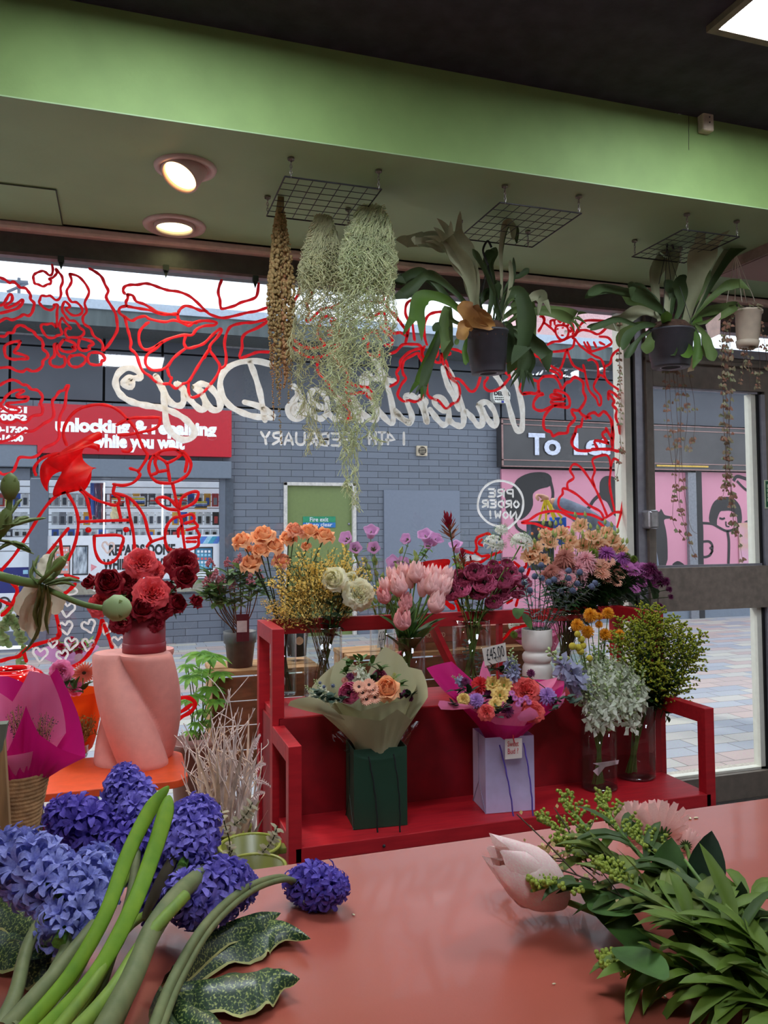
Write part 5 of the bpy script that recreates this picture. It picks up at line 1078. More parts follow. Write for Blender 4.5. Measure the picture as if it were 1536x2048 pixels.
# plum ranunculus
pRa=[pmat('plum_ranunculus_petal',(208,98,134),(156,64,94)),pmat('pink_ranunculus_petal',(234,128,168),(196,84,124))];gC=lmat('ranunculus_centre',(112,122,54))
RA=[ranunc(pRa[0],lmat('ranunculus_dark_centre',(66,48,40))),ranunc(pRa[1],MATS['ranunculus_dark_centre']),ranunc(pRa[0],gC)]
Yr=VASES['ran'][0].y
A_=[(892,1151,26,1,-.4,'pink one at the top left edge'),(913,1158,34,2,-.2,'second from the left in the top row'),(931,1160,34,0,-.1,'third from the left in the top row'),(951,1146,36,0,0,'left of centre in the top row'),(969,1169,38,1,0,'brightest pink, in the centre front'),(985,1146,36,0,.1,'with a dark eye, at the top centre'),(1003,1163,38,2,.2,'showing its green centre'),(1023,1149,34,1,.2,'second from the right in the top row'),(1042,1163,34,0,.5,'rightmost in the top row'),(1030,1183,34,0,.4,'right, in the second row'),(1000,1188,34,0,.1,'under the green centred one'),(958,1186,32,0,-.1,'in the second row at the centre left'),(905,1186,32,0,-.5,'left, drooping in the second row'),(1047,1183,28,1,.6,'at the far right, low'),(988,1206,28,2,0,'lowest in the middle'),(925,1181,30,1,-.3,'left of centre in the second row'),(975,1150,28,0,.1,'tucked behind at the top centre'),(987,1130,18,2,.1,'small closed bud standing highest, left one'),(1014,1128,20,2,.2,'small closed bud standing highest, right one')]
for i,(x,y,w_,k,dx,lb) in enumerate(A_):
 h=aY(x,y,Yr+R.uniform(-.06,.06));s=px2m(w_/2,h)/.68;d=(TOC(h,1.1)+Vector((dx*1.4,R.uniform(-.1,.3),0))).normalized();hb=h-d*s*.3
 stem_thing('plum_ranunculus','plum ranunculus, '+lb,'ranunculus','plum ranunculus in the clear vase',rimpath('ran',hb,R.uniform(-.012,.012),R.uniform(-.01,.01)),.0024,gStem,RA[k],'bloom',d,s,foliage=leaves_along(3,.05,.02,.45,.7,'lance'),fm=gLeafM)
def eucal(mb,P,n=10,sz=.024,lo=.2):
 for i in range(n):
  p=P[int((lo+(1-lo)*i/n)*(len(P)-1))];ax=(P[-1]-P[0]).normalized();s=ax.orthogonal().normalized();s2=ax.cross(s)
  for sg in (1,-1):
   a=i*1.4;d=(s*cos(a)+s2*sin(a))*sg+ax*.3;leafmesh(mb,p,d,ax,sz,sz*.9,.3,.05,0,3,'oval')
gEu=lmat('eucalyptus_grey_green',(70,92,78));b,r,hh=VASES['ran']
for q,lb in (((938,1305),'eucalyptus sprig pressed against the glass inside the ranunculus vase, left one'),((962,1330),'eucalyptus sprig inside the ranunculus vase, right one')):
 e=aY(q[0],q[1],b.y-r*.6);stem_thing('eucalyptus_sprig',lb,'eucalyptus',None,[e+Vector((0.0,.02,-.04)),e+Vector((-.01,.01,.02)),e+Vector((-.012,.0,.07))],.0012,gStem,foliage=lambda mb,P:eucal(mb,P,6,.02),fm=gEu)
# bell flowers
pCa=pmat('campanula_pink',(226,166,214),(214,146,200));BE=bell(pCa);gBud=pmat('pale_green_bud',(176,192,110),trans=.15);BU=budmesh(gBud)
Yc=VASES['cam'][0].y+.02
def leafy(n,L,w,el=.3): return leaves_along(n,L,w,.5,.98,'lance',.5,el)
C_=[(742,1066,24,.2,.4,'tallest at the left, above its green buds'),(747,1097,20,.1,-.1,'hanging just below the tallest left one'),(814,1079,18,-.4,0,'small, left of the pair over the panel'),(851,1074,24,-.1,.5,'upright, left of the top pair'),(869,1081,24,.6,.3,'leaning right, right of the top pair'),(912,1095,22,0,.8,'standing alone beside the red bracted stem'),(790,1125,24,-.5,-.3,'low, left of the double pair'),(803,1128,22,.4,-.2,'low, right of the double pair'),(694,1078,22,-.3,0,'at the far left over the broom'),(710,1098,20,.2,0,'at the left, half hidden by broom'),(857,1092,14,0,.2,'tiny, under the top pair')]
for i,(x,y,w_,dx,up,lb) in enumerate(C_):
 h=aY(x,y,Yc+R.uniform(-.02,.05));s=px2m(w_/2,h)/.85;d=(TOC(h,.3+up)+Vector((dx,.3,0))).normalized();hb=h-d*s*.8
 def ex(t,P,n=5):
  for k in range(n):
   p=P[-4-k]+Vector((R.uniform(-.03,.03),R.uniform(-.01,.02),R.uniform(.0,.045)));t2=P[-5-k];put('bud_stalk',MB().tube([t2,p],.0014,4),gStem,t)
   inst('bud',BU,LASTP[0],p,face((R.uniform(-.6,.6),-.2,1)),.024)
 stem_thing('bell_flower','pink bell flower, '+lb,'bell flower','pink bell flowers behind the tulips',rimpath('cam' if x<880 else 'ran',hb,R.uniform(-.006,.006),R.uniform(-.006,.006)),.002,gStem,BE,'bell',d,s,foliage=leafy(34,.05,.018),fm=gLeafL,extra=ex)
# leucadendron
pL=pmat('crimson_bract',(158,34,52),(120,24,44));pL2=pmat('olive_bract',(120,92,52),(150,60,50));LE=leuca(pL,pL2)
for x,y,s,dx,lb in ((897,1045,.050,-.16,'crimson and olive bracted stem standing tallest behind the ranunculus'),(925,1110,.030,.1,'smaller olive bracted stem just right of the tall crimson one')):
 h=aY(x,y,Yr+.05);d=Vector((dx,-.1,1)).normalized();stem_thing('leucadendron',lb,'foliage stem',None,rimpath('ran',h,.004,.01),.003,gStemD,LE,'bract_head',d,s,foliage=leaves_along(9,.05,.010,.55,.9,'blade',el=1.6),fm=pL2)
# nerine
pN=pmat('white_nerine_petal',(250,250,244),(238,240,228),trans=.45);NE=nerine(pN)
for x,y,s,lb in ((987,1090,.062,'spidery white nerine, left one above the ranunculus'),(1043,1088,.070,'spidery white nerine, right one beside the peach lisianthus'),(1003,1062,.04,'spidery white nerine, small highest one below the speech bubble')):
 h=aY(x,y,Yr+.04);stem_thing('white_nerine',lb,'nerine',None,rimpath('ran',h,.012,.01),.0032,gStem,NE,'flower_head',Vector((.1,-.4,1)),s)
# thistles
mTh=mat('thistle_steel_blue',(84,94,122),.7,var=.25,scale=300);mTb=lmat('thistle_bract',(130,148,150));TH=thistle(mTh,mTb)
for i,(x,y) in enumerate(((1080,1135),(1043,1144),(1070,1157),(1049,1169),(1082,1161),(1095,1169),(1108,1164),(1060,1185),(1135,1146),(1135,1161),(1159,1149),(1154,1172),(1119,1187),(1144,1186),(1181,1178),(1190,1171))):
 b_=VASES['thi'][0];h=aY(x,y,b_.y-.04+R.uniform(-.03,.03));s=px2m(8.8,h)
 stem_thing('blue_thistle','steel blue thistle, %s from the left in the white vase'%ORD(1+sorted([1080,1043,1070,1049,1082,1095,1108,1060,1135,1135.5,1159,1154,1119,1144,1181,1190]).index(x if i!=9 else 1135.5)),'thistle','blue thistles in the white vase',rimpath('thi',h,R.uniform(-.01,.01),R.uniform(-.01,.01),f=.7),.0016,gStemD,TH,'thistle_head',Vector((R.uniform(-.4,.4),-.4,1)),s,foliage=leaves_along(16,.05,.008,.5,.98,'blade',el=.6),fm=mTb)
b_=VASES['thi'][0]
h=aY(1040,1222,b_.y-.05);stem_thing('drooping_foliage','broad dark leaf stem drooping over the left lip of the white vase','leaf',None,rimpath('thi',h),.0018,gLeafM,foliage=lambda mb,P:(leafmesh(mb,P[-1]+Vector((0,0,.01)),(-.4,-.5,.2),(0,0,1),.075,.05,1.5,.1,0,5,'oval'),leafmesh(mb,P[-3],(.3,-.6,-.7),(0,-1,.3),.08,.04,.5,.1,0,5,'lance')),fm=gLeafM)
# peach lisianthus and mums in the big right vase
pLi=pmat('peach_lisianthus_petal',(250,214,172),(242,192,152),trans=.4);LI=ruffle(pLi,mat('lisianthus_throat',(60,46,40),.8));LI2=ruffle(pLi,gLeafL)
bl=VASES['lis'][0]
Q=[(1068,1096,36),(1060,1113,34),(1085,1119,30),(1100,1084,34),(1122,1064,30),(1141,1080,34),(1160,1050,32),(1166,1090,32),(1186,1072,32),(1206,1096,34),(1226,1080,32),(1240,1098,30),(1214,1064,28),(1134,1098,28),(1092,1066,24),(1182,1100,28),(1196,1084,26)]
xs_=sorted(q[0] for q in Q)
for i,(x,y,w_) in enumerate(Q):
 h=aY(x,y,bl.y+.04+R.uniform(-.05,.05));s=px2m(w_/2,h);d=(TOC(h,.9)+Vector((R.uniform(-.5,.5),0,0))).normalized()
 def ex(t,P):
  for k in range(2):
   p=h+Vector((R.uniform(-.035,.035),R.uniform(-.02,.02),R.uniform(.018,.045)));put('bud_stalk',MB().tube([P[-5],p],.0013,4),gStem,t);inst('bud',BU,LASTP[0],p,face((R.uniform(-.3,.3),0,1)),.019)
 stem_thing('peach_lisianthus','peach lisianthus, %s from the left in the band above the mums'%ORD(1+xs_.index(x)),'lisianthus','peach lisianthus above the mums',rimpath('lis',h-d*s*.5,R.uniform(-.015,.015),R.uniform(-.015,.015),f=.8),.0018,gStem,LI if i in(1,2) else LI2,'bloom',d,s,foliage=leafy(3,.035,.014),fm=gLeafM,extra=ex)
def P_(nm,c,c2=None): return pmat(nm,c,c2)
mums={'rust':pompon(P_('dusty_rust_petal',(216,152,136),(192,120,108)),7,w=.2,L=1,curl=.9),'pink':pompon(P_('dusty_pink_petal',(246,194,198),(232,164,174)),7,w=.2,curl=.9),
 'peach':daisy(P_('peach_mum_petal',(250,204,176),(240,176,150)),mat('mum_tan_centre',(190,130,90),.8),20,3,.2,.25,.3),'eyed':daisy(P_('peach_mum_petal',(234,176,150)),mat('mum_dark_eye',(50,26,20),.8),18,2,.24,.3,.15),
 'purple':pompon(P_('purple_mum_petal',(196,118,194),(166,88,164)),7,w=.2,curl=.8),'orchid':daisy(P_('orchid_mum_petal',(232,154,216),(212,126,196)),mat('mum_yellow_green',(150,150,60),.8),22,3,.18,.22,.3),
 'plum':pompon(P_('deep_plum_petal',(126,42,94),(92,28,70)),6,w=.24,curl=.8),'green':pompon(P_('lime_pompon_petal',(128,150,58),(104,128,44)),8,el1=-40,w=.22,curl=.4)}
cn_={'rust':'dusty rust','pink':'dusty pink','peach':'peach','eyed':'dark eyed peach','purple':'purple','orchid':'orchid pink','plum':'deep plum','green':'lime green'}
W=[('rust',1130,1114,46),('rust',1110,1136,40),('rust',1096,1148,34),('pink',1172,1118,46),('pink',1158,1136,40),('pink',1136,1144,42),('pink',1120,1154,30),('peach',1200,1132,42),('peach',1184,1148,34),('eyed',1218,1122,26),('eyed',1236,1134,28),('eyed',1230,1150,26),('eyed',1250,1125,26),('peach',1212,1158,28),
 ('purple',1213,1108,44),('orchid',1262,1128,36),('orchid',1276,1144,38),('orchid',1290,1136,32),('orchid',1262,1160,34),('orchid',1300,1154,34),('orchid',1282,1166,26),('purple',1246,1116,34),('orchid',1270,1178,24),('plum',1302,1136,34),('plum',1316,1150,28),('plum',1332,1162,24),('plum',1339,1178,16),('plum',1342,1193,14),('plum',1320,1212,18),('green',1186,1106,26),('green',1254,1112,20),('green',1268,1117,18),('pink',1155,1172,20),('orchid',1246,1180,20)]
W+=[(k,x+5,y+15,w_*.8) for k,x,y,w_ in W if y<1160 and k not in('green','purple')]+[(k,x-7,y+4,w_*.8) for k,x,y,w_ in W if k in('rust','pink','orchid')]
seen={}
for k,x,y,w_ in W:
 seen.setdefault(k,[]).append(x)
for i,(k,x,y,w_) in enumerate(W):
 h=aY(x,y,bl.y-.03+R.uniform(-.04,.05));s=px2m(w_/2,h)*1.1;d=(TOC(h,1.0)+Vector(((x-1190)/160,0,0))).normalized()
 srt=sorted(seen[k]);lb='%s chrysanthemum, %s from the left of its colour in the right bunch'%(cn_[k],ORD(1+srt.index(x)))
 stem_thing('chrysanthemum',lb,'chrysanthemum','mixed chrysanthemums in the right rear vase',rimpath('lis',h-d*s*.2,R.uniform(-.02,.02),R.uniform(-.02,.02),f=.8),.002,gStemD,mums[k],'bloom',d,s*.95,foliage=leaves_along(24,.06,.03,.46,.93,'lance'),fm=gLeaf)
# yellow mums and craspedia
mY=pompon(P_('yellow_mum_petal',(232,166,40),(214,140,24)),9,el1=-25,w=.2,curl=.5,dense=1.3)
bd=VASES['sol'][0];bd2=VASES['del'][0]
for x,y,w_,lb in ((1216,1225,28,'highest, at the right'),(1181,1229,34,'large, left of the highest'),(1154,1249,30,'leftmost, above the yellow balls'),(1175,1262,30,'below the leftmost'),(1198,1232,18,'small, between the two highest'),(1210,1267,28,'in the middle above the white delphinium'),(1240,1268,24,'rightmost, sunk in the goldenrod'),(1198,1248,18,'half open, under the highest')):
 h=aY(x,y,bd2.y+.03);s=px2m(w_/2,h);d=(TOC(h,.9)+Vector(((x-1200)/120,0,0))).normalized()
 stem_thing('yellow_chrysanthemum','yellow chrysanthemum, '+lb,'chrysanthemum','yellow chrysanthemums over the white delphinium',rimpath('del',h-d*s*.2,R.uniform(-.01,.01),.0),.002,gStem,mY,'bloom',d,s,foliage=leaves_along(4,.045,.02,.6,.9),fm=gLeafM)
mCr=mat('craspedia_yellow',(196,178,56),.8,var=.25,scale=400,bump=.5,bscale=400);mb=MB();mb.ball((0,0,.8),1,14,9);CR=mb.mesh('ball_head',[mCr])
for x,y,w_,lb in ((1155,1267,13,'highest of the yellow balls, at the left'),(1163,1277,14,'second highest of the yellow balls'),(1145,1291,15,'left one of the middle trio'),(1157,1294,15,'middle one of the middle trio'),(1166,1290,14,'right one of the middle trio'),(1161,1301,15,'brightest, just under the middle trio'),(1179,1315,13,'lowest of the balls, among delphinium'),(1135,1316,10,'smallest, at the far left')):
 h=aY(x,y,bd2.y-.05);s=px2m(w_/2,h);stem_thing('billy_button','yellow billy button ball, '+lb,'billy button','yellow billy buttons beside the white delphinium',rimpath('del',h-Vector((0,0,s)),-.008,0),.0012,gStem,CR,'ball_head',Vector((0,0,1)),s)
# delphinium
pD=pmat('white_delphinium_petal',(238,240,226),(206,216,186),trans=.4);pDb=pmat('pale_blue_delphinium',(176,178,206),(156,160,190));gB2=pmat('delphinium_bud',(176,192,136),trans=.15)
def delph(pm,n=32,L=.20):
 mb=MB();mb.tube([(0,0,-.02),(.004,0,L*.5),(0,0,L)],.0014,5,1)
 for i in range(n):
  t=i/n;a=i*2.4;z=L*t;rr=.017*(1-t*.5);d=Vector((cos(a),sin(a),.35+.5*t)).normalized();c=Vector((cos(a)*rr,sin(a)*rr,z+.01));mb.tube([(0,0,z),c],.0007,3,1,cap=False)
  M=Matrix.Translation(c)@face(d).to_matrix().to_4x4()
  if t<.55 and i%3:
   f=MB();s=.0092*(1-t*.35);cup(f,5,lambda q:s*(.25+.75*q**.6),s*1.0,1.9,0,0,s*.05,nu=4,nv=4,jit=.1,edge=.5);f.tube([(0,0,0),(0,0,-s*.9)],[s*.2,s*.05],4);mb.join(f,M)
  else:
   f=MB();s=.0052*(1.4-t*.6);f.ball((0,0,0),s,6,4,2,1.5);mb.join(f,M)
 return mb.mesh('flower_spike',[pm,gStem,gB2])
DW=[delph(pD),delph(pD,26,.17)];DB=delph(pDb,24,.16)
Dl=[(1205,1276,1200,.05,'tallest, pale green tip in the middle'),(1188,1292,1190,.0,'left of the tallest spike'),(1228,1290,1222,-.02,'just right of the tallest spike'),(1245,1300,1240,.03,'third from the right'),(1266,1312,1252,-.04,'second from the right, full of open flowers'),(1286,1336,1262,-.03,'rightmost, leaning right'),(1168,1306,1182,-.02,'left, behind the yellow balls'),(1155,1325,1180,-.04,'leftmost of the white ones, leaning left'),(1215,1320,1212,-.08,'in front at the centre'),(1240,1345,1230,-.08,'in front at the right, wide open'),(1190,1345,1200,-.09,'in front at the left'),(1276,1370,1245,-.06,'short, low at the right over the rim'),(1175,1372,1195,-.08,'short, low at the left over the rim'),(1214,1372,1214,-.10,'short, low over the middle of the rim')]
for i,(x,y,xb,dy,lb) in enumerate(Dl):
 tip=aY(x,y,bd2.y+dy);dn=aY(xb+(x-xb)*.35,y+88,bd2.y+dy*.6);d=(tip-dn)
 stem_thing('white_delphinium','white delphinium spike, '+lb,'delphinium','white delphinium spikes in the lower shelf vase',rimpath('del',dn,R.uniform(-.01,.01),0,f=.8),.0018,gStem,DW[i%2],'flower_spike',d,d.length/(.20 if i%2==0 else .17))
for x,y,xb,yb_,lb in ((1098,1300,1160,1370,'pale blue delphinium arching far left past the white vase'),(1130,1318,1170,1390,'pale blue delphinium leaning left below the yellow balls')):
 tip=aY(x,y,bd2.y-.06);dn=aY(xb,yb_,bd2.y-.03);stem_thing('blue_delphinium',lb,'delphinium',None,rimpath('del',dn,f=.9),.0016,gStem,DB,'flower_spike',tip-dn,(tip-dn).length/.16)
# goldenrod
pS=pmat('goldenrod_yellow_green',(184,182,50),(124,148,50),trans=.15,rough=.7);gS=lmat('goldenrod_leaf',(52,84,34))
def golden(L=.16,n=11):
 mb=MB();mb.tube([(0,0,-.03),(0,0,L)],.0016,4,1)
 for i in range(n*2):
  t=i/n/2;a=i*2.4;l=.07*(1-t)+.015;p=Vector((0,0,L*(.15+.85*t)));d=Vector((cos(a),sin(a),.75)).normalized();q=smooth([p,p+d*l*.6,p+d*l+Vector((cos(a),sin(a),-.1))*.008],3);mb.tube(q,.0008,3,1,cap=False)
  for k in range(9):
   c=q[int((.25+.75*k/9)*(len(q)-1))];mb.ball(c+Vector((R.uniform(-.004,.004),R.uniform(-.004,.004),R.uniform(0,.006))),.0034,5,3,0)
 return mb.mesh('flower_plume',[pS,gS])
GO=[golden(),golden(.13,9),golden(.18,12)]
bs=VASES['sol'][0]
Gd=[(1240,1240),(1262,1232),(1285,1222),(1305,1236),(1325,1238),(1345,1246),(1366,1252),(1385,1258),(1398,1280),(1392,1300),(1252,1262),(1278,1258),(1302,1262),(1330,1272),(1355,1280),(1370,1300),(1268,1290),(1298,1296),(1328,1305),(1350,1320),(1238,1285),(1312,1330),(1284,1325),(1376,1330),(1318,1218),(1336,1230),(1299,1226),(1350,1345),(1270,1345),(1325,1350),(1364,1360)]
xs_=sorted(g[0] for g in Gd)
for i,(x,y) in enumerate(Gd):
 tip=aY(x,y,bs.y+R.uniform(-.09,.08));dn=aY(1291+(x-1291)*.6,y+75,bs.y+R.uniform(-.04,.03));d=tip-dn
 stem_thing('goldenrod','green and yellow goldenrod stem, %s from the left in the lower right vase'%ORD(1+xs_.index(x)),'goldenrod','goldenrod stems in the lower right vase',rimpath('sol',dn,R.uniform(-.012,.012),R.uniform(-.01,.01),f=.75),.0019,gStem,GO[i%3],'flower_plume',d,d.length/.15,foliage=leaves_along(30,.07,.022,.5,.98,'lance'),fm=gS)
# ---------------- wrapped bouquets ----------------
def wrapm(name,c,tr=.25): return mat(name,c,.55,var=.04,scale=8,trans=tr,spec=.3)
def wrap(name,par,base,rb,rim,m_,fold=.01,nv=10,bow=.25,label=None):
 """cone of paper: rim = list of (angle deg, radius, height) with sharp corners between them; angle 0 = +X, -90 = towards the room"""
 rim=sorted(rim);n=len(rim);rows=[];A=[]
 for i in range(n):
  a0,r0,z0=rim[i];a1,r1,z1=rim[(i+1)%n];a1+=360 if i==n-1 else 0
  for k in range(6):
   t=k/6;A.append((rad(a0+(a1-a0)*t),r0+(r1-r0)*t-.0*sin(PI*t),z0+(z1-z0)*t))
 for j in range(nv+1):
  t=j/nv;row=[]
  for i,(a,r,z) in enumerate(A):
   rr=rb+(r-rb)*(t**(1+bow))+fold*sin(i*1.7)*sin(PI*t)*.6;row.append((base.x+rr*cos(a),base.y+rr*sin(a),base.z+z*t))
  rows.append(row)
 return put(name,MB().grid(rows,0,True),m_,par,label=label)
def sheet_px(name,par,pts,Yf,m_,bulge=.02,label=None):
 """a free paper flap through picture points on a depth given per point"""
 P=[aY(x,y,Yy) for x,y,Yy in pts];c=sum(P,Vector())/len(P);c.y-=bulge;n=len(P)
 P2=smooth(P,2,True)[:-1];n=len(P2);mb=MB();ring=[c.lerp(p,.5)+Vector((0,-bulge*.4,0)) for p in P2]
 mb.add([c]+ring+P2,[(0,1+i,1+(i+1)%n) for i in range(n)]+[(1+i,1+n+i,1+n+(i+1)%n,1+(i+1)%n) for i in range(n)]);return put(name,mb,m_,par,label=label)
def flower_in(par,nm,me,x,y,w_,Yb,up=.7,dx=0,stretch=1,label=None):
 h=aY(x,y,Yb);s=px2m(w_/2,h);d=(TOC(h,up)+Vector((dx,0,0))).normalized();return inst(nm,me,par,h-d*s*.4,face(d,R.uniform(0,6)),s,label)
def leaf_clump(par,nm,pts,Yb,L,w,m_,shape='oval',n=5,curl=.4):
 mb=MB()
 for x,y in pts:
  p=aY(x,y,Yb)
  for k in range(n): leafmesh(mb,p+Vector((R.uniform(-.008,.008),R.uniform(-.01,.01),R.uniform(-.008,.008))),(R.uniform(-1,1),R.uniform(-.8,.3),R.uniform(.1,1)),(0,0,1),L*R.uniform(.7,1.1),w,curl,.1,0,4,shape)
 return put(nm,mb,m_,par)
# sage bouquet
_,a,q,z1,nrm,k,dp=bagG
cb=(a+q)/2+nrm*dp*.5;Yc=cb.y
base=Vector((cb.x,cb.y,z1-.02));ps=wrapm('sage_kraft_paper',(176,174,138));t=root('sage_bouquet',base,'bouquet wrapped in sage green paper standing in the dark green bag','bouquet')
zz=lambda py:aD(760,py,depth(base)).z-base.z
wrap('outer_paper',t,base,.075,[(-150,.20,zz(1408)),(-100,.13,zz(1425)),(-75,.14,zz(1405)),(-45,.14,zz(1432)),(-20,.19,zz(1395)),(12,.20,zz(1352)),(50,.17,zz(1345)),(88,.12,zz(1372)),(120,.15,zz(1322)),(165,.23,zz(1372)),(195,.26,zz(1395))],ps,.006)
wrap('inner_paper',t,base+Vector((0,.0,.01)),.07,[(-130,.14,zz(1412)),(-90,.12,zz(1400)),(-40,.12,zz(1398)),(0,.16,zz(1380)),(30,.15,zz(1330)),(60,.16,zz(1312)),(100,.09,zz(1390)),(140,.16,zz(1335)),(180,.17,zz(1390))],ps,.006)
pc=glassmat('cellophane',(.95,.94,.9),ior=1.5,gl=1.2)
wrap('cellophane',t,base+Vector((0,0,-.02)),.08,[(-165,.16,zz(1470)),(-130,.12,zz(1490)),(-60,.12,zz(1488)),(-20,.13,zz(1452)),(0,.17,zz(1440)),(60,.14,zz(1450)),(150,.16,zz(1445))],pc,.008,6)
sheet_px('paper_flap',t,[(576,1411,Yc-.12),(600,1396,Yc-.14),(640,1398,Yc-.14),(690,1440,Yc-.12),(650,1430,Yc-.1)],0,ps,.01)
Yf=Yc-.05
flower_in(t,'ranunculus',RA[1],699,1386,50,Yf-.03,.4,-.3);flower_in(t,'ranunculus',RA[2],759,1354,34,Yf+.02,.3);flower_in(t,'rose',RO[0],774,1376,58,Yf-.05,.5)
for x,y in ((725,1384),(745,1378),(733,1397),(750,1393),(718,1372),(738,1368)): flower_in(t,'daisy',mums['eyed'],x,y,27,Yf-.06,.4)
for x,y,s in ((648,1374,9),(666,1372,10),(640,1366,8)): flower_in(t,'thistle_head',TH,x,y,s,Yf-.03,.6)
for x,y,w_ in ((700,1352,20),(712,1345,18),(690,1360,18),(812,1385,20),(820,1395,16),(800,1390,16)): flower_in(t,'chrysanthemum',mums['rust' if w_%4 else 'plum'],x,y,w_,Yf,.5)
for x,y,x2,y2 in ((716,1318,722,1370),(630,1360,655,1400),(650,1380,668,1408),(728,1335,738,1375),(612,1372,640,1405)):
 tip=aY(x,y,Yf);dn=aY(x2,y2,Yf);inst('delphinium_spike',DW[1],t,dn,face(tip-dn),(tip-dn).length/.17)
leaf_clump(t,'foliage',((700,1330),(720,1322),(740,1330),(690,1345),(760,1340),(715,1345),(800,1370),(786,1360)),Yf+.03,.04,.02,gLeafM,n=6)
leaf_clump(t,'eucalyptus',((640,1395),(648,1399),(655,1402),(662,1400),(668,1398),(636,1390),(630,1385),(674,1400),(680,1402)),Yf-.05,.03,.026,gEu,n=4)
leaf_clump(t,'dark_foliage',((720,1395),(760,1395),(800,1392),(690,1400),(745,1360),(820,1392)),Yf+.0,.04,.02,gLeafD,n=6)
inst('goldenrod_sprig',GO[0],t,aY(785,1372,Yf),face((.2,0,1)),.28)
# magenta bouquet
_,a,q,z1,nrm,k,dp=bagL
cb=(a+q)/2+nrm*dp*.5;Yc=cb.y;base=Vector((cb.x,cb.y,z1-.02));zz=lambda py:aD(1010,py,depth(base)).z-base.z
pm_=wrapm('magenta_tissue',(204,24,120),.35);pk_=wrapm('pink_tissue',(232,124,168),.35)
t=root('magenta_bouquet',base,'bouquet wrapped in magenta and pink paper standing in the lavender bag','bouquet')
wrap('magenta_paper',t,base,.07,[(-160,.20,zz(1395)),(-125,.17,zz(1428)),(-90,.17,zz(1432)),(-60,.18,zz(1420)),(-25,.21,zz(1400)),(0,.27,zz(1372)),(30,.20,zz(1375)),(70,.12,zz(1395)),(110,.14,zz(1380)),(140,.20,zz(1330)),(165,.29,zz(1335)),(185,.25,zz(1372))],pm_,.008)
wrap('pink_paper',t,base+Vector((0,0,.008)),.065,[(-150,.17,zz(1408)),(-100,.145,zz(1415)),(-70,.15,zz(1406)),(-50,.14,zz(1400)),(-20,.17,zz(1392)),(0,.24,zz(1368)),(30,.14,zz(1392)),(80,.10,zz(1385)),(100,.12,zz(1335)),(130,.10,zz(1385)),(170,.18,zz(1385))],pk_,.006)
sheet_px('paper_flap',t,[(879,1401,Yc-.16),(905,1405,Yc-.16),(950,1413,Yc-.14),(930,1418,Yc-.14),(882,1419,Yc-.16)],0,pk_,.006,label='folded pink paper corner')
sheet_px('paper_flap',t,[(1060,1414,Yc-.18),(1078,1432,Yc-.17),(1050,1444,Yc-.17),(1034,1434,Yc-.17)],0,pk_,.006)
sheet_px('paper_flap',t,[(1130,1383,Yc-.1),(1127,1405,Yc-.1),(1112,1420,Yc-.1),(1108,1410,Yc-.08)],0,pk_,.004)
Yf=Yc-.06
pCo=pmat('coral_rose_petal',(236,84,88),(230,110,100));CO=rose(pCo,'cabbage')
pLv=pmat('lilac_carnation_petal',(190,150,214),(170,126,196));LC=pompon(pLv,8,w=.34,curl=.5,el1=-5)
pCm=pmat('butter_rose_petal',(240,214,140),(232,196,110));BR=ruffle(pCm,gLeafL);BR2=rose(pCm,'cabbage')
pRdc=pmat('coral_red_carnation',(226,60,60),(206,44,52));RC=pompon(pRdc,8,w=.34,curl=.5,el1=0)
for nm,me,x,y,w_,dy in (('carnation',RC,960,1368,38,0),('rose',CO,1050,1378,56,-.02),('rose',CO,972,1422,32,-.1),('rose',CO,1066,1420,42,-.09),('carnation',LC,952,1399,34,-.07),('carnation',LC,1094,1390,40,-.05),('rose',BR2,927,1396,24,-.06),('butter_lisianthus',BR,985,1368,30,-.02),('butter_lisianthus',BR,1008,1370,30,-.03),('butter_lisianthus',BR,1000,1390,32,-.06),('butter_lisianthus',BR,990,1408,24,-.08),('scabious',mums['plum'],931,1362,22,0),('scabious',mums['plum'],1062,1345,20,.04),('scabious',mums['plum'],1015,1420,30,-.07),('scabious',mums['plum'],978,1385,24,-.02)): flower_in(t,nm,me,x,y,w_,Yf+dy,.5)
for x,y in ((1030,1396),(1042,1400),(1052,1396),(1036,1408),(1024,1386),(1058,1404)): flower_in(t,'waxflower',mums['orchid'],x,y,13,Yf-.08,.4)
for x,y,x2,y2 in ((1023,1298,1016,1362),(1032,1312,1028,1360),(905,1352,930,1372),(918,1348,928,1366)):
 tip=aY(x,y,Yf+.02);dn=aY(x2,y2,Yf+.02);inst('stock_spike',DB,t,dn,face(tip-dn),(tip-dn).length/.16)
leaf_clump(t,'eucalyptus',((998,1425),(990,1432),(1005,1416),(1120,1402),(1135,1398),(1148,1406),(1100,1418),(905,1410)),Yf-.09,.032,.028,gEu,n=4)
leaf_clump(t,'dark_foliage',((940,1385),(970,1395),(1020,1405),(1075,1402),(915,1385),(1000,1345),(985,1340),(1045,1412),(1110,1408),(960,1412)),Yf-.02,.04,.022,gLeafD,n=7)
put('dark_twig',MB().tube([aY(x,y,Yf+.02) for x,y in ((1040,1352),(1060,1355),(1085,1372),(1105,1388))],.002,4),gStemD,t)
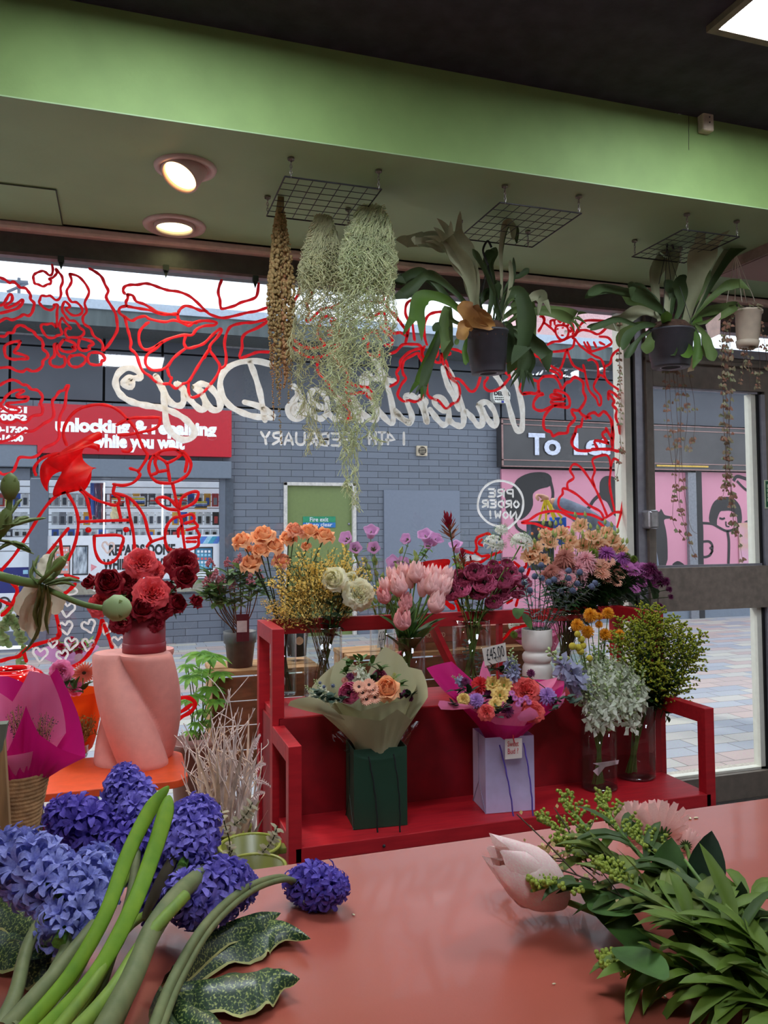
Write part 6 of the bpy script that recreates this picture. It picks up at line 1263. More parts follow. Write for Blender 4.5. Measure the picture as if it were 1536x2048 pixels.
# ---------------- hat box roses ----------------
pRr=pmat('crimson_rose_petal',(150,6,30),(104,4,24),rough=.65,trans=.15);pCr=pmat('coral_garden_rose_petal',(240,96,100),(232,80,92))
RR=[rose(pRr),rose(pRr,'cabbage'),rose(pRr,'bud')];CG=rose(pCr,'cabbage')
t0=bpy.data.objects['hat_box'];Yh=bc.y
for i,(k,x,y,w_,dx,dy,lb) in enumerate((('r0',218,1164,60,-.1,-.07,'large and wide open, at the upper left'),('r2',180,1165,40,-.8,-.03,'half open bud at the far left'),('r1',253,1160,44,.1,0,'behind, between the large one and the coral top'),('r0',286,1215,52,.0,-.09,'facing the room just above the box'),('r1',326,1210,44,.3,-.06,'right of centre above the box'),('r0',355,1206,42,.5,-.03,'ruffled, at the lower right'),('r2',392,1204,38,.9,-.05,'half open, standing out at the far right'),('r0',370,1152,50,.3,-.06,'large, at the right, facing the room'),('r1',366,1122,60,.2,.03,'topmost, behind the large right one'),('r1',240,1240,42,-.3,-.06,'drooping over the box at the left'),('r1',262,1190,40,0,.0,'deep in the middle'),('r1',330,1180,44,.2,.02,'deep at the centre right'),('r2',205,1190,34,-.5,.02,'behind the coral one at the left'),('r1',310,1240,36,.2,-.07,'low over the right of the box rim'),
  ('c',281,1120,56,-.05,.0,'highest, in the centre'),('c',304,1180,62,.1,-.08,'largest, in the centre front'),('c',195,1205,46,-.6,-.04,'at the left, turned away'),('c',312,1137,40,.5,.02,'behind the highest one'),('c',245,1215,38,-.3,-.01,'low, above the box at left'))):
 me={'r0':RR[0],'r1':RR[1],'r2':RR[2],'c':CG}[k];h=aY(x,y,Yh+dy);s=px2m(w_/2,h)*1.08;d=(TOC(h,.5)+Vector((dx,0,0))).normalized();hb=h-d*s*.4
 nm='coral_rose' if k=='c' else 'crimson_rose'
 bsx=bc+Vector((R.uniform(-.03,.03),R.uniform(-.02,.03),hb_*.82))
 stem_thing(nm,('coral garden rose, ' if k=='c' else 'crimson rose, ')+lb,'rose','coral roses in the hat box' if k=='c' else 'crimson roses in the hat box',[bsx,bsx.lerp(hb,.5)+Vector((0,.01,.01)),hb],.0025,gLeafM,me,'bloom',d,s,foliage=leaves_along(3,.045,.028,.4,.8,'oval'),fm=gLeafD)
# ---------------- left table: magenta wrap, orange wrap, vase, dried stems ----------------
Yl=y0+.02
b=aY(38,1640,1.62)
t=root('magenta_wrapped_bunch',b,'dried bunch in magenta and pink paper in a rope bound holder at the left','bouquet')
kb=Vector((b.x,b.y,aY(45,1560,1.62).z));z_=lambda py:aY(45,py,1.62).z-kb.z
mRope=mat('jute_rope',(176,140,96),.9,var=.2,scale=60,bump=.4,bscale=90)
mb=MB();zt_=kb.z+.02;zb_=aY(40,1700,1.62).z;nn=20
rows=[]
for j in range(nn*4+1):
 tt=j/(nn*4);z=zb_+(zt_-zb_)*tt;rr=.026+.026*tt+.0022*abs(sin(tt*nn*PI));rows.append([(kb.x+rr*cos(2*PI*k/28),kb.y+rr*sin(2*PI*k/28),z+.003*sin(2*PI*k/28)) for k in range(28)])
put('rope_holder',mb.grid(rows,0,True),mRope,t)
wrap('magenta_paper',t,kb,.045,[(-170,.11,z_(1430)),(-135,.12,z_(1490)),(-100,.07,z_(1480)),(-75,.055,z_(1400)),(-60,.075,z_(1455)),(-35,.085,z_(1490)),(-10,.115,z_(1520)),(15,.10,z_(1440)),(40,.075,z_(1348)),(70,.06,z_(1400)),(110,.1,z_(1368)),(150,.13,z_(1362))],pm_,.006,bow=.0)
wrap('pink_paper',t,kb+Vector((0,0,.01)),.04,[(-170,.10,z_(1420)),(-120,.08,z_(1500)),(-60,.06,z_(1500)),(-10,.08,z_(1480)),(40,.06,z_(1372)),(80,.05,z_(1362)),(110,.06,z_(1425)),(150,.10,z_(1375)),(175,.11,z_(1380))],pk_,.005,bow=.0)
dry=pmat('dried_lavender',(104,84,92),(80,64,70));dw=lmat('dried_straw',(176,148,96));DRY=[spray(0,.10,dry,dw,5,.006,.3,60) for _ in range(2)]
for i,(x,y,x2,y2) in enumerate(((20,1440,35,1490),(40,1425,42,1485),(30,1455,38,1500),(85,1445,72,1490),(95,1440,76,1495),(105,1450,78,1500),(50,1440,48,1490),(90,1465,74,1505))):
 tip=aY(x,y,1.60);dn=aY(x2,y2,1.61);inst('dried_sprig',DRY[i%2],t,dn,face(tip-dn),(tip-dn).length/.10)
# orange wrapped bunch behind
bo=aZ(140,1495,OZ+.0);bo=Vector((bo.x,bo.y,OZ));Yo=aZ(140,1520,OZ).y
po=wrapm('orange_paper',(240,84,16),.35)
t=root('orange_wrapped_bunch',(aY(140,1500,Yo).x,Yo+.08,OZ),'bunch in bright orange paper with pink gerbera beside the pedestal','bouquet')
kb=Vector(t.location);z_=lambda py:aY(140,py,Yo+.08).z-kb.z
wrap('orange_paper',t,kb,.055,[(-170,.12,z_(1388)),(-120,.10,z_(1388)),(-70,.10,z_(1384)),(-20,.12,z_(1382)),(30,.12,z_(1384)),(90,.10,z_(1380)),(140,.13,z_(1386))],po,.004,bow=-.6)
pGe=pmat('peach_gerbera_petal',(232,150,128),(222,130,110));GE=daisy(pGe,mat('gerbera_eye',(60,50,30),.8),24,2,.17,.2,.1,.4);pPk=pmat('candy_pink_petal',(246,150,200),(236,120,180));PR=rose(pPk,'cabbage')
flower_in(t,'gerbera',GE,168,1350,48,Yo+.05,-.6);flower_in(t,'pink_ranunculus',PR,118,1345,44,Yo+.03,-.1,-.4);flower_in(t,'gerbera',GE,145,1352,36,Yo+.1,1.2);flower_in(t,'pink_ranunculus',PR,150,1372,34,Yo+.07,.2)
leaf_clump(t,'foliage',((128,1372),(150,1380),(165,1376),(122,1380)),Yo+.03,.05,.03,gLeaf,n=4,curl=.2)
mb=MB();p=aY(166,1356,Yo+.05);mb.tube([p,p+Vector((0,.0,-.06))],.0025,5);put('stem',mb,gStem,t)
# glass of dried stems
g=aZ(160,1517,OZ);t=root('small_glass_of_dried_stems',(g.x,g.y+.02,OZ),'small cut glass tumbler holding straw coloured dried stems beside the pedestal','glass')
r_=px2m(17,g);gb=Vector((g.x,g.y+.02,OZ));put('tumbler',MB().lathe([(.001,0),(r_*.8,0),(r_*.86,.004),(r_,.05),(r_*.97,.05),(r_*.8,.008)],gb,16),mVG,t);put('thick_base',MB().lathe([(.001,.001),(r_*.78,.001),(r_*.84,.012),(.001,.014)],gb,12),MATS['base_glass'],t)
ws=pmat('wheat_straw',(190,160,92),(160,130,70));WS=[spray(0,.10,ws,dw,6,.009,.6,80) for _ in range(2)]
for i in range(14):
 x=R.uniform(118,182);y=R.uniform(1425,1470);tip=aY(x,y,g.y-.01+R.uniform(-.03,.03));inst('dried_stem',WS[i%2],t,gb+Vector((R.uniform(-.01,.01),R.uniform(-.01,.01),.03)),face(tip-gb-Vector((0,0,.03))),(tip-gb).length/.115)
mb=MB()
for i in range(9): mb.tube(smooth([gb+Vector((0,0,.03)),aY(130,1470+i,g.y-.03),aY(92+i*3,1490-i*4,g.y-.05)],4),.0008,3)
for i in range(5): mb.tube(smooth([gb+Vector((0,0,.03)),aY(175,1460,g.y-.03),aY(190+i,1425+i*7,g.y-.05)],4),.0008,3)
put('long_straw',mb,dw,t)
# red glossy round vase
vz=aY(30,1400,2.6);rr=px2m(68,vz);hz=aY(30,1345,2.6).z
mRg=mat('glossy_red_ceramic',(214,14,20),.08,var=.03,coat=1)
c=Vector((aY(22,1370,2.6).x,2.62,hz-.16))
t=root('red_ring_vase',Vector((c.x,c.y,OZ)),'glossy red round ceramic vase at the left picture edge','vase')
put('body',MB().lathe([(rr*.5,OZ-c.z),(rr*.6,-.03),(rr*.95,.04),(rr*1.04,.09),(rr*.98,.135),(rr*.8,.158),(rr*.62,.166),(rr*.56,.160),(rr*.5,.13)],c,56),mRg,t)
put('rim',MB().lathe([(rr*.5,.158),(rr*.55,.170),(rr*.62,.170),(rr*.66,.162)],c,48),mRg,t)
# wooden easel leg and green top at the left edge
e0=aY(-6,1450,1.2);e1=aY(12,1760,1.2);mOk=mat('oak_board',(150,118,74),.6,var=.2,scale=12,stretch=(8,8,.8))
t=root('wooden_board',(e1.x,1.2,CZ),'oak board standing upright at the left picture edge','board')
P=[aY(x,y,1.2) for x,y in ((-40,1540),(8,1480),(26,1780),(-40,1780))];mb=MB().add(P+[p+Vector((0,.02,0)) for p in P],[(3,2,1,0),(4,5,6,7)]+[(i,(i+1)%4,(i+1)%4+4,i+4) for i in range(4)]);put('board',mb,mOk,t,flat=True)
P=[aY(x,y,1.199) for x,y in ((-40,1452),(14,1448),(5,1500),(-40,1560))];mb=MB().add(P+[p+Vector((0,.021,0)) for p in P],[(3,2,1,0),(4,5,6,7)]+[(i,(i+1)%4,(i+1)%4+4,i+4) for i in range(4)]);put('green_cap',mb,mat('sage_cap',(96,106,88),.6),t,flat=True)
# dried heather beyond the counter, with terracotta pots
hp=Vector((aY(120,1680,1.75).x,1.75,0))
t=root('dried_heather_tub',(hp.x,hp.y,.35),'tub of dark dried heather behind the purple hyacinths at the left','dried plant')
put('terracotta_pot',MB().lathe([(.001,.35),(.08,.35),(.11,.60),(.105,.60),(.08,.56),(.001,.56)],(hp.x,hp.y,0),24),mat('terracotta',(186,92,62),.8),t)
DRL=[spray(0,.45,dry,lmat('heather_stem',(92,76,60)),9,.012,.25,170) for _ in range(3)]
for i in range(30):
 x=R.uniform(30,205);y=R.uniform(1598,1690);tip=aY(x,y,1.75+R.uniform(-.08,.08));dn=Vector((hp.x+R.uniform(-.06,.06),hp.y+R.uniform(-.06,.06),.56));inst('heather_sprig',DRL[i%3],t,dn,face(tip-dn),(tip-dn).length/.45)
sheet_px('magenta_scrap',t,[(90,1640,1.70),(116,1650,1.7),(112,1680,1.7),(88,1675,1.7)],0,pm_,.004)
# ---------------- outside under the window: crates, skimmia, fatsia, books ----------------
mCrate=mat('crate_pine',(178,134,88),.8,var=.2,scale=8,stretch=(1,5,5));mCrD=mat('crate_stained',(132,84,52),.8,var=.25,scale=7,stretch=(1,4,4))
YO=3.72
def crate(x0,x1,z1,Y,label,n=4,hh=.105):
 t=root('wooden_crate',((x0+x1)/2,Y+.15,0),label,'crate','wooden crates outside the window')
 zt_=z1
 for i in range(n):
  z=z1-.03-i*(hh+.006);put('slat',MB().box((x0,Y,z-hh),(x1,Y+.015,z)),mCrD,t,flat=True,bev=.002)
 put('top_slat',MB().box((x0-.005,Y,z1-.022),(x1+.005,Y+.09,z1)),mCrate,t,flat=True,bev=.003);put('top_slat',MB().box((x0-.005,Y+.11,z1-.022),(x1+.005,Y+.3,z1)),mCrate,t,flat=True,bev=.003)
 put('side_panel',MB().box((x0,Y+.015,z1-n*(hh+.006)-.03),(x0+.02,Y+.3,z1-.022)),mCrate,t,flat=True);put('side_panel',MB().box((x1-.02,Y+.015,z1-n*(hh+.006)-.03),(x1,Y+.3,z1-.022)),mCrate,t,flat=True)
 zb=z1-n*(hh+.006)-.03
 if zb>0.02: put('foot',MB().box((x0,Y,0),(x0+.04,Y+.3,zb)),mCrate,t,flat=True);put('foot',MB().box((x1-.04,Y,0),(x1,Y+.3,zb)),mCrate,t,flat=True)
 return t
ca=aY(425,1345,YO);cb_=aY(640,1318,YO)
crate(ca.x,cb_.x,ca.z,YO,'stained pine crate outside the window carrying the potted skimmia',4)
cc=aY(720,1345,YO);cd_=aY(905,1290,YO);zt2=aY(840,1304,YO).z
crate(cc.x-.05,cd_.x+.4,zt2,YO,'stained pine crate outside the window behind the tulip vase',4)
# books / planter boxes with lettering on the second crate
bx0=aY(812,1260,YO+.05);bx1=aY(907,1284,YO+.05)
mBr=mat('red_brown_box',(148,74,54),.6,var=.15,scale=10,stretch=(1,4,4))
for i,(p0,p1,yt,yb,w_,lb) in enumerate(((812,908,1255,1282,'LORA HOLLAND','upper red brown wooden tray with cream lettering on the outdoor crate'),(805,912,1288,1306,None,'lower plain brown wooden tray under the lettered one'))):
 a=aY(p0,yt,YO+.05);b=aY(p1,yb,YO+.05);t=root('wooden_tray',((a.x+b.x)/2,YO+.1,b.z),lb,'tray')
 put('tray_body',MB().box((a.x,YO+.04,b.z),(b.x,YO+.2,a.z)),mBr if i==0 else mCrD,t,flat=True,bev=.003)
 if w_:
  q=aY(823,1279,YO+.038);text_wall('lettering',w_,(q.x,YO+.038,q.z+.005),.032,mat('cream_print',(226,206,170),.6),t,width=px2m(72,q),ext=.0006)
a=aY(1000,1250,YO+.1);b=aY(1058,1282,YO+.1);t=root('wooden_tray',((a.x+b.x)/2,YO+.15,b.z),'dark brown tray reading ND behind the plum ranunculus','tray');put('tray_body',MB().box((a.x-.3,YO+.1,b.z-.1),(b.x,YO+.3,a.z)),mBr,t,flat=True)
q=aY(1000,1276,YO+.098);text_wall('lettering','ND',(q.x,YO+.098,q.z),.035,MATS['cream_print'],t,width=px2m(14,q),ext=.0006)
# outdoor magenta bouquet behind the white vase
kb=aY(1085,1330,YO+.15);t=root('outdoor_pink_bouquet',(kb.x,kb.y,kb.z-.05),'pink paper wrapped bouquet standing outside behind the white vase','bouquet')
z_=lambda py:aY(1085,py,YO+.15).z-kb.z
wrap('pink_paper',t,kb,.03,[(-170,.20,z_(1275)),(-120,.14,z_(1268)),(-60,.12,z_(1250)),(0,.14,z_(1245)),(60,.12,z_(1235)),(120,.16,z_(1232)),(160,.18,z_(1262))],pk_,.006,bow=0);wrap('magenta_paper',t,kb+Vector((0,-.01,.0)),.03,[(-170,.15,z_(1278)),(-60,.1,z_(1262)),(60,.1,z_(1262)),(150,.13,z_(1270))],pm_,.006,bow=0)
flower_in(t,'yellow_flower',mums['green'],1028,1268,18,YO+.02,.4);flower_in(t,'white_nerine',NE,1028,1248,30,YO+.04,.5);flower_in(t,'pink_flower',PR,1040,1262,20,YO+.06,.4)
# black plant pot with round label behind the broom vase, red chair outside
a=aY(590,1318,YO+.1);t=root('black_tall_pot',(a.x+.03,YO+.2,a.z),'dark outdoor pot with a pale round sticker seen between two vases','pot')
put('pot_body',MB().lathe([(.001,0),(.045,0),(.06,.15),(.055,.15),(.001,.14)],(a.x+.03,YO+.2,a.z),20),mDark,t);put('round_sticker',MB().lathe([(.0005,0),(.02,0)],(0,0,0),16).xf(Matrix.Translation((a.x+.03,YO+.138,a.z+.08))@Matrix.Rotation(rad(90),4,'X')),mat('tan_sticker',(200,170,140),.6),t)
# skimmia
gSk=lmat('skimmia_leaf',(74,108,58),c2=(118,146,84),trans=.3);sb=aZ(482,1326,ca.z) if False else aY(480,1327,YO+.12)
sb.z=ca.z;rp2=px2m(31,sb)
t=root('potted_skimmia',sb,'skimmia plant with dusty red buds in a grey plastic pot on the crate','potted plant')
hp2=aY(480,1262,YO+.12).z-sb.z;mPot=mat('grey_plastic_pot',(78,82,84),.5)
put('pot',MB().lathe([(.001,0),(rp2*.78,0),(rp2*.95,hp2*.66),(rp2*1.04,hp2*.68),(rp2*1.08,hp2),(rp2*1.0,hp2),(rp2*.95,hp2*.9),(.001,hp2*.88)],sb,32),mPot,t)
put('soil',MB().lathe([(.001,hp2*.9),(rp2*.96,hp2*.9)],sb,20),mat('potting_soil',(60,44,32),.95),t)
pSk=mat('skimmia_bud_red',(184,100,112),.8,var=.25,scale=200)
mb=MB();st_=MB();bu=MB()
for i,(x,y) in enumerate(((420,1136),(455,1136),(470,1140),(490,1134),(480,1128),(432,1160),(425,1165),(445,1170),(468,1180),(436,1178),(505,1150),(500,1170),(520,1160),(412,1175))):
 h=aY(x,y,YO+.08+R.uniform(-.05,.06));o=sb+Vector((R.uniform(-.03,.03),R.uniform(-.03,.03),hp2*.9));P=smooth([o,o.lerp(h,.5)+Vector(((h.x-o.x)*.15,0,-.01)),h],4);st_.tube(P,.0028,5)
 for k in range(14): 
  a_=R.uniform(0,6.28);leafmesh(mb,h+Vector((0,0,-.02-.06*R.random())),(cos(a_),sin(a_),R.uniform(-.1,1.1)),(0,0,1),.085*R.uniform(.7,1.1),.034,.5,.12,0,4,'oval')
 for k in range(46):
  u=R.random();a_=R.uniform(0,6.28);rr_=.026*(1-u)**.6*R.random()**.4;bu.ball(h+Vector((rr_*cos(a_),rr_*sin(a_),.005+.045*u)),.0046,5,3)
put('branches',st_,lmat('brown_bark',(110,72,48)),t);put('foliage',mb,gSk,t);put('bud_clusters',bu,pSk,t)
a=aY(472,1228,YO+.02);b=aY(497,1281,YO+.02)
put('plant_label',MB().box((a.x,YO+.0,b.z),(b.x,YO+.003,a.z)),mat('maroon_label',(84,22,34),.5),t,flat=True);lp_=LASTP[0];a=aY(474,1242,YO-.002);b=aY(494,1264,YO-.002);put('label_panel',MB().box((a.x,YO-.003,b.z),(b.x,YO,a.z)),mat('label_pale',(214,196,196),.5),lp_,flat=True)
# fatsia style green plant and pot between the pedestal and crate
gF=lmat('bright_fatsia_leaf',(158,214,84),c2=(98,160,74),trans=.5)
fb=Vector((aY(398,1500,YO-.0).x,YO+.05,0));t=root('green_foliage_plant',(fb.x,fb.y,.3),'bright green plant with lobed leaves in a brown pot outside by the crate','potted plant')
zf=aY(395,1480,YO+.05).z
put('pot',MB().lathe([(.001,.0),(.09,.0),(.125,zf-.02),(.13,zf),(.12,zf),(.001,zf-.02)],(fb.x,fb.y,0),28),mat('brown_glazed_pot',(122,62,44),.4,var=.2,scale=8),t)
mb=MB();st_=MB()
def palm(mb,c,d,n,L,w,droop=.5):
 d=Vector(d).normalized();s=d.cross(Vector((0,0,1)));s=s.normalized() if s.length>1e-3 else Vector((1,0,0));u=s.cross(d)
 for k in range(n):
  a_=rad(-105+210*k/(n-1));leafmesh(mb,c,(d*cos(a_)+s*sin(a_)),u,L*(1-.25*abs(k-(n-1)/2)/(n/2)),w,droop,.12,0,5,'lance')
for x,y,L in ((402,1305,.13),(425,1310,.11),(382,1352,.10),(405,1340,.10),(375,1330,.07),(440,1345,.09),(420,1375,.10),(390,1390,.09),(372,1400,.08),(408,1420,.08),(432,1400,.08),(395,1445,.07),(420,1440,.07),(380,1462,.06)):
 h=aY(x,y,YO-.02+R.uniform(-.04,.08));o=Vector((fb.x+R.uniform(-.04,.04),fb.y,zf));st_.tube(bez(o,h,(0,0,.0),5),.0025,5);palm(mb,h,(R.uniform(-.6,.6),-.7,-.15),7,L,L*.30)
put('stems',st_,gStem,t);put('foliage',mb,gF,t)
# small plants outside at the left: climbing ivy, potted pink flowers, paling tops
mIv=lmat('ivy_variegated',(196,208,160),c2=(116,156,88),trans=.3)
ib=aY(45,1320,YO+.3);t=root('trailing_ivy',(ib.x,ib.y,ib.z-.1),'thin variegated ivy trail climbing outside at the left edge','ivy')
mb=MB();st_=MB();P=smooth([aY(x,y,YO+.3) for x,y in ((40,1330),(45,1290),(38,1262),(22,1245),(12,1225),(30,1215))],5);st_.tube(P,.002,4);P2=smooth([aY(x,y,YO+.3) for x,y in ((12,1290),(6,1262),(16,1240),(26,1238))],5);st_.tube(P2,.002,4)
for p in P+P2:
 for k in range(2): leafmesh(mb,p,(R.uniform(-1,1),-.4,R.uniform(-.6,.8)),(0,-1,.4),.030,.026,.3,.1,0,3,'oval')
put('stem',st_,gStem,t);put('foliage',mb,mIv,t)
pb_=aY(140,1330,YO+.35);t=root('outdoor_mauve_bunch',(pb_.x,pb_.y,pb_.z-.15),'wrapped bunch of small crimson flowers outside behind the painted hearts','bouquet')
kb=pb_;z_=lambda py:aY(140,py,YO+.35).z-kb.z
pmv=wrapm('mauve_tissue',(190,130,180),.4);wrap('mauve_paper',t,kb,.04,[(-170,.16,z_(1300)),(-120,.12,z_(1312)),(-60,.11,z_(1310)),(0,.13,z_(1296)),(60,.1,z_(1290)),(120,.14,z_(1295))],pmv,.006,bow=0)
pC2=pmat('crimson_pink_petal',(206,40,90),(180,26,70));C2=rose(pC2,'cabbage')
for x,y in ((112,1285),(122,1292),(143,1278),(150,1290),(138,1300),(165,1288),(128,1305),(158,1302)): flower_in(t,'small_bloom',C2,x,y,13,YO+.3,.5)
leaf_clump(t,'foliage',((120,1300),(135,1310),(150,1305),(165,1300),(172,1295),(145,1292)),YO+.33,.06,.02,gLeafL,n=5)
c=aY(158,1316,YO+.22);put('round_tag',MB().lathe([(.0005,0),(px2m(9,c),0)],(0,0,0),20).xf(Matrix.Translation(c)@Matrix.Rotation(rad(80),4,'X')),mat('mauve_tag',(200,170,190),.6),t)
mPl=mat('weathered_paling',(150,140,128),.85,var=.15)
for i,(x,yt) in enumerate(((78,1604),(128,1606),(172,1618),(100,1640))):
 p=aY(x,yt,3.62);w_=px2m(9 if i else 7,p)*1.2;mb=MB();N_=8;v=[(p.x-w_,3.62,.0),(p.x+w_,3.62,.0)]+[(p.x+w_*cos(PI*k/N_),3.62,p.z-w_*.9+w_*.9*sin(PI*k/N_)) for k in range(N_+1)]
 n=len(v);mb.add(v+[(a,b+.02,c) for a,b,c in v],[tuple(range(n))]+[(k,(k+1)%n,(k+1)%n+n,k+n) for k in range(n)]);put('fence_paling',mb,mPl,None,'round topped grey wooden paling outside, %s from the left under the orange table'%['first','third','fourth','second'][i],'paling','low palings outside under the orange table',flat=True)
t=root('small_outdoor_plant',aY(165,1640,3.66),'small green leaves showing under the orange table by its leg','plant')
mb=MB()
for x,y,a_ in ((162,1605,-.6),(175,1590,.3),(172,1612,.5),(168,1598,-1)): leafmesh(mb,aY(x,y+12,3.66),(a_,-.2,.8),(0,-1,.2),.085,.05,.4,.1,0,4,'oval')
st_=MB();[st_.tube([aY(160+k*3,1660,3.66),aY(155+k*4,1615,3.66)],.003,4) for k in range(5)]
put('foliage',mb,gF,t);put('stems',st_,gLeafL,t)
# ---------------- silver twigs in olive buckets ----------------
mOl=mat('olive_plastic',(104,108,40),.35,var=.05)
for i,(x,yt,w_,lb) in enumerate(((500,1690,118,'olive green plastic bucket between the purple flowers and the red stand'),(505,1735,130,'second olive bucket, cut off by the counter edge'),(455,1655,90,'rear olive bucket holding the silver twigs'))):
 D=(2.25,2.08,2.5)[i];c=aD(x,yt,D);r=px2m(w_/2,c);t=root('olive_bucket',(c.x,c.y,0),lb,'bucket','olive buckets left of the red stand')
 put('bucket_wall',MB().lathe([(.001,0),(r*.68,0),(r*.97,c.z-.015),(r,c.z),(r*.96,c.z),(r*.8,c.z-.25),(.001,c.z-.25)],(c.x,c.y,0),48),mOl,t)
 mb=MB();mb.tube([(c.x+r*1.01*cos(k/40*2*PI),c.y+r*1.01*sin(k/40*2*PI),c.z) for k in range(41)],.005,6,cap=False);put('rim',mb,mat('olive_rim',(140,146,58),.35),t)
 mb=MB();mb.box((c.x+r*.9,c.y-.02,c.z-.03),(c.x+r*1.22,c.y+.02,c.z-.012));put('lug',mb,mOl,t,flat=True,bev=.004)
mSt=mat('silver_twig',(222,198,190),.45,var=.3,scale=20,metal=0,stretch=(4,4,.6));mSt2=mat('pale_gold_grass',(236,206,180),.5,var=.15)
tc_=aD(455,1655,2.5);tb=Vector((tc_.x,tc_.y,tc_.z-.22))
for i in range(58):
 x=R.gauss(455,46);y=R.uniform(1370,1560)+abs(x-455)*.8;x=min(max(x,362),535);tip=aD(x,y,2.5+R.uniform(-.08,.1));o=tb+Vector((R.uniform(-.05,.05),R.uniform(-.05,.05),.0))
 t=root('silver_branch',o,'crooked silver brown branch in the sheaf beside the red stand','branch','silver branches in the olive bucket')
 m1=o.lerp(tip,.45)+Vector((R.uniform(-.04,.04),R.uniform(-.03,.03),0));m2=o.lerp(tip,.75)+Vector((R.uniform(-.04,.04),R.uniform(-.03,.03),0));P=smooth([o,m1,m2,tip],4);n=len(P)
 put('branch',MB().tube(P,[.0042*(1-.75*j/n) for j in range(n)],5),mSt,t)
 for k in range(3):
  mb=MB();p=P[R.randrange(n//2,n-1)];q=p+Vector((R.uniform(-.07,.07),R.uniform(-.03,.03),R.uniform(.03,.10)));mb.tube(smooth([p,p.lerp(q,.5)+Vector((R.uniform(-.012,.012),0,0)),q],3),[.0016]*6+[.0006],4)
  put('side_twig',mb,mSt2 if i%3==0 else mSt,t)
for i in range(34):
 x=R.uniform(385,535);y=R.uniform(1440,1620);tip=aD(x,y,2.45+R.uniform(-.06,.04));o=tb+Vector((R.uniform(-.05,.05),R.uniform(-.05,.0),.05))
 t=root('dried_grass_blade',o,'curling pale dried grass blade among the silver branches','dried grass','dried grass in the olive bucket');mb=MB();leafmesh(mb,o,tip-o,(0,-1,0),(tip-o).length*1.05,.014,R.uniform(-.5,.5),.2,0,9,'blade',wav=.3);put('blade',mb,mSt2 if i%2 else mSt,t)
mFn=mat('silver_fern',(226,200,196),.5)
for i,(x,y,x2,y2) in enumerate(((530,1528,505,1545),(540,1572,505,1562),(528,1585,500,1600),(512,1478,500,1520),(520,1470,508,1500))):
 p=aD(x2,y2,2.4);q=aD(x,y,2.38);t=root('silver_fern_tip',p,'small silvery fern frond tip at the right of the branches, %s from the top'%ORD([3,4,5,2,1][i]),'fern','silver fern tips');P=bez(p,q,(0,0,.008),8);mb=MB().tube(P,.0012,4)
 for j in range(2,9):
  for sg in (1,-1): leafmesh(mb,P[j],(q-p).normalized()*.6+Vector((0,0,sg)),(0,-1,0),.016*(1.1-j/10),.005,.1,.1,0,3,'lance')
 put('frond',mb,mFn,t)
gEg=lmat('dried_eucalyptus',(128,126,100),c2=(156,146,124),trans=.1)
for i,(pts,lb) in enumerate((([(468,1650),(492,1630),(505,1605)],'dried eucalyptus sprig rising behind the front bucket'),([(452,1730),(460,1690),(450,1650),(438,1605)],'dried eucalyptus sprig at the left of the buckets'),([(525,1705),(545,1680),(555,1652)],'dried eucalyptus sprig leaning right over the bucket rim'),([(430,1745),(452,1725),(465,1700)],'dried eucalyptus sprig low behind the hyacinths'))):
 P=[aD(x,y,2.12) for x,y in pts];stem_thing('eucalyptus_sprig',lb,'eucalyptus',None,P,.0015,gStemD,foliage=lambda mb,P:eucal(mb,P,9,.022,.1),fm=gEg)
# ---------------- hanging grids, dried tassels, moss, staghorn ferns, string of hearts ----------------
ZG=2.575
mGrid=mat('black_wire',(26,26,28),.5);mChain=mat('zinc_chain',(170,166,160),.35,metal=.8)
def grid(A,B,D,label,chains,nx,ny,z=ZG):
 a=aZ(*A,z);b=aZ(*B,z);d=aZ(*D,z);x0,x1=a.x,b.x;y0_,y1_=a.y,d.y
 t=root('wire_grid',((x0+x1)/2,(y0_+y1_)/2,z),label,'wire grid','wire grids chained under the soffit')
 mb=MB();mb.tube([(x0,y0_,z),(x1,y0_,z),(x1,y1_,z),(x0,y1_,z),(x0,y0_,z)],.003,5)
 put('outer_wire',mb,mGrid,t);mb=MB()
 for i in range(1,nx): x=x0+(x1-x0)*i/nx;mb.tube([(x,y0_,z),(x,y1_,z)],.0015,4)
 for i in range(1,ny): y=y0_+(y1_-y0_)*i/ny;mb.tube([(x0,y,z),(x1,y,z)],.0015,4)
 put('grid_wires',mb,mGrid,t)
 for (cx,cy) in ((x0+.02,y0_),(x1-.01,y0_),(x0,y1_-.02),(x1-.02,y1_)):
  mb=MB();n=6;L=ZS-z-.008
  for k in range(n):
   zc=z+L*(k+.5)/n;h=L/n*.75;ax=(1,0) if k%2 else (0,1);mb.tube([(cx+ax[0]*.004*cos(q*PI/4),cy+ax[1]*.004*cos(q*PI/4),zc+h*sin(q*PI/4)) for q in range(9)],.0013,4)
  mb.lathe([(.012,ZS-.012),(.012,ZS-.005),(.001,ZS-.005)],(cx,cy,0),8);put('chain',mb,mChain,t)
 return (x0,x1,y0_,y1_)
G1=grid((570,353),(762,380),(534,432),'black wire grid holding the dried tassels and moss, leftmost of three',0,7,7)
G2=grid((1000,405),(1158,430),(925,478),'black wire grid above the first staghorn fern, middle of three',0,8,6)
G3=grid((1366,459),(1478,474),(1268,514),'black wire grid above the right staghorn fern, rightmost of three',0,7,6)
for x,y,lb in ((430,493,'small steel screw hook in the soffit beside the round downlights'),(780,512,'small steel screw hook in the soffit right of the moss')):
 p=aZ(x,y,ZS-.02);mb=MB().tube([(p.x,p.y,ZS-.004),(p.x,p.y,ZS-.02)]+[(p.x+.010*sin(k*.7),p.y,ZS-.03-.010*cos(k*.7)) for k in range(1,7)],.0018,5);put('screw_hook',mb,mChain,None,lb,'hook')
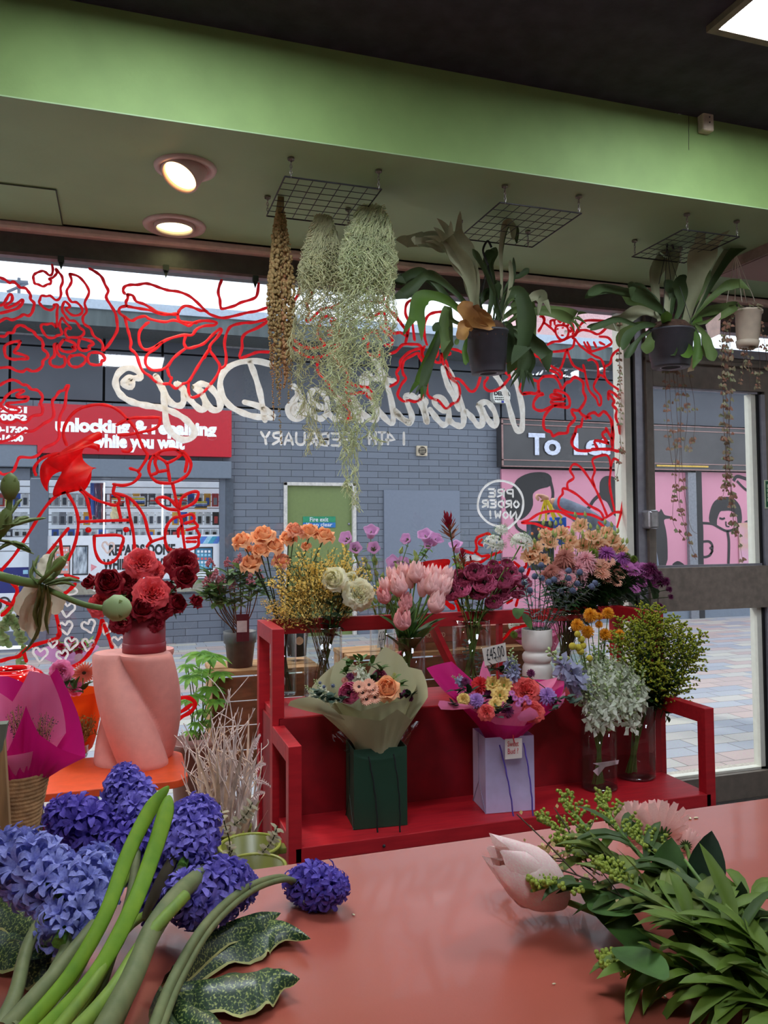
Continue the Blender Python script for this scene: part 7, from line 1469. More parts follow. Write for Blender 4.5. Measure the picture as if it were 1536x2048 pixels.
for x,y,lb in ((122,524,'small dark green clip on the window head, leftmost'),(332,541,'small dark clip on the window head, middle'),(511,562,'small dark green clip on the window head, nearest the tassels')):
 p=aY(x,y,3.43);mb=MB().box((p.x-.012,3.42,p.z-.002),(p.x+.012,3.445,p.z+.022));mb.add([(p.x-.010,3.43,p.z),(p.x+.010,3.43,p.z),(p.x,3.43,p.z-.03),(p.x-.01,3.44,p.z),(p.x+.01,3.44,p.z),(p.x,3.44,p.z-.03)],[(0,1,2),(3,5,4),(0,2,5,3),(1,4,5,2)]);put('frame_clip',mb,mat('clip_green',(34,48,40),.5),None,lb,'clip','clips on the window head',flat=True)
YH=(G1[2]+G1[3])/2+.1
# amaranthus
YA=G1[3]-.03
mAm=mat('dried_amaranth',(186,150,100),.9,var=.3,scale=160,c2=(156,140,90));mAm2=mat('dried_amaranth_rust',(192,134,98),.9,var=.3,scale=160,c2=(168,142,92))
t=root('dried_amaranthus',aY(561,560,YA),'bunch of dried brown amaranthus tassels hanging from the left wire grid','dried flowers')
put('stems',(lambda mb:[mb.tube(smooth([aY(561+k*2,392,YA),aY(558+k*3,430,YA),aY(552+k*5,500,YA)],3),.0022,5) for k in range(-2,4)] and mb)(MB()),lmat('straw_stem',(150,130,84)),t)
for i,(pts,w_) in enumerate((([(558,425),(548,560),(545,720),(547,835)],15),([(563,430),(556,600),(556,760),(563,889)],15),([(566,430),(572,560),(577,700),(577,800)],17),([(560,420),(562,540),(565,680),(560,790)],20),([(555,440),(542,560),(540,660),(541,740)],14),([(568,440),(582,560),(584,690),(582,775)],14),([(560,430),(572,600),(572,740),(568,770)],20),([(556,430),(550,520),(548,640),(552,760)],20))):
 P=smooth([aY(x,y,YA+.012*cos(i*2.2)) for x,y in pts],10);mb=MB();n=len(P)
 for k,p in enumerate(P):
  tt=k/n;r=px2m(w_/2,p)*(.6+.5*sin(PI*min(1,tt*1.3)))*(1 if tt<.6 else max(.32,1.25-tt*.95))
  for q in range(13 if tt<.7 else 7):
   a=R.uniform(0,6.28);rr=r*(.45+.4*R.random());mb.ball(p+Vector((rr*cos(a),rr*sin(a),R.uniform(-.012,.012))),r*.34*R.uniform(.7,1.3)+.0012,5,3)
 put('tassel',mb,mAm if i%3 else mAm2,t)
# spanish moss
mMo=lmat('spanish_moss',(236,234,190),c2=(210,212,166),rough=.8,trans=.4);mMo2=lmat('spanish_moss_pale',(240,244,200),c2=(216,224,178),rough=.8,trans=.4)
def moss(top,env,n,label,m_,Y,strays):
 """env: list of (py, left px, right px, weight) describing the hank"""
 t=root('spanish_moss',aY(*top,Y),label,'air plant');mb=MB();o=aY(*top,Y)
 for i in range(n):
  u=R.random();k=R.uniform(0,1)**.75;ye=env[0][0]+(env[-1][0]-env[0][0])*k
  pts=[];a=R.uniform(0,6.28);y=top[1]+R.uniform(0,25) if R.random()<.5 else R.uniform(top[1],ye);ph=R.uniform(0,6.28);dy=R.uniform(-.05,.05)
  L=R.uniform(60,150);st=6;nn=int(L/st)
  fx_=-.08+1.16*u
  for j in range(nn):
   yy=y+j*st
   e0=env[0];e1=env[-1]
   for q in range(len(env)-1):
    if env[q][0]<=yy<=env[q+1][0]: e0,e1=env[q],env[q+1]
   tt=min(1,max(0,(yy-e0[0])/(e1[0]-e0[0]+1e-6)));l=e0[1]+(e1[1]-e0[1])*tt;r=e0[2]+(e1[2]-e0[2])*tt
   if yy>env[-1][0]+25: break
   x=l+(r-l)*fx_+8*sin(j*1.15+ph)+4*sin(j*2.5+ph*2);dd=.5*(r-l)/1600*2.6
   pts.append(aY(x,yy+3*cos(j*1.7+ph),Y+dd*sin(a)*.9+.006*cos(j*1.3+ph)))
  if len(pts)>3: mb.tube(pts,.00155,3,0,cap=False)
 for pts in strays:
  for rep in range(5):
   ph=R.uniform(0,6);P=smooth([aY(x+R.uniform(-5,5),y,Y+R.uniform(-.02,.02)) for x,y in pts],7)
   P=[p+Vector((.0055*sin(q*1.1+ph),.004*cos(q*.9+ph),0)) for q,p in enumerate(P)];mb.tube(P,.0013,3,0,cap=False)
   for q in range(3,len(P)-2,3):
    d=Vector((R.uniform(-1,1),R.uniform(-.4,.4),-.6)).normalized();mb.tube([P[q],P[q]+d*.012+Vector((0,0,-.003)),P[q]+d*.024+Vector((.004*sin(q),0,-.012))],.0009,3,0,cap=False)
 put('strands',mb,m_,t)
 return t
YM=(G1[2]+G1[3])/2+.06
moss((645,428),[(428,637,653),(480,622,668),(540,608,700),(600,606,705),(660,600,700),(740,596,690),(800,600,690),(860,615,690)],620,'hank of grey green Spanish moss hanging nearer the brown tassels',mMo,YM,[[(620,780),(617,830),(622,870),(615,910)],[(640,780),(628,820),(634,865),(650,890)],[(600,600),(590,640),(582,690),(590,720)],[(612,700),(596,750),(606,800),(598,830)]])
moss((742,408),[(408,728,758),(460,705,775),(520,690,782),(580,690,778),(640,680,775),(700,660,770),(760,650,765),(820,670,745),(880,690,725)],850,'larger pale hank of Spanish moss with long strands, right of the smaller one',mMo2,YM-.05,[[(700,800),(712,860),(704,920),(715,970),(706,1010)],[(690,840),(700,880),(688,930),(700,980),(722,1025)],[(720,820),(708,870),(716,930),(694,960),(690,975)],[(745,780),(752,830),(745,870),(770,885)],[(680,800),(672,850),(690,890),(680,920)],[(770,560),(788,600),(790,640),(782,660)],[(765,700),(770,760),(755,800)]])
# staghorn ferns
gSt=lmat('staghorn_green',(82,106,56),c2=(106,128,72),trans=.25,scale=6);gSt2=lmat('staghorn_bright',(100,136,56),c2=(76,112,46),trans=.35,scale=6);gSt3=lmat('staghorn_grey_felt',(164,166,134),c2=(132,138,104),trans=.15,scale=8);gSt4=lmat('staghorn_dark',(56,76,44),c2=(74,94,56),trans=.15,scale=6)
def frond(mb,pts,w_,Y,tips=0,mi=0,dy=None,twist=0,grow=.7):
 """antler shaped frond: pts in picture px (base to tip), width in px near the wide end"""
 n=len(pts);dy=dy if dy is not None else R.uniform(-.12,.12)
 P=smooth([aY(x,y,Y+dy*(i/(n-1))) for i,(x,y) in enumerate(pts)],6);N_=len(P);rows=[];W=px2m(w_,P[-1])
 for j,p in enumerate(P):
  t=j/(N_-1);d=(P[min(j+1,N_-1)]-P[max(j-1,0)]).normalized();f=(CAM-p).normalized();a_=twist+.5*sin(t*4+w_);s=d.cross(f).normalized();s=(s*cos(a_)+f*sin(a_)).normalized();nn=s.cross(d)
  wd=W*(.22+.78*min(1,t/grow)**1.3)*(1 if t<.86 else (1.0 if tips else max(.04,(1-t)/.14)**.6))*(1+.10*sin(t*17+w_));rows.append([p+s*wd*.5+nn*wd*.16,p+s*wd*.25+nn*wd*.03,p.copy(),p-s*wd*.25+nn*wd*.03,p-s*wd*.5+nn*wd*.16])
 mb.grid(rows,mi)
 if tips:
  d=(P[-1]-P[-3]).normalized();f=(CAM-P[-1]).normalized();s=d.cross(f).normalized();r=rows[-1];
  for k,(u,L,an) in enumerate([(0,1.0,.5),(1,1.1,-.1),(2,.8,-.55)][:tips] if tips<3 else [(0,1,.55),(1,1.15,.0),(2,.9,-.55)]):
   seg=(r[0]-r[4])/tips;a0=r[4]+seg*(tips-1-k) ;b0=a0+seg;dd=(d*cos(an)+s*sin(an)).normalized();c=(a0+b0)/2;L_=W*L;rr=[]
   for j in range(5):
    t=j/4;ww=seg.length*(1-t)**.7*.5+.0004;cc=c+dd*L_*t+Vector((0,0,-.25*L_*t*t));rr.append([cc+s*ww,cc+f*.003,cc-s*ww])
   mb.grid(rr,mi)
def sfern(label,potc,pw,ph,pb,Y,fr,shield,tilt,hook,apex,key):
 c=aY(*potc,Y);r=px2m(pw/2,c);h=px2m(ph,c);rbm=px2m(pb/2,c)
 t=root('staghorn_fern',c,label,'hanging plant','staghorn ferns in black hanging pots')
 M=Matrix.Translation(c)@Matrix.Rotation(rad(tilt),4,'Y');mb=MB().lathe([(rbm*.55,-h),(rbm*.97,-h),(rbm,-h+.006),(rbm*1.04,-h*.78),(rbm*1.08,-h*.77),(r,-.01),(r*1.05,-.008),(r*1.05,0),(r*.96,0),(r*.9,-.02),(.001,-.02)],(0,0,0),36)
 put('pot',mb.xf(M),mat('black_plastic_pot',(58,58,64),.45,var=.08),t)
 put('drain_hole',MB().lathe([(.0005,-h+.001),(rbm*.56,-h+.001)],(0,0,0),24).xf(M),mat('hole_black',(8,8,8),.9),LASTP[0])
 put('pot_base',MB().lathe([(rbm*.5,-h+.0005),(rbm*.95,-h+.0005)],(0,0,0),30).xf(M),mat('pot_base_grey',(170,168,180),.5),t)
 put('root_ball',MB().lathe([(r*.98,-.03),(r*1.0,.005),(r*.7,.035),(.001,.045)],(0,0,0),16).xf(M),mat('fern_root_brown',(66,44,30),.95,var=.3,scale=80,bump=.6),t)
 if shield:
  mb=MB();
  for pts,w_ in shield: frond(mb,pts,w_,Y-r*1.0,0,0,dy=-.02,grow=.3)
  put('dead_shield_frond',mb,lmat('golden_brown_frond',(196,150,84),c2=(150,104,64),scale=14),t)
 a=aY(*hook[0],Y);
 mb=MB().tube(smooth([aY(x,y,Y) for x,y in hook],4),.0045,8);put('hook',mb,mGrid,t)
 mb=MB();
 for k in range(4): mb.tube([aY(*hook[-1],Y),M@Vector((r*cos(k*1.57+.6),r*sin(k*1.57+.6),0))],.0015,4)
 put('wire_hanger',mb,mGrid,t)
 ms=[gSt,gSt2,gSt3,gSt4]
 fr=fr+[([(x+(9 if i%2 else -8)*j/len(pts),y+(-7 if i%3 else 8)*j/len(pts)) for j,(x,y) in enumerate(pts)],w_*.8,tips,3 if i%2 else mi) for i,(pts,w_,tips,mi) in enumerate(fr) if i%3!=1]
 for pts,w_,tips,mi in fr:
  mb=MB();dy=R.uniform(-.14,.10);frond(mb,pts,w_,Y,tips,0,dy=dy,twist=R.uniform(-.3,.3));put('frond',mb,ms[mi],t)
 return t,c,r,M,h
Yp1=G2[3]-.02
sfern('staghorn fern in a black pot, with a golden dead frond at its crown',(972,664),86,84,68,Yp1,[
 ([(962,655),(950,600),(940,545),(918,500),(900,468)],52,3,2),([(900,480),(880,466),(858,470),(845,478),(812,484)],26,1,2),([(905,500),(885,500),(860,486),(835,486)],20,1,2),
 ([(1003,650),(1003,560),(1001,500),(1010,450),(1024,452),(1026,480)],16,0,2),([(985,650),(990,590),(965,530),(945,498)],12,0,3),([(960,650),(925,600),(880,560),(852,550),(830,568),(806,590)],24,1,3),
 ([(950,640),(900,600),(860,555),(830,545),(805,556)],22,1,3),([(950,650),(900,605),(860,592),(838,606),(832,642)],34,2,1),([(930,650),(905,640),(896,620),(893,660),(898,690)],26,1,0),([(885,640),(878,660),(868,690),(850,730),(840,766)],24,2,1),([(905,660),(880,650),(866,662)],16,0,3),
 ([(990,655),(1010,600),(1035,590),(1050,640),(1042,700)],48,1,0),([(1010,650),(1040,630),(1080,622),(1120,624),(1150,634)],24,3,0),([(1020,655),(1050,660),(1075,690),(1092,712)],28,1,3),([(1020,660),(1042,680),(1055,715),(1052,745)],32,3,3),
 ([(985,655),(990,670),(992,695),(990,715)],22,2,1),([(1000,600),(1020,560),(1040,552),(1058,537)],12,0,3),([(975,640),(985,580),(975,530),(985,500)],24,0,3),([(990,660),(1015,650),(1022,690),(1010,720)],42,0,3),([(1030,640),(1060,600),(1080,590),(1088,604)],26,2,2),
 ([(960,650),(950,620),(975,590),(1000,590)],20,0,3),([(1000,650),(990,600),(992,560)],22,0,3),([(930,655),(915,680),(912,690)],10,0,0),([(1000,660),(1010,610),(1022,560),(1020,520)],10,0,2),([(935,670),(930,700),(937,725)],14,0,1),
 ([(975,650),(960,610),(935,560),(925,540)],14,0,3),([(985,655),(1030,620),(1055,630),(1060,650)],22,0,0)],
 [([(975,655),(950,640),(932,620),(926,602)],32),([(985,650),(960,630),(945,612)],30),([(945,660),(930,650),(926,665),(930,680)],26),([(990,655),(970,645),(950,628)],24)],-3,[(983,495),(975,482),(966,500),(972,520),(976,530)],None,'a')
Yp2=G3[3]-.02
sfern('staghorn fern in a black pot hanging before the door, rightmost of the two',(1340,662),90,74,74,Yp2,[
 ([(1320,650),(1313,610),(1310,560),(1318,530),(1328,514)],28,1,2),([(1335,650),(1334,600),(1342,545),(1350,512),(1344,488)],30,0,2),([(1370,650),(1385,600),(1398,545),(1410,490)],50,2,2),([(1380,650),(1405,600),(1430,550),(1466,495),(1520,460)],24,0,2),
 ([(1375,650),(1414,606),(1451,573),(1480,566)],20,1,0),([(1340,650),(1326,628),(1290,603),(1258,592)],30,1,0),([(1330,640),(1300,602),(1250,582),(1205,574),(1176,590)],24,0,3),([(1340,655),(1310,630),(1276,622),(1245,640),(1228,648)],30,1,2),([(1330,655),(1275,650),(1238,640),(1200,652),(1180,660)],14,0,3),
 ([(1335,655),(1290,648),(1256,664),(1238,694)],26,0,0),([(1325,655),(1305,670),(1298,690),(1293,708)],26,0,0),([(1326,650),(1328,676),(1338,700),(1344,716)],24,0,2),([(1360,652),(1368,675),(1372,698),(1378,716)],28,0,1),([(1380,648),(1391,665),(1394,690),(1395,720)],18,1,1),([(1390,648),(1408,668),(1416,695),(1428,722)],24,0,0),
 ([(1370,650),(1400,630),(1430,620),(1472,616)],24,1,0),([(1310,655),(1285,672),(1262,700),(1250,716)],16,0,3),([(1345,650),(1362,610),(1362,575),(1352,556)],30,0,3),([(1340,655),(1332,640),(1334,622)],26,0,1),([(1350,655),(1380,645),(1405,640)],18,0,1),
 ([(1335,645),(1310,600),(1280,580),(1262,572)],22,0,3),([(1360,645),(1385,590),(1392,560)],22,0,3),([(1375,640),(1398,590),(1420,540)],14,0,0),([(1340,640),(1345,590),(1330,560)],20,0,3),([(1380,650),(1425,640),(1460,622),(1470,610)],18,0,0)],
 None,0,[(1347,498),(1342,484),(1336,482),(1334,495)],None,'b')
# white pot with string of hearts
gHt=lmat('heart_leaf',(128,142,104),c2=(146,120,98),trans=.15,scale=40);gHt2=lmat('heart_leaf_bronze',(156,106,88),c2=(120,100,78),trans=.15,scale=40);gVn=lmat('vine_bronze',(108,82,66))
def heartleaf(mb,p,s,n,up,mi=0):
 n=Vector(n).normalized();x=n.cross(Vector(up)).normalized();y=x.cross(n)*-1
 sh=[(0,-.9),(.35,-.5),(.75,-.05),(.9,.35),(.6,.7),(.25,.65),(0,.4),(-.25,.65),(-.6,.7),(-.9,.35),(-.75,-.05),(-.35,-.5)]
 mb.add([p+n*s*.15]+[p+x*a*s+y*-b*s*-1*1 for a,b in sh],[(0,1+i,1+(i+1)%12) for i in range(12)],mi)
def vine(t,pts,Y,dens,sz,m2=0):
 P=smooth([aY(x,y,Y+R.uniform(-.03,.03)) for x,y in pts],6);put('vine',MB().tube(P,.0009,4),gVn,t);mb=MB();n=len(P)
 for i in range(int(dens)):
  p=P[R.randrange(1,n)]
  for sg in (1,-1): heartleaf(mb,p+Vector((sg*px2m(sz,p)*.7,R.uniform(-.006,.006),R.uniform(-.004,.004))),px2m(sz,p)*R.uniform(.6,1.05),(R.uniform(-.5,.5),-1,R.uniform(-.2,.6)),(R.uniform(-.4,.4),0,1),0 if R.random()<(.35 if m2 else .6) else 1)
 put('leaves',mb,[gHt,gHt2],t)
Yw=Yp2-.0
c=aY(1497,622,Yw);r=px2m(25,c);h=px2m(72,c);M=Matrix.Translation(c)@Matrix.Rotation(rad(4),4,'Y')
t=root('hanging_string_of_hearts',c,'string of hearts trailing from a small white pot on cords by the door','hanging plant')
mWp=mat('cream_plastic_pot',(196,182,160),.5,var=.05)
put('pot',MB().lathe([(.001,-h),(r*.72,-h),(r*.78,-h+.005),(r*.84,-h*.72),(r*.88,-h*.71),(r*.98,-.012),(r*1.08,-.01),(r*1.08,0),(r*.98,0),(r*.9,-.02),(.001,-.02)],(0,0,0),36).xf(M),mWp,t)
put('saucer',MB().lathe([(.001,-h-.004),(r*.8,-h-.004),(r*.9,-h*.86),(r*.84,-h*.86)],(0,0,0),30).xf(M),mWp,t)
ap=aY(1471,506,Yw)
mb=MB()
for q in ((1453,606,0),(1484,604,-.04),(1510,603,0),(1470,600,.05),(1493,604,.06)): mb.tube([ap,aY(q[0],q[1],Yw+q[2])],.0016,5)
put('cord',mb,mat('cream_cord',(206,196,176),.6),t)
mb=MB().tube(smooth([ap+Vector((.0,0,-.005)),aY(1478,490,Yw),aY(1476,476,Yw),aY(1468,470,Yw),aY(1462,480,Yw)],4),.003,6);put('hook',mb,mGrid,t)
mb=MB();
for k in range(60):
 a=R.uniform(0,6.28);p=c+Vector((r*1.15*cos(a)*R.random()**.3,r*1.1*sin(a)*R.random()**.3,R.uniform(-.005,.02)));heartleaf(mb,p,px2m(6,p),(R.uniform(-.5,.5),-.8,.8),(0,.4,1),0)
put('crown_leaves',mb,[gHt,gHt2],t)
for pts,dn in (([(1462,615),(1452,680),(1450,760),(1454,860),(1450,960)],26),([(1468,612),(1446,670),(1444,740),(1448,840),(1452,950),(1444,1000)],26),([(1465,615),(1458,700),(1460,800),(1458,900),(1462,1000),(1468,1060)],24),([(1460,612),(1448,700),(1453,800),(1460,880),(1450,980)],22),([(1462,612),(1455,720),(1446,830),(1455,920),(1467,1010),(1485,1120)],20),([(1455,620),(1464,760),(1455,870),(1463,970),(1470,1075)],18)):
 vine(t,pts,Yw-.02,dn,6.5)
for pts,dn in (([(1505,690),(1500,720),(1508,750)],8),([(1515,680),(1520,730),(1515,775)],8),([(1490,695),(1485,740),(1480,765)],6),([(1520,640),(1530,690),(1534,740)],9),([(1480,695),(1495,720),(1500,780)],7)): vine(t,pts,Yw,dn,5,1)
c2_=aY(1340,735,Yp2+.06)
t=root('trailing_string_of_hearts',c2_,'thin string of hearts vines trailing below the right staghorn pot before the door glass','hanging plant')
for pts,dn in (([(1330,735),(1332,800),(1335,860),(1345,930)],11),([(1338,735),(1342,820),(1350,900),(1352,960),(1346,1010),(1348,1050),(1372,1080)],14),([(1345,735),(1352,800),(1356,880),(1350,950),(1358,1010),(1372,1060)],14),([(1352,735),(1360,820),(1360,900),(1358,980),(1366,1040),(1392,1120)],14),([(1362,735),(1372,790),(1375,830),(1368,900)],8),([(1375,735),(1388,800),(1390,850),(1385,880),(1376,900)],8),([(1365,740),(1362,860),(1366,960),(1380,1050),(1396,1068)],10)): vine(t,pts,Yp2+.08,dn,5.5,1)
c3=aY(1240,650,Yp2+.02)
t=root('trailing_vine',c3,'single thin leafy strand hanging before the cream window post','hanging plant')
for pts,dn in (([(1240,640),(1238,720),(1242,800),(1240,870),(1245,905)],22),([(1236,640),(1240,740),(1238,820),(1240,900),(1232,960)],14)): vine(t,pts,Yp2+.02,dn,4.5,1)
p=aY(1425,655,Yw-.03);P=[aY(x,y,Yw-.03) for x,y in ((1411,650),(1442,624),(1440,668),(1419,678))];mb=MB().add(P+[q+Vector((0,.001,0)) for q in P],[(0,1,2,3),(7,6,5,4)]);put('hanging_tag',mb,mat('tag_pinkish',(206,180,170),.6),None,'pale plant tag hanging between the right staghorn and the white pot','tag',flat=True)
P=[aY(x,y,Yp2-.0) for x,y in ((1375,744),(1388,741),(1390,705),(1384,700))];mb=MB().add(P+[q+Vector((0,.001,0)) for q in P],[(0,1,2,3),(7,6,5,4)]);put('cream_tag',mb,mat('tag_cream',(200,176,140),.6),None,'cream label tucked at the right of the black hanging pot by the door','label',flat=True)
# ---------------- passer-by outside, half hidden by the window post ----------------
DP=6.3
def skin(name,verts,edges,rad_,m_,parent,lvl=2,rootv=0):
 me=bpy.data.meshes.new(name);base=wloc(parent) if parent else Vector((0,0,0));me.from_pydata([Vector(v)-base for v in verts],edges,[]);o=bpy.data.objects.new(name,me);col.objects.link(o)
 if parent: o.parent=parent
 md=o.modifiers.new('skin','SKIN')
 if not me.skin_vertices: 
  bpy.context.view_layer.objects.active=o;bpy.ops.mesh.customdata_skin_add() if hasattr(bpy.ops.mesh,'customdata_skin_add') else None
 for i,r_ in enumerate(rad_): me.skin_vertices[0].data[i].radius=r_ if isinstance(r_,tuple) else (r_,r_);me.skin_vertices[0].data[i].use_root=(i==rootv)
 ss=o.modifiers.new('sub','SUBSURF');ss.levels=lvl;ss.render_levels=lvl;me.materials.append(m_)
 dg=bpy.context.evaluated_depsgraph_get();m2=bpy.data.meshes.new_from_object(o.evaluated_get(dg));o.modifiers.clear();o.data=m2
 m2.polygons.foreach_set('use_smooth',[True]*len(m2.polygons));m2.materials.clear();m2.materials.append(m_);return o
hand=aD(1092,996,DP);sh=aD(1232,1082,DP);el=aD(1165,1030,DP-.05);cx=aD(1262,1100,DP)
bx=cx.x;by=cx.y
t=root('person',(bx,by,0),'person in a grey jacket reaching out with carrier bags, mostly hidden by the post','person')
mSk=mat('skin_tone',(214,160,132),.55,var=.05);mJk=mat('grey_jacket',(112,120,138),.75,var=.18,scale=18,bump=.5,bscale=14);mTr=mat('dark_trousers',(52,54,62),.8);mHr=mat('dark_hair',(50,38,32),.7,bump=.4,bscale=60);mSh=mat('dark_shoes',(34,32,34),.6)
S=Vector;k=.95
fw=S((-.25,-.97,0)).normalized();rt=S((cr.x,cr.y,0)).normalized()
pel=S((bx,by,.93));chest=S((bx,by,1.24));neck=S((bx,by,1.38));hd=S((bx,by,1.50))
shL=S((sh.x+.02,sh.y,sh.z+.0));shR=S((bx,by,1.30))+rt*.13
# body: one continuous skinned figure (bare head, hands) under clothes
V=[pel,S((bx,by,1.08)),chest,neck,hd,S((bx,by,1.60)),shL,el,hand-(hand-el).normalized()*.03,shR,shR+S((.03,-.02,-.27)),shR+S((.0,-.10,-.50)),
   pel-rt*.09+S((0,0,-.06)),pel-rt*.10+S((0,0,-.45)),pel-rt*.10+S((0,0,-.86)),pel-rt*.12+S((0,-.13,-.90)),pel+rt*.09+S((0,0,-.06)),pel+rt*.10+S((0,.05,-.45)),pel+rt*.10+S((0,.1,-.86)),pel+rt*.12+S((0,-.03,-.90)),shL.lerp(chest,.4),shR.lerp(chest,.4)]
E_=[(0,1),(1,2),(2,3),(3,4),(4,5),(2,20),(20,6),(6,7),(7,8),(2,21),(21,9),(9,10),(10,11),(0,12),(12,13),(13,14),(14,15),(0,16),(16,17),(17,18),(18,19)]
Rd=[(.15,.11),(.13,.10),(.15,.11),.055,.085,.06,.06,.042,.03,.06,.045,.03,.085,.06,.04,.03,.085,.06,.04,.03,.08,.08]
skin('body',V,E_,Rd,mSk,t)
# jacket, trousers, hair, shoes
Vj=[S((bx,by,.86)),S((bx,by,1.08)),chest,S((bx,by,1.36)),shL.lerp(chest,.4),shL,el,hand-(hand-el).normalized()*.05,shR.lerp(chest,.4),shR,shR+S((.03,-.02,-.27)),shR+S((.0,-.09,-.46))]
skin('jacket',Vj,[(0,1),(1,2),(2,3),(2,4),(4,5),(5,6),(6,7),(2,8),(8,9),(9,10),(10,11)],[(.15,.13),(.14,.12),(.14,.13),.075,.11,.095,.078,.062,.10,.07,.06,.05],mJk,t)
Vt=[S((bx,by,.95))]+V[12:15]+V[16:19];skin('trousers',Vt,[(0,1),(1,2),(2,3),(0,4),(4,5),(5,6)],[(.15,.12),.10,.078,.062,.10,.078,.062],mTr,t)
skin('hair',[hd+S((0,.01,.02)),hd+S((0,.015,.09))],[(0,1)],[.098,.075],mHr,t)
for q in (V[15],V[19]): mb=MB();mb.ball((0,0,0),.055,12,8).xf(Matrix.Translation(q+S((0,.03,.02)))@Matrix.Diagonal((.8,2.1,.8,1)));put('shoe',mb,mSh,t)
# face: nose, eyes, mouth, ears on the hidden side of the post
fd=(CAM-hd);fd.z=0;fd=(S((-.9,-.45,0))).normalized();sd_=S((-fd.y,fd.x,0))
mb=MB();mb.ball(hd+fd*.092+S((0,0,.0)),.016,8,6,sz=1.5);mb.ball(hd+sd_*.085+S((0,0,.0)),.02,8,6,sz=1.4);mb.ball(hd-sd_*.085,.02,8,6,sz=1.4);put('nose_and_ears',mb,mSk,t)
mb=MB();mb.ball(hd+fd*.083+sd_*.032+S((0,0,.02)),.009);mb.ball(hd+fd*.083-sd_*.032+S((0,0,.02)),.009);mb.ball(hd+fd*.084+S((0,0,-.045)),.014,8,6,sz=.4);put('eyes_and_mouth',mb,mHr,t)
# hand: palm, four curled fingers, thumb, closed over the straps
ad=(hand-el).normalized();dn=S((0,0,-1));sdv=ad.cross(dn).normalized();wr=hand-ad*.03
hv=[wr,hand+ad*.02];he=[(0,1)];hr=[(.03,.026),(.036,.02)]
for f_,(o_,L_) in enumerate(((-.03,.85),(-.01,1),(.01,.95),(.03,.78))):
 b_=hand+ad*.05+sdv*o_*1.0;i0=len(hv);hv+=[b_,b_+ad*.03*L_+dn*.008,b_+ad*.036*L_+dn*.034*L_,b_+ad*.012*L_+dn*.05*L_];he+=[(1,i0),(i0,i0+1),(i0+1,i0+2),(i0+2,i0+3)];hr+=[.011,.010,.0095,.008]
i0=len(hv);hv+=[hand-sdv*.035+dn*.012,hand-sdv*.04+ad*.03+dn*.03,hand-sdv*.02+ad*.045+dn*.045];he+=[(1,i0),(i0,i0+1),(i0+1,i0+2)];hr+=[.013,.011,.009]
skin('left_hand',hv,he,hr,mSk,t,1)
# carrier bags hanging from the hand
mYs=mat('yellow_strap',(236,206,40),.6)
def cbag(x0,y0_,x1,y1_,D,label,m_,straps,ms,nm):
 a=aD(x0,y0_,D);b=aD(x1,y1_,D);t=root('carrier_bag',((a.x+b.x)/2,a.y,b.z),label,'bag','carrier bags held by the passer-by')
 put('bag_body',MB().box((a.x,a.y-.03,b.z),(b.x,a.y+.05,a.z)),m_,t,flat=True,bev=.008)
 mb=MB()
 for (p,q) in straps: mb.beam(aD(*p,D-.02),aD(*q,D-.02),.018,.003,up=(0,1,0))
 if straps: put('strap',mb,ms,t,flat=True)
 return t
tb_=cbag(1058,1042,1112,1140,DP-.02,'black patterned shopping bag with yellow straps held by the passer-by',mat('dark_print_bag',(44,46,56),.4,c2=(56,70,96),scale=14),[((1090,1000),(1078,1042)),((1092,1000),(1092,1042)),((1094,1000),(1108,1040))],mYs,'a')
mb=MB()
for i in range(12): mb.ball(aD(R.uniform(1064,1106),R.uniform(1056,1090),DP-.09),.012,6,4)
put('printed_spots',mb,mat('print_orange',(214,120,60),.5),tb_)
cbag(1104,1034,1134,1090,DP+.12,'bright blue carrier bag hanging behind the black patterned bag',mat('bag_blue',(28,96,200),.4,var=.1),[((1093,1000),(1112,1036)),((1094,1000),(1124,1036))],mYs,'b')
# ---------------- foreground: hyacinths, fatsia leaves, mixed bunch ----------------
pHy=pmat('violet_hyacinth_petal',(142,128,212),(108,100,190),scale=30);pHb=pmat('blue_hyacinth_petal',(164,170,226),(126,132,206),scale=30);pHd=pmat('deep_hyacinth_petal',(118,98,198),(88,76,172),scale=30)
def hya(pm,n=76,L=1.5,R0=.62,cut=0):
 mb=MB();mb.tube([(0,0,-.2),(0,0,L*.5),(0,0,L)],[.1,.09,.03],8,1)
 for i in range(n):
  t=(i+.5)/n;a=i*2.39996;z=L*t;env=sin(PI*(.12+.80*t))**.5;el=rad(-30+95*t);d=Vector((cos(a)*cos(el),sin(a)*cos(el),sin(el))).normalized();s=.62*env*R0/.62*R.uniform(.9,1.1)
  M=Matrix.Translation((0,0,z))@face(d,R.uniform(0,6)).to_matrix().to_4x4();f=MB();rows=[]
  for r_,zz in ((.05,.06),(.105,.25),(.10,.45),(.13,.58)): rows.append([(r_*s*1.6*cos(2*PI*k/7),r_*s*1.6*sin(2*PI*k/7),zz*s) for k in range(7)])
  f.grid(rows,0,True)
  for k in range(6): strap(f,(.07*s*cos(k*1.047),.07*s*sin(k*1.047),.54*s),k*1.047+R.uniform(-.15,.15),1.15,.52*s*R.uniform(.85,1.15),.19*s,R.uniform(1.4,2.4),0,nv=4,tip=.3)
  if i%2: 
   for k in range(4): strap(f,(0,0,.5*s),k*1.57+.5,1.35,.45*s,.18*s,.9,0,nv=3,tip=.3)
  mb.join(f,M)
 return mb.mesh('hyacinth_head',[pm,gLeafL])
HY=[hya(pHy),hya(pHb,50),hya(pHd,44,1.1)]
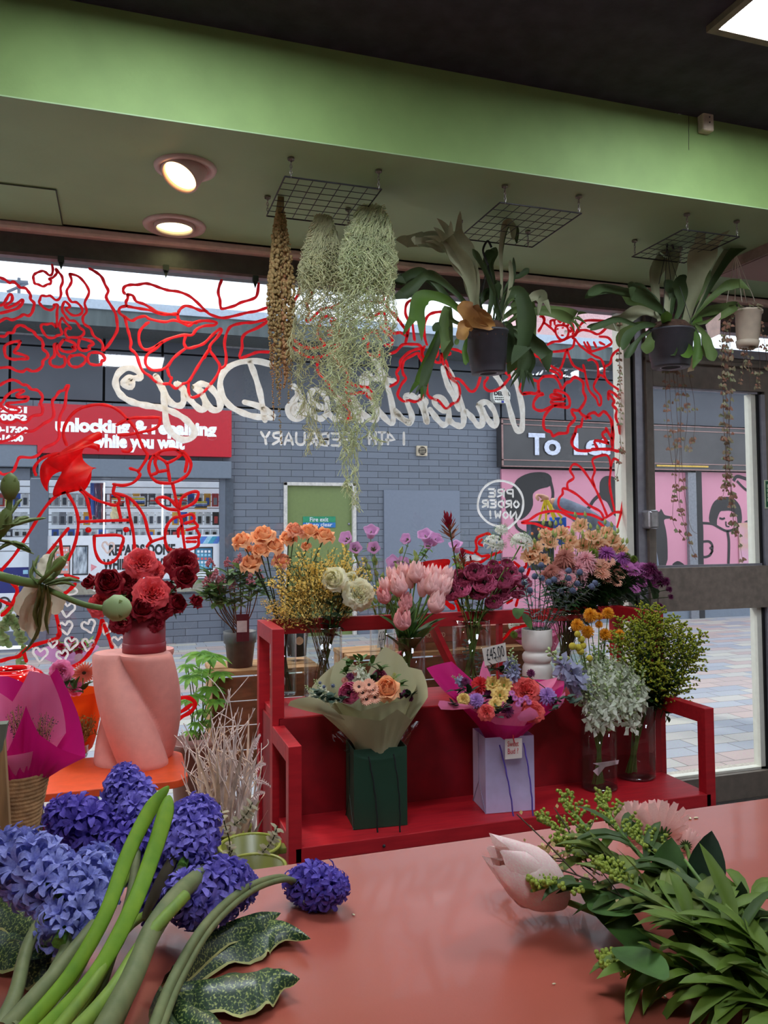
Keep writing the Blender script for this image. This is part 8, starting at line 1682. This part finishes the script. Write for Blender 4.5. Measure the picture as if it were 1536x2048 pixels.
gHs=lmat('hyacinth_stem_green',(140,168,62),c2=(116,146,66),trans=.2,scale=10,stretch=(6,6,.6));gHo=lmat('hyacinth_stem_olive',(128,134,88),c2=(104,116,74),scale=10,stretch=(6,6,.6));gHl=lmat('hyacinth_leaf_bright',(140,178,48),c2=(112,158,40),trans=.3,scale=8,stretch=(6,6,.5))
def pd(x,y,D): return aD(x,y,D)
def hyac(label,m_me,head,Dh,w_,dirpx,stem,ws,sm,L=1.5,twin=0):
 c=pd(*head,Dh);s=px2m(w_/2,c)/.72;b2=pd(head[0]+dirpx[0],head[1]+dirpx[1],Dh+dirpx[2]);d=(b2-c).normalized();o=c-d*s*L*.5
 pts=[pd(*q) for q in stem]+[o];P=smooth(pts,5);n=len(P);t=root('hyacinth',pts[0],label,'hyacinth','purple hyacinths lying on the counter')
 rr=[px2m(ws/2,P[0])*(1-.35*i/n) for i in range(n)]
 put('stem',MB().tube(P,rr,10),sm,t)
 if twin: put('stem',MB().tube([p+Vector((px2m(ws*.55,p),.004,-px2m(ws*.30,p))) for p in P],[r*.8 for r in rr],10),sm,t)
 inst('hyacinth_head',HY[m_me],t,o,face(d,R.uniform(0,6)),s);return t
hyac('violet hyacinth, topmost of the pile, head just below the pink pedestal',0,(262,1600),1.12,136,(-20,-60,.05),[(170,2060,.80),(215,1930,.86),(262,1790,.96)],30,gHo)
hyac('violet hyacinth with paler tubes, right of the bright green leaves',0,(385,1665),1.04,148,(18,-60,.06),[(225,2060,.78),(270,1960,.84),(320,1840,.92)],32,gHo)
hyac('deep violet hyacinth, behind the green leaves at the upper left',2,(175,1655),1.08,160,(-40,-20,.0),[(100,2060,.78),(140,1930,.86),(160,1790,.98)],28,gHo,1.1)
hyac('pale blue hyacinth, largest head at the far left edge',1,(62,1740),.95,190,(-50,-40,.03),[(-10,2070,.76),(30,1990,.80),(60,1880,.86)],36,gHo)
hyac('pale blue hyacinth, low in front of the far left pair',1,(165,1790),.92,190,(30,-60,.05),[(20,2060,.74),(80,1990,.79),(130,1900,.85)],36,gHo)
hyac('violet hyacinth with an open star floret, lowest right of the pile',0,(425,1785),.99,170,(40,-10,.03),[(200,2070,.76),(258,1960,.82),(300,1880,.87),(345,1800,.93)],44,gHo)
hyac('violet hyacinth, in shadow in the middle of the pile',2,(330,1760),1.04,150,(20,-50,.02),[(130,2070,.78),(200,1950,.84),(250,1860,.9)],30,gHs,1.1)
hyac('deep violet hyacinth, at the left between the pale blue heads',2,(255,1690),1.06,140,(-10,-50,.03),[(60,2070,.78),(150,1950,.85),(210,1830,.92)],28,gHs,1.1)
hyac('single deep violet hyacinth lying apart on the counter on a curved stem',2,(632,1772),1.10,126,(60,4,-.02),[(300,2075,.74),(345,1960,.82),(410,1850,.90),(490,1778,.99),(560,1755,1.06)],27,gHo,1.1,1)
# leaves and bare stems lying over the pile
t=root('hyacinth_greens',pd(60,2060,.72),'pair of bright green hyacinth leaves lying on top of the purple heads','leaf')
for pts,w_ in (([(45,2060,.74),(140,1950,.79),(210,1830,.84),(255,1710,.90),(300,1620,.95),(338,1572,.97)],30),([(85,2062,.73),(190,1950,.78),(262,1820,.84),(305,1710,.90),(330,1630,.94),(338,1590,.96)],33)):
 P=smooth([pd(*q) for q in pts],5);n=len(P);rows=[]
 for i,p in enumerate(P):
  d=(P[min(i+1,n-1)]-P[max(i-1,0)]).normalized();f=(CAM-p).normalized();s=d.cross(f).normalized();u=i/(n-1);w2=px2m(w_,p)*.5*(1 if u<.82 else max(.12,((1-u)/.18)**.55))
  rows.append([p+s*w2*cos(a)+f*w2*.42*sin(a) for a in (0,.5,1.0,1.57,2.1,2.6,PI,-2.4,-1.57,-.7)])
 put('leaf_blade',MB().grid(rows,0,True),gHl,t)
for pts,w_,m_,lb in (([(150,2064,.72),(225,1980,.76),(290,1880,.82),(372,1790,.88)],34,gHs,'thick yellow green bare stalk, left of the broad olive one'),([(205,2066,.72),(262,1960,.77),(305,1860,.84),(360,1785,.91),(410,1745,.99)],50,gHo,'broad olive stalk lying down the middle of the pile'),([(10,2060,.74),(100,1960,.79),(190,1850,.86)],40,gHo,'broad olive stalk at the left, under the bright leaves'),([(110,2066,.73),(180,1975,.77),(240,1880,.82)],30,gHs,'pale green stalk between the two broad ones')):
 P=smooth([pd(*q) for q in pts],5);n=len(P);put('bare_hyacinth',MB().tube(P,[px2m(w_/2,p)*(1-.35*i/n) for i,p in enumerate(P)],12),m_,None,lb,'stalk','bare stalks among the hyacinths',org=pts and pd(*pts[0]))
P=smooth([pd(290,1835,.95),pd(325,1760,.97),pd(360,1690,.99)],5);mb=MB();rows=[]
for i,p in enumerate(P): w2=px2m(15,p)*sin(PI*(.15+.8*i/len(P)));rows.append([p+Vector((-w2,0,0)),p+Vector((0,-.006,.002*sin(i*3))),p+Vector((w2,0,.003))])
put('withered_foliage',mb.grid(rows),lmat('withered_leaf_grey',(120,108,84),c2=(92,84,66)),None,'withered grey brown leaf among the violet heads','leaf')
# variegated fatsia leaves on the counter
def fatmat():
 m=mat('fatsia_green',(34,62,32),.4);nt=m.node_tree;N=nt.nodes;L=nt.links;b=N['Principled BSDF']
 tc=N.new('ShaderNodeTexCoord');n=N.new('ShaderNodeTexNoise');n.inputs['Scale'].default_value=420;n.inputs['Detail'].default_value=3;v=N.new('ShaderNodeTexVoronoi');v.feature='DISTANCE_TO_EDGE';v.inputs['Scale'].default_value=190
 L.new(tc.outputs['Object'],n.inputs['Vector']);L.new(tc.outputs['Object'],v.inputs['Vector']);mt=N.new('ShaderNodeMath');mt.operation='SUBTRACT';L.new(n.outputs['Fac'],mt.inputs[0]);L.new(v.outputs['Distance'],mt.inputs[1])
 r=N.new('ShaderNodeValToRGB');E=r.color_ramp.elements;E[0].position=.30;E[0].color=lin((24,50,28));E[1].position=.57;E[1].color=lin((150,160,86));e=E.new(.44);e.color=lin((44,74,38));L.new(mt.outputs[0],r.inputs['Fac']);L.new(r.outputs['Color'],b.inputs['Base Color']);return m
mFt=fatmat();mFe=lmat('fatsia_cream_edge',(186,186,120))
def lobe(mb,pts,Z=.92,mid=.006):
 P=[];W=[]
 P=smooth([aZ(x,y,Z) for x,y,w in pts],5);Ws=[w for _,_,w in pts];n=len(P);rows=[]
 for i,p in enumerate(P):
  u=i/(n-1)*(len(Ws)-1);k=min(int(u),len(Ws)-2);w_=Ws[k]+(Ws[k+1]-Ws[k])*(u-k);w2=px2m(w_,p)*.5
  d=(P[min(i+1,n-1)]-P[max(i-1,0)]);d.z=0;d.normalize();s=Vector((-d.y,d.x,0));s.normalize()
  sc=1.75 if abs(s.y)>.5 else 1.0;w2*=1+(.9*abs(s.y))
  w2*=(1+.06*sin(i*1.9))*min(1,(1-i/(n-1))/.38+.01)**.7
  rows.append([p+s*w2*q+Vector((0,0,(-mid*2*q*q+.004*sin(i*.9+q*3)*abs(q)+.010*(1-abs(q)))*min(1,(1-i/(n-1))/.3))) for q in (-1,-.93,-.5,0,.5,.93,1)])
 n0=len(mb.f);mb.grid(rows,0)
 for fi in range(n0,len(mb.f)):
  if (fi-n0)%6 in (0,5): mb.m[fi]=1
def fats(label,lobes,pet=None):
 o=aZ(lobes[0][0][0],lobes[0][0][1],.905);t=root('cut_fatsia',o,label,'leaf','variegated fatsia leaves under the hyacinths');mb=MB()
 for i,l in enumerate(lobes): lobe(mb,l,.918+.004*i)
 put('leaf_blade',mb,[mFt,mFe],t)
 if pet: put('leaf_stalk',MB().tube(smooth([aZ(x,y,.925) for x,y in pet],4),.003,6),gHs,t)
fats('large variegated fatsia leaf spreading right of the hyacinth stalks',[[(340,1960,30),(420,1900,60),(490,1868,76),(545,1856,60),(590,1864,30),(622,1878,3)],[(345,1985,40),(430,1975,62),(500,1964,72),(545,1956,54),(578,1956,26),(600,1958,3)],[(335,1990,40),(380,2030,60),(430,2060,60),(470,2110,20)],[(345,1950,14),(440,1870,30),(510,1842,34),(562,1826,3)],[(320,1990,40),(330,2040,50),(360,2100,40)]],pet=((375,1905),(470,1872)))
fats('variegated fatsia leaf poking out at the lower left under the blue heads',[[(130,1900,30),(60,1880,60),(10,1850,60),(-40,1820,40)],[(130,1910,20),(70,1905,50),(20,1895,50),(-30,1885,30)],[(130,1930,16),(90,1935,34),(50,1940,24),(26,1948,2)],[(120,1890,20),(50,1840,50),(0,1810,50),(-40,1790,30)]])
# lisianthus stem leaning in from the left
DF=.72;gLs=lmat('lisianthus_stem_soft',(108,132,70));gLb=lmat('lisianthus_bud_olive',(104,124,64),c2=(126,140,80));pLw=pmat('faded_white_petal',(222,214,190),(206,196,168));gLw=lmat('lisianthus_bud_pale',(178,196,142),c2=(160,182,124))
def budb(t,c,axis,w_,l_,m_,nm='bud'):
 mb=MB();mb.lathe([(.02,-.5),(.26,-.42),(.48,-.1),(.46,.15),(.3,.38),(.12,.48),(.02,.52)],(0,0,0),14)
 for k in range(5): strap(mb,(.1*cos(k*1.257),.1*sin(k*1.257),-.5),k*1.257,1.0,.9,.22,-.35,1,nv=4,tip=.1)
 return put(nm,mb.xf(Matrix.Translation(c)@face(axis).to_matrix().to_4x4()@Matrix.Diagonal((w_,w_,l_,1))),[m_,gLb],t)
t=root('lisianthus',pd(-30,1145,DF),'drooping lisianthus stem leaning in from the left edge, with green buds and faded petals','lisianthus')
put('stem',MB().tube(smooth([pd(-30,1140,DF),pd(0,1152,DF),pd(45,1163,DF),(pd(80,1168,DF))],4),.0042,8).tube(smooth([pd(72,1168,DF),pd(120,1190,DF),pd(165,1208,DF),pd(210,1217,DF)],4),.0026,8).tube(smooth([pd(75,1168,DF),pd(100,1145,DF-.01),pd(128,1118,DF-.01)],4),.0022,6).tube(smooth([pd(-10,1090,DF),pd(5,1060,DF),pd(15,1030,DF),pd(20,1000,DF)],4),.0026,6),gLs,t)
budb(t,pd(234,1216,DF),pd(300,1216,DF)-pd(200,1217,DF),px2m(56,pd(234,1216,DF)),px2m(58,pd(234,1216,DF)),gLw)
budb(t,pd(20,974,DF),Vector((.02,0,1)),px2m(38,pd(20,974,DF)),px2m(56,pd(20,974,DF)),gLb)
budb(t,pd(118,1128,DF),pd(140,1105,DF)-pd(100,1150,DF),px2m(24,pd(20,974,DF)),px2m(40,pd(20,974,DF)),gLb)
budb(t,pd(8,1045,DF),pd(14,1020,DF)-pd(0,1070,DF),px2m(30,pd(20,974,DF)),px2m(64,pd(20,974,DF)),gLb)
def petalpx(mb,pts,w_,D):
 P=smooth([pd(x,y,D+.01*i) for i,(x,y) in enumerate(pts)],5);n=len(P);rows=[]
 for i,p in enumerate(P):
  u=i/(n-1);d=(P[min(i+1,n-1)]-P[max(i-1,0)]).normalized();f=(CAM-p).normalized();s=d.cross(f).normalized();w2=px2m(w_,p)*.5*sin(PI*min(.97,.12+.86*u))**.6*(1+.08*sin(i*2.1));rows.append([p+s*w2*q+f*(.004*cos(q*3)+.003*sin(i+q*4)) for q in (-1,-.5,0,.5,1)])
 mb.grid(rows)
for pts,w_ in (([(78,1170),(56,1190),(44,1218),(58,1225)],34),([(85,1170),(58,1210),(50,1245),(52,1262)],26),([(90,1170),(74,1215),(66,1260),(74,1278)],28),([(95,1175),(88,1215),(84,1248),(88,1262)],30),([(98,1172),(112,1195),(110,1215),(104,1228)],34),([(80,1162),(88,1140),(95,1120),(98,1108)],30)): mb=MB();petalpx(mb,pts,w_,DF+.01);put('faded_petal',mb,pLw,t)
mb=MB()
for pts,w_ in (([(75,1168),(62,1150),(70,1128),(78,1110)],8),([(80,1170),(78,1195),(70,1230),(80,1262)],10),([(85,1165),(108,1150),(122,1130),(138,1105)],14),([(90,1168),(120,1160),(140,1158),(160,1162)],10),([(90,1170),(85,1200),(80,1230),(76,1262),(60,1290),(44,1308)],8),([(95,1172),(98,1205),(92,1240),(97,1268)],8),([(95,1170),(130,1165),(150,1172)],7),([(-5,1100),(20,1086),(45,1090),(62,1102)],9),([(-5,1080),(22,1085),(40,1095),(68,1108)],7),([(5,1050),(30,1048),(60,1040),(92,1036)],9),([(0,1060),(22,1050),(40,1038),(58,1034)],12),([(10,1040),(26,1020),(36,1005),(44,998)],8),([(-10,1045),(0,1030),(8,1024)],10),([(88,1166),(96,1140),(104,1110),(118,1092)],9),([(92,1160),(70,1140),(66,1120)],6)):
 petalpx(mb,pts,w_,DF-.005)
put('narrow_sepal',mb,gLb,t)
# mixed bunch at the right
pTw=pmat('blush_tulip_petal',(252,240,226),(250,206,206),scale=14,stretch=(3,3,1));mb=MB();pf_=lambda t:.16+.52*sin(PI*(.06+.84*t));cup(mb,3,pf_,1.85,3.3,0,.2,.03,pt=.5,nv=8,nu=8,edge=.15);cup(mb,3,lambda t:pf_(t)*1.08,1.75,3.1,0,1.25,.04,pt=.5,nv=8,nu=8,edge=.15);TW=mb.mesh('tulip_bloom',[pTw])
c=aZ(1062,1790,.935);D0=depth(c);t=root('blush_tulip',c,'pale blush tulip head lying on the counter at the left of the green bunch','tulip')
tip=pd(1004,1712,D0-.02);back=pd(1125,1800,D0+.01);d=(tip-back);inst('bloom',TW,t,back,face(d),(.050,.050,d.length/1.75));put('stem',MB().tube(smooth([back,aZ(1250,1850,.93),aZ(1560,1990,.93)],5),.004,8),gStem,t)
mb=MB();leafmesh(mb,aZ(1165,1770,.945),aZ(1290,1880,.94)-aZ(1165,1770,.945),(0,0,1),.17,.055,.3,.1,0,8,'lance');put('leaf',mb,gLeafM,t)
pMk=pmat('dusty_pink_spent_petal',(255,220,208),(246,194,186));SM=pompon(pMk,7,w=.24,curl=.2,el1=10,el0=60,L=1);mb=MB()
for r_ in range(3):
 for j in range(16): strap(mb,(0,0,.05*r_),2*PI*j/16+r_*.2,.25+.35*r_,1-.1*r_,.26,-.2-.2*r_,0,nv=4,tip=.7)
for k in range(14): strap(mb,(0,0,-.04),k*.449,.1,.36,.09,-.6,1)
mb.lathe([(.02,-.2),(.1,-.15),(.16,-.02)],(0,0,0),10,1);SM=mb.mesh('spent_bloom',[pMk,gLeafM])
for x,y,w_,dx,dy,sx,sy,lb in ((1318,1668,150,-60,-110,1372,1740,'spent pink chrysanthemum seen from behind, the larger right one'),(1268,1650,104,-30,-90,1330,1730,'spent pink chrysanthemum seen from behind, the smaller left one'),(1372,1690,70,10,-60,1400,1760,'spent pink chrysanthemum half hidden by the dark leaf, rightmost')):
 Dh=1.18 if w_>100 else 1.2;c=pd(x,y,Dh);s=px2m(w_/2,c);q=pd(x+dx,y+dy,Dh+.10);d=(q-c).normalized();st=aZ(sx,sy,.95)
 stem_thing('pink_chrysanthemum',lb,'chrysanthemum','spent pink chrysanthemums on the counter',[aZ(1580,1960,.93),aZ((sx+1560)//2,(sy+1930)//2,.94),st,c-d*s*.12],.0035,gStem,SM,'bloom',d,s,foliage=leaves_along(5,.06,.03,.3,.7,'lance'),fm=gLeafD)
gSg=lmat('solidago_bunch_leaf',(84,110,36),c2=(108,132,50),trans=.2);gSg2=lmat('bunch_leaf_dark',(54,76,30),c2=(66,90,36));gSg3=lmat('bunch_leaf_olive',(92,110,44),c2=(116,130,58));pGs=mat('solidago_bud',(134,148,48),.7,var=.25,scale=200)
def gstem(label,pts,w_=.004,leaves=9,L=.09,lw=.026,buds=1,pm_=None):
 P=smooth([aZ(x,y,z) for x,y,z in pts],6);n=len(P);t=root('goldenrod_cutting',P[0],label,'goldenrod','goldenrod cuttings on the counter');put('stem',MB().tube(P,[w_*(1-.5*i/n) for i in range(n)],6),gStem,t)
 mb=MB()
 for i in range(leaves):
  k=int((.10+.62*i/leaves)*(n-1));p=P[k];ax=(P[min(k+3,n-1)]-P[k]).normalized();a=R.uniform(-1.3,1.3);s=ax.cross(Vector((0,0,1))).normalized();d=ax*R.uniform(.1,1.0)+s*sin(a)*1.3+Vector((0,0,.7*R.random()));leafmesh(mb,p,d,(0,0,1),L*R.uniform(.7,1.2),lw*R.uniform(.8,1.2),R.uniform(.2,1.4),R.uniform(.05,.4),0,5,'lance')
 put('foliage',mb,[gSg,gSg2,gSg3][len(bpy.data.objects)%3],t)
 if buds:
  mb=MB();st2=MB()
  for i in range(10):
   k=int((.66+.33*i/10)*(n-1));p=P[k];ax=(P[n-1]-P[n-6]).normalized();s=ax.cross(Vector((0,0,1))).normalized();sg=1 if i%2 else -1;l=.035*(1-i/13);q=p+ax*l*.9+s*sg*l*.7+Vector((0,0,.01));st2.tube([p,q],.0008,4)
   for j in range(9):
    c=p.lerp(q,.25+.75*j/8)+Vector((R.uniform(-.0035,.0035),R.uniform(-.0035,.0035),R.uniform(0,.005)));mb.ball(c,.0026*R.uniform(.8,1.2),6,4)
  for j in range(14): mb.ball(P[int((.8+.19*j/14)*(n-1))]+Vector((R.uniform(-.004,.004),R.uniform(-.004,.004),R.uniform(0,.005))),.0028,6,4)
  put('branchlets',st2,gStem,t);put('bud_clusters',mb,pm_ or pGs,t)
 return t
B0=(1600,2010,.925)
for lb,pts in (('goldenrod cutting with the tip rising highest at the left of the bunch',[B0,(1400,1850,.96),(1230,1720,.975),(1160,1640,.99),(1125,1590,1.0)]),('goldenrod cutting with an upright tip against the red shelf',[B0,(1420,1830,.97),(1290,1720,.985),(1225,1640,1.0),(1205,1590,1.01)]),('goldenrod cutting reaching furthest left above the tulip',[B0,(1400,1860,.95),(1240,1740,.965),(1140,1670,.975),(1075,1640,.98)]),('goldenrod cutting second from the left above the tulip',[B0,(1380,1850,.955),(1250,1750,.965),(1165,1700,.97),(1110,1690,.97)]),('goldenrod cutting lying across the tulip petals',[B0,(1350,1840,.945),(1220,1790,.955),(1120,1770,.965),(1062,1782,.965)]),('goldenrod cutting lying lowest, its tip alone on the counter',[B0,(1440,1960,.93),(1330,1940,.93),(1250,1925,.93),(1205,1940,.92)]),('goldenrod cutting crossing the middle of the bunch',[B0,(1420,1880,.96),(1320,1800,.975),(1250,1760,.98),(1190,1735,.985)]),('goldenrod cutting nearest the dark leaf at the back of the bunch',[B0,(1460,1850,.97),(1380,1760,.985),(1300,1700,.99),(1262,1660,1.0)])): gstem(lb,pts,leaves=17,L=.075,lw=.019)
for lb,pts in (('leafy green cutting at the front of the bunch, low on the counter',[(1620,2050,.92),(1480,1990,.93),(1380,1950,.93),(1290,1900,.93)]),('leafy green cutting across the right of the bunch',[(1620,1980,.93),(1500,1880,.96),(1430,1800,.98),(1370,1720,1.0)]),('leafy green cutting in the centre with broad pointed leaves',[(1620,2000,.93),(1460,1900,.96),(1360,1830,.975),(1260,1780,.98)]),('leafy green cutting at the back right edge of the bunch',[(1620,1960,.93),(1530,1850,.95),(1480,1790,.96),(1440,1760,.97)]),('leafy green cutting at the bottom right corner',[(1640,2080,.92),(1540,2010,.93),(1440,1960,.94),(1360,1900,.945)])): gstem(lb,pts,leaves=20,L=.08,lw=.022,buds=0)
# single large leaves and cream broom twigs in the bunch
for x,y,x2,y2,w_,m_,lb in ((1400,1800,1425,1668,.05,gLeafD,'dark upright leaf with a curled tip at the back of the bunch'),(1330,1790,1345,1680,.05,gLeafM,'tall pointed green leaf in the centre of the bunch'),(1260,1830,1180,1795,.07,gLeafM,'broad smooth leaf spreading low at the left of the bunch'),(1330,1960,1228,1885,.05,gLeafM,'broad leaf lying over the counter at the front left')):
 p=aZ(x,y,.955);q=aZ(x2,y2,.955) if y2>1780 else pd(x2,y2,depth(p)+.02);mb=MB();leafmesh(mb,p,q-p,(0,-.5,1),(q-p).length*1.05,w_,.15,.14,0,8,'lance');put('loose_foliage',mb,m_,None,lb,'leaf','loose leaves in the green bunch')
pBm=pmat('cream_broom_bud',(226,206,150),(200,176,110));BT=spray(0,.16,pBm,lmat('dark_broom_twig',(70,60,40)),6,.008,.35,70)
for x,y,x2,y2,lb in ((1180,1760,1005,1683,'cream budded broom twig pointing left over the tulip'),(1200,1750,1080,1665,'cream budded broom twig just above the tulip'),(1260,1800,1130,1730,'cream budded broom twig deep in the bunch')):
 p=aZ(x,y,.965);q=pd(x2,y2,depth(aZ(x2,y2,.96)));t=root('broom_cutting',p,lb,'twig','cream broom twigs on the counter');inst('flowering_spray',BT,t,p,face(q-p),(q-p).length/.16)
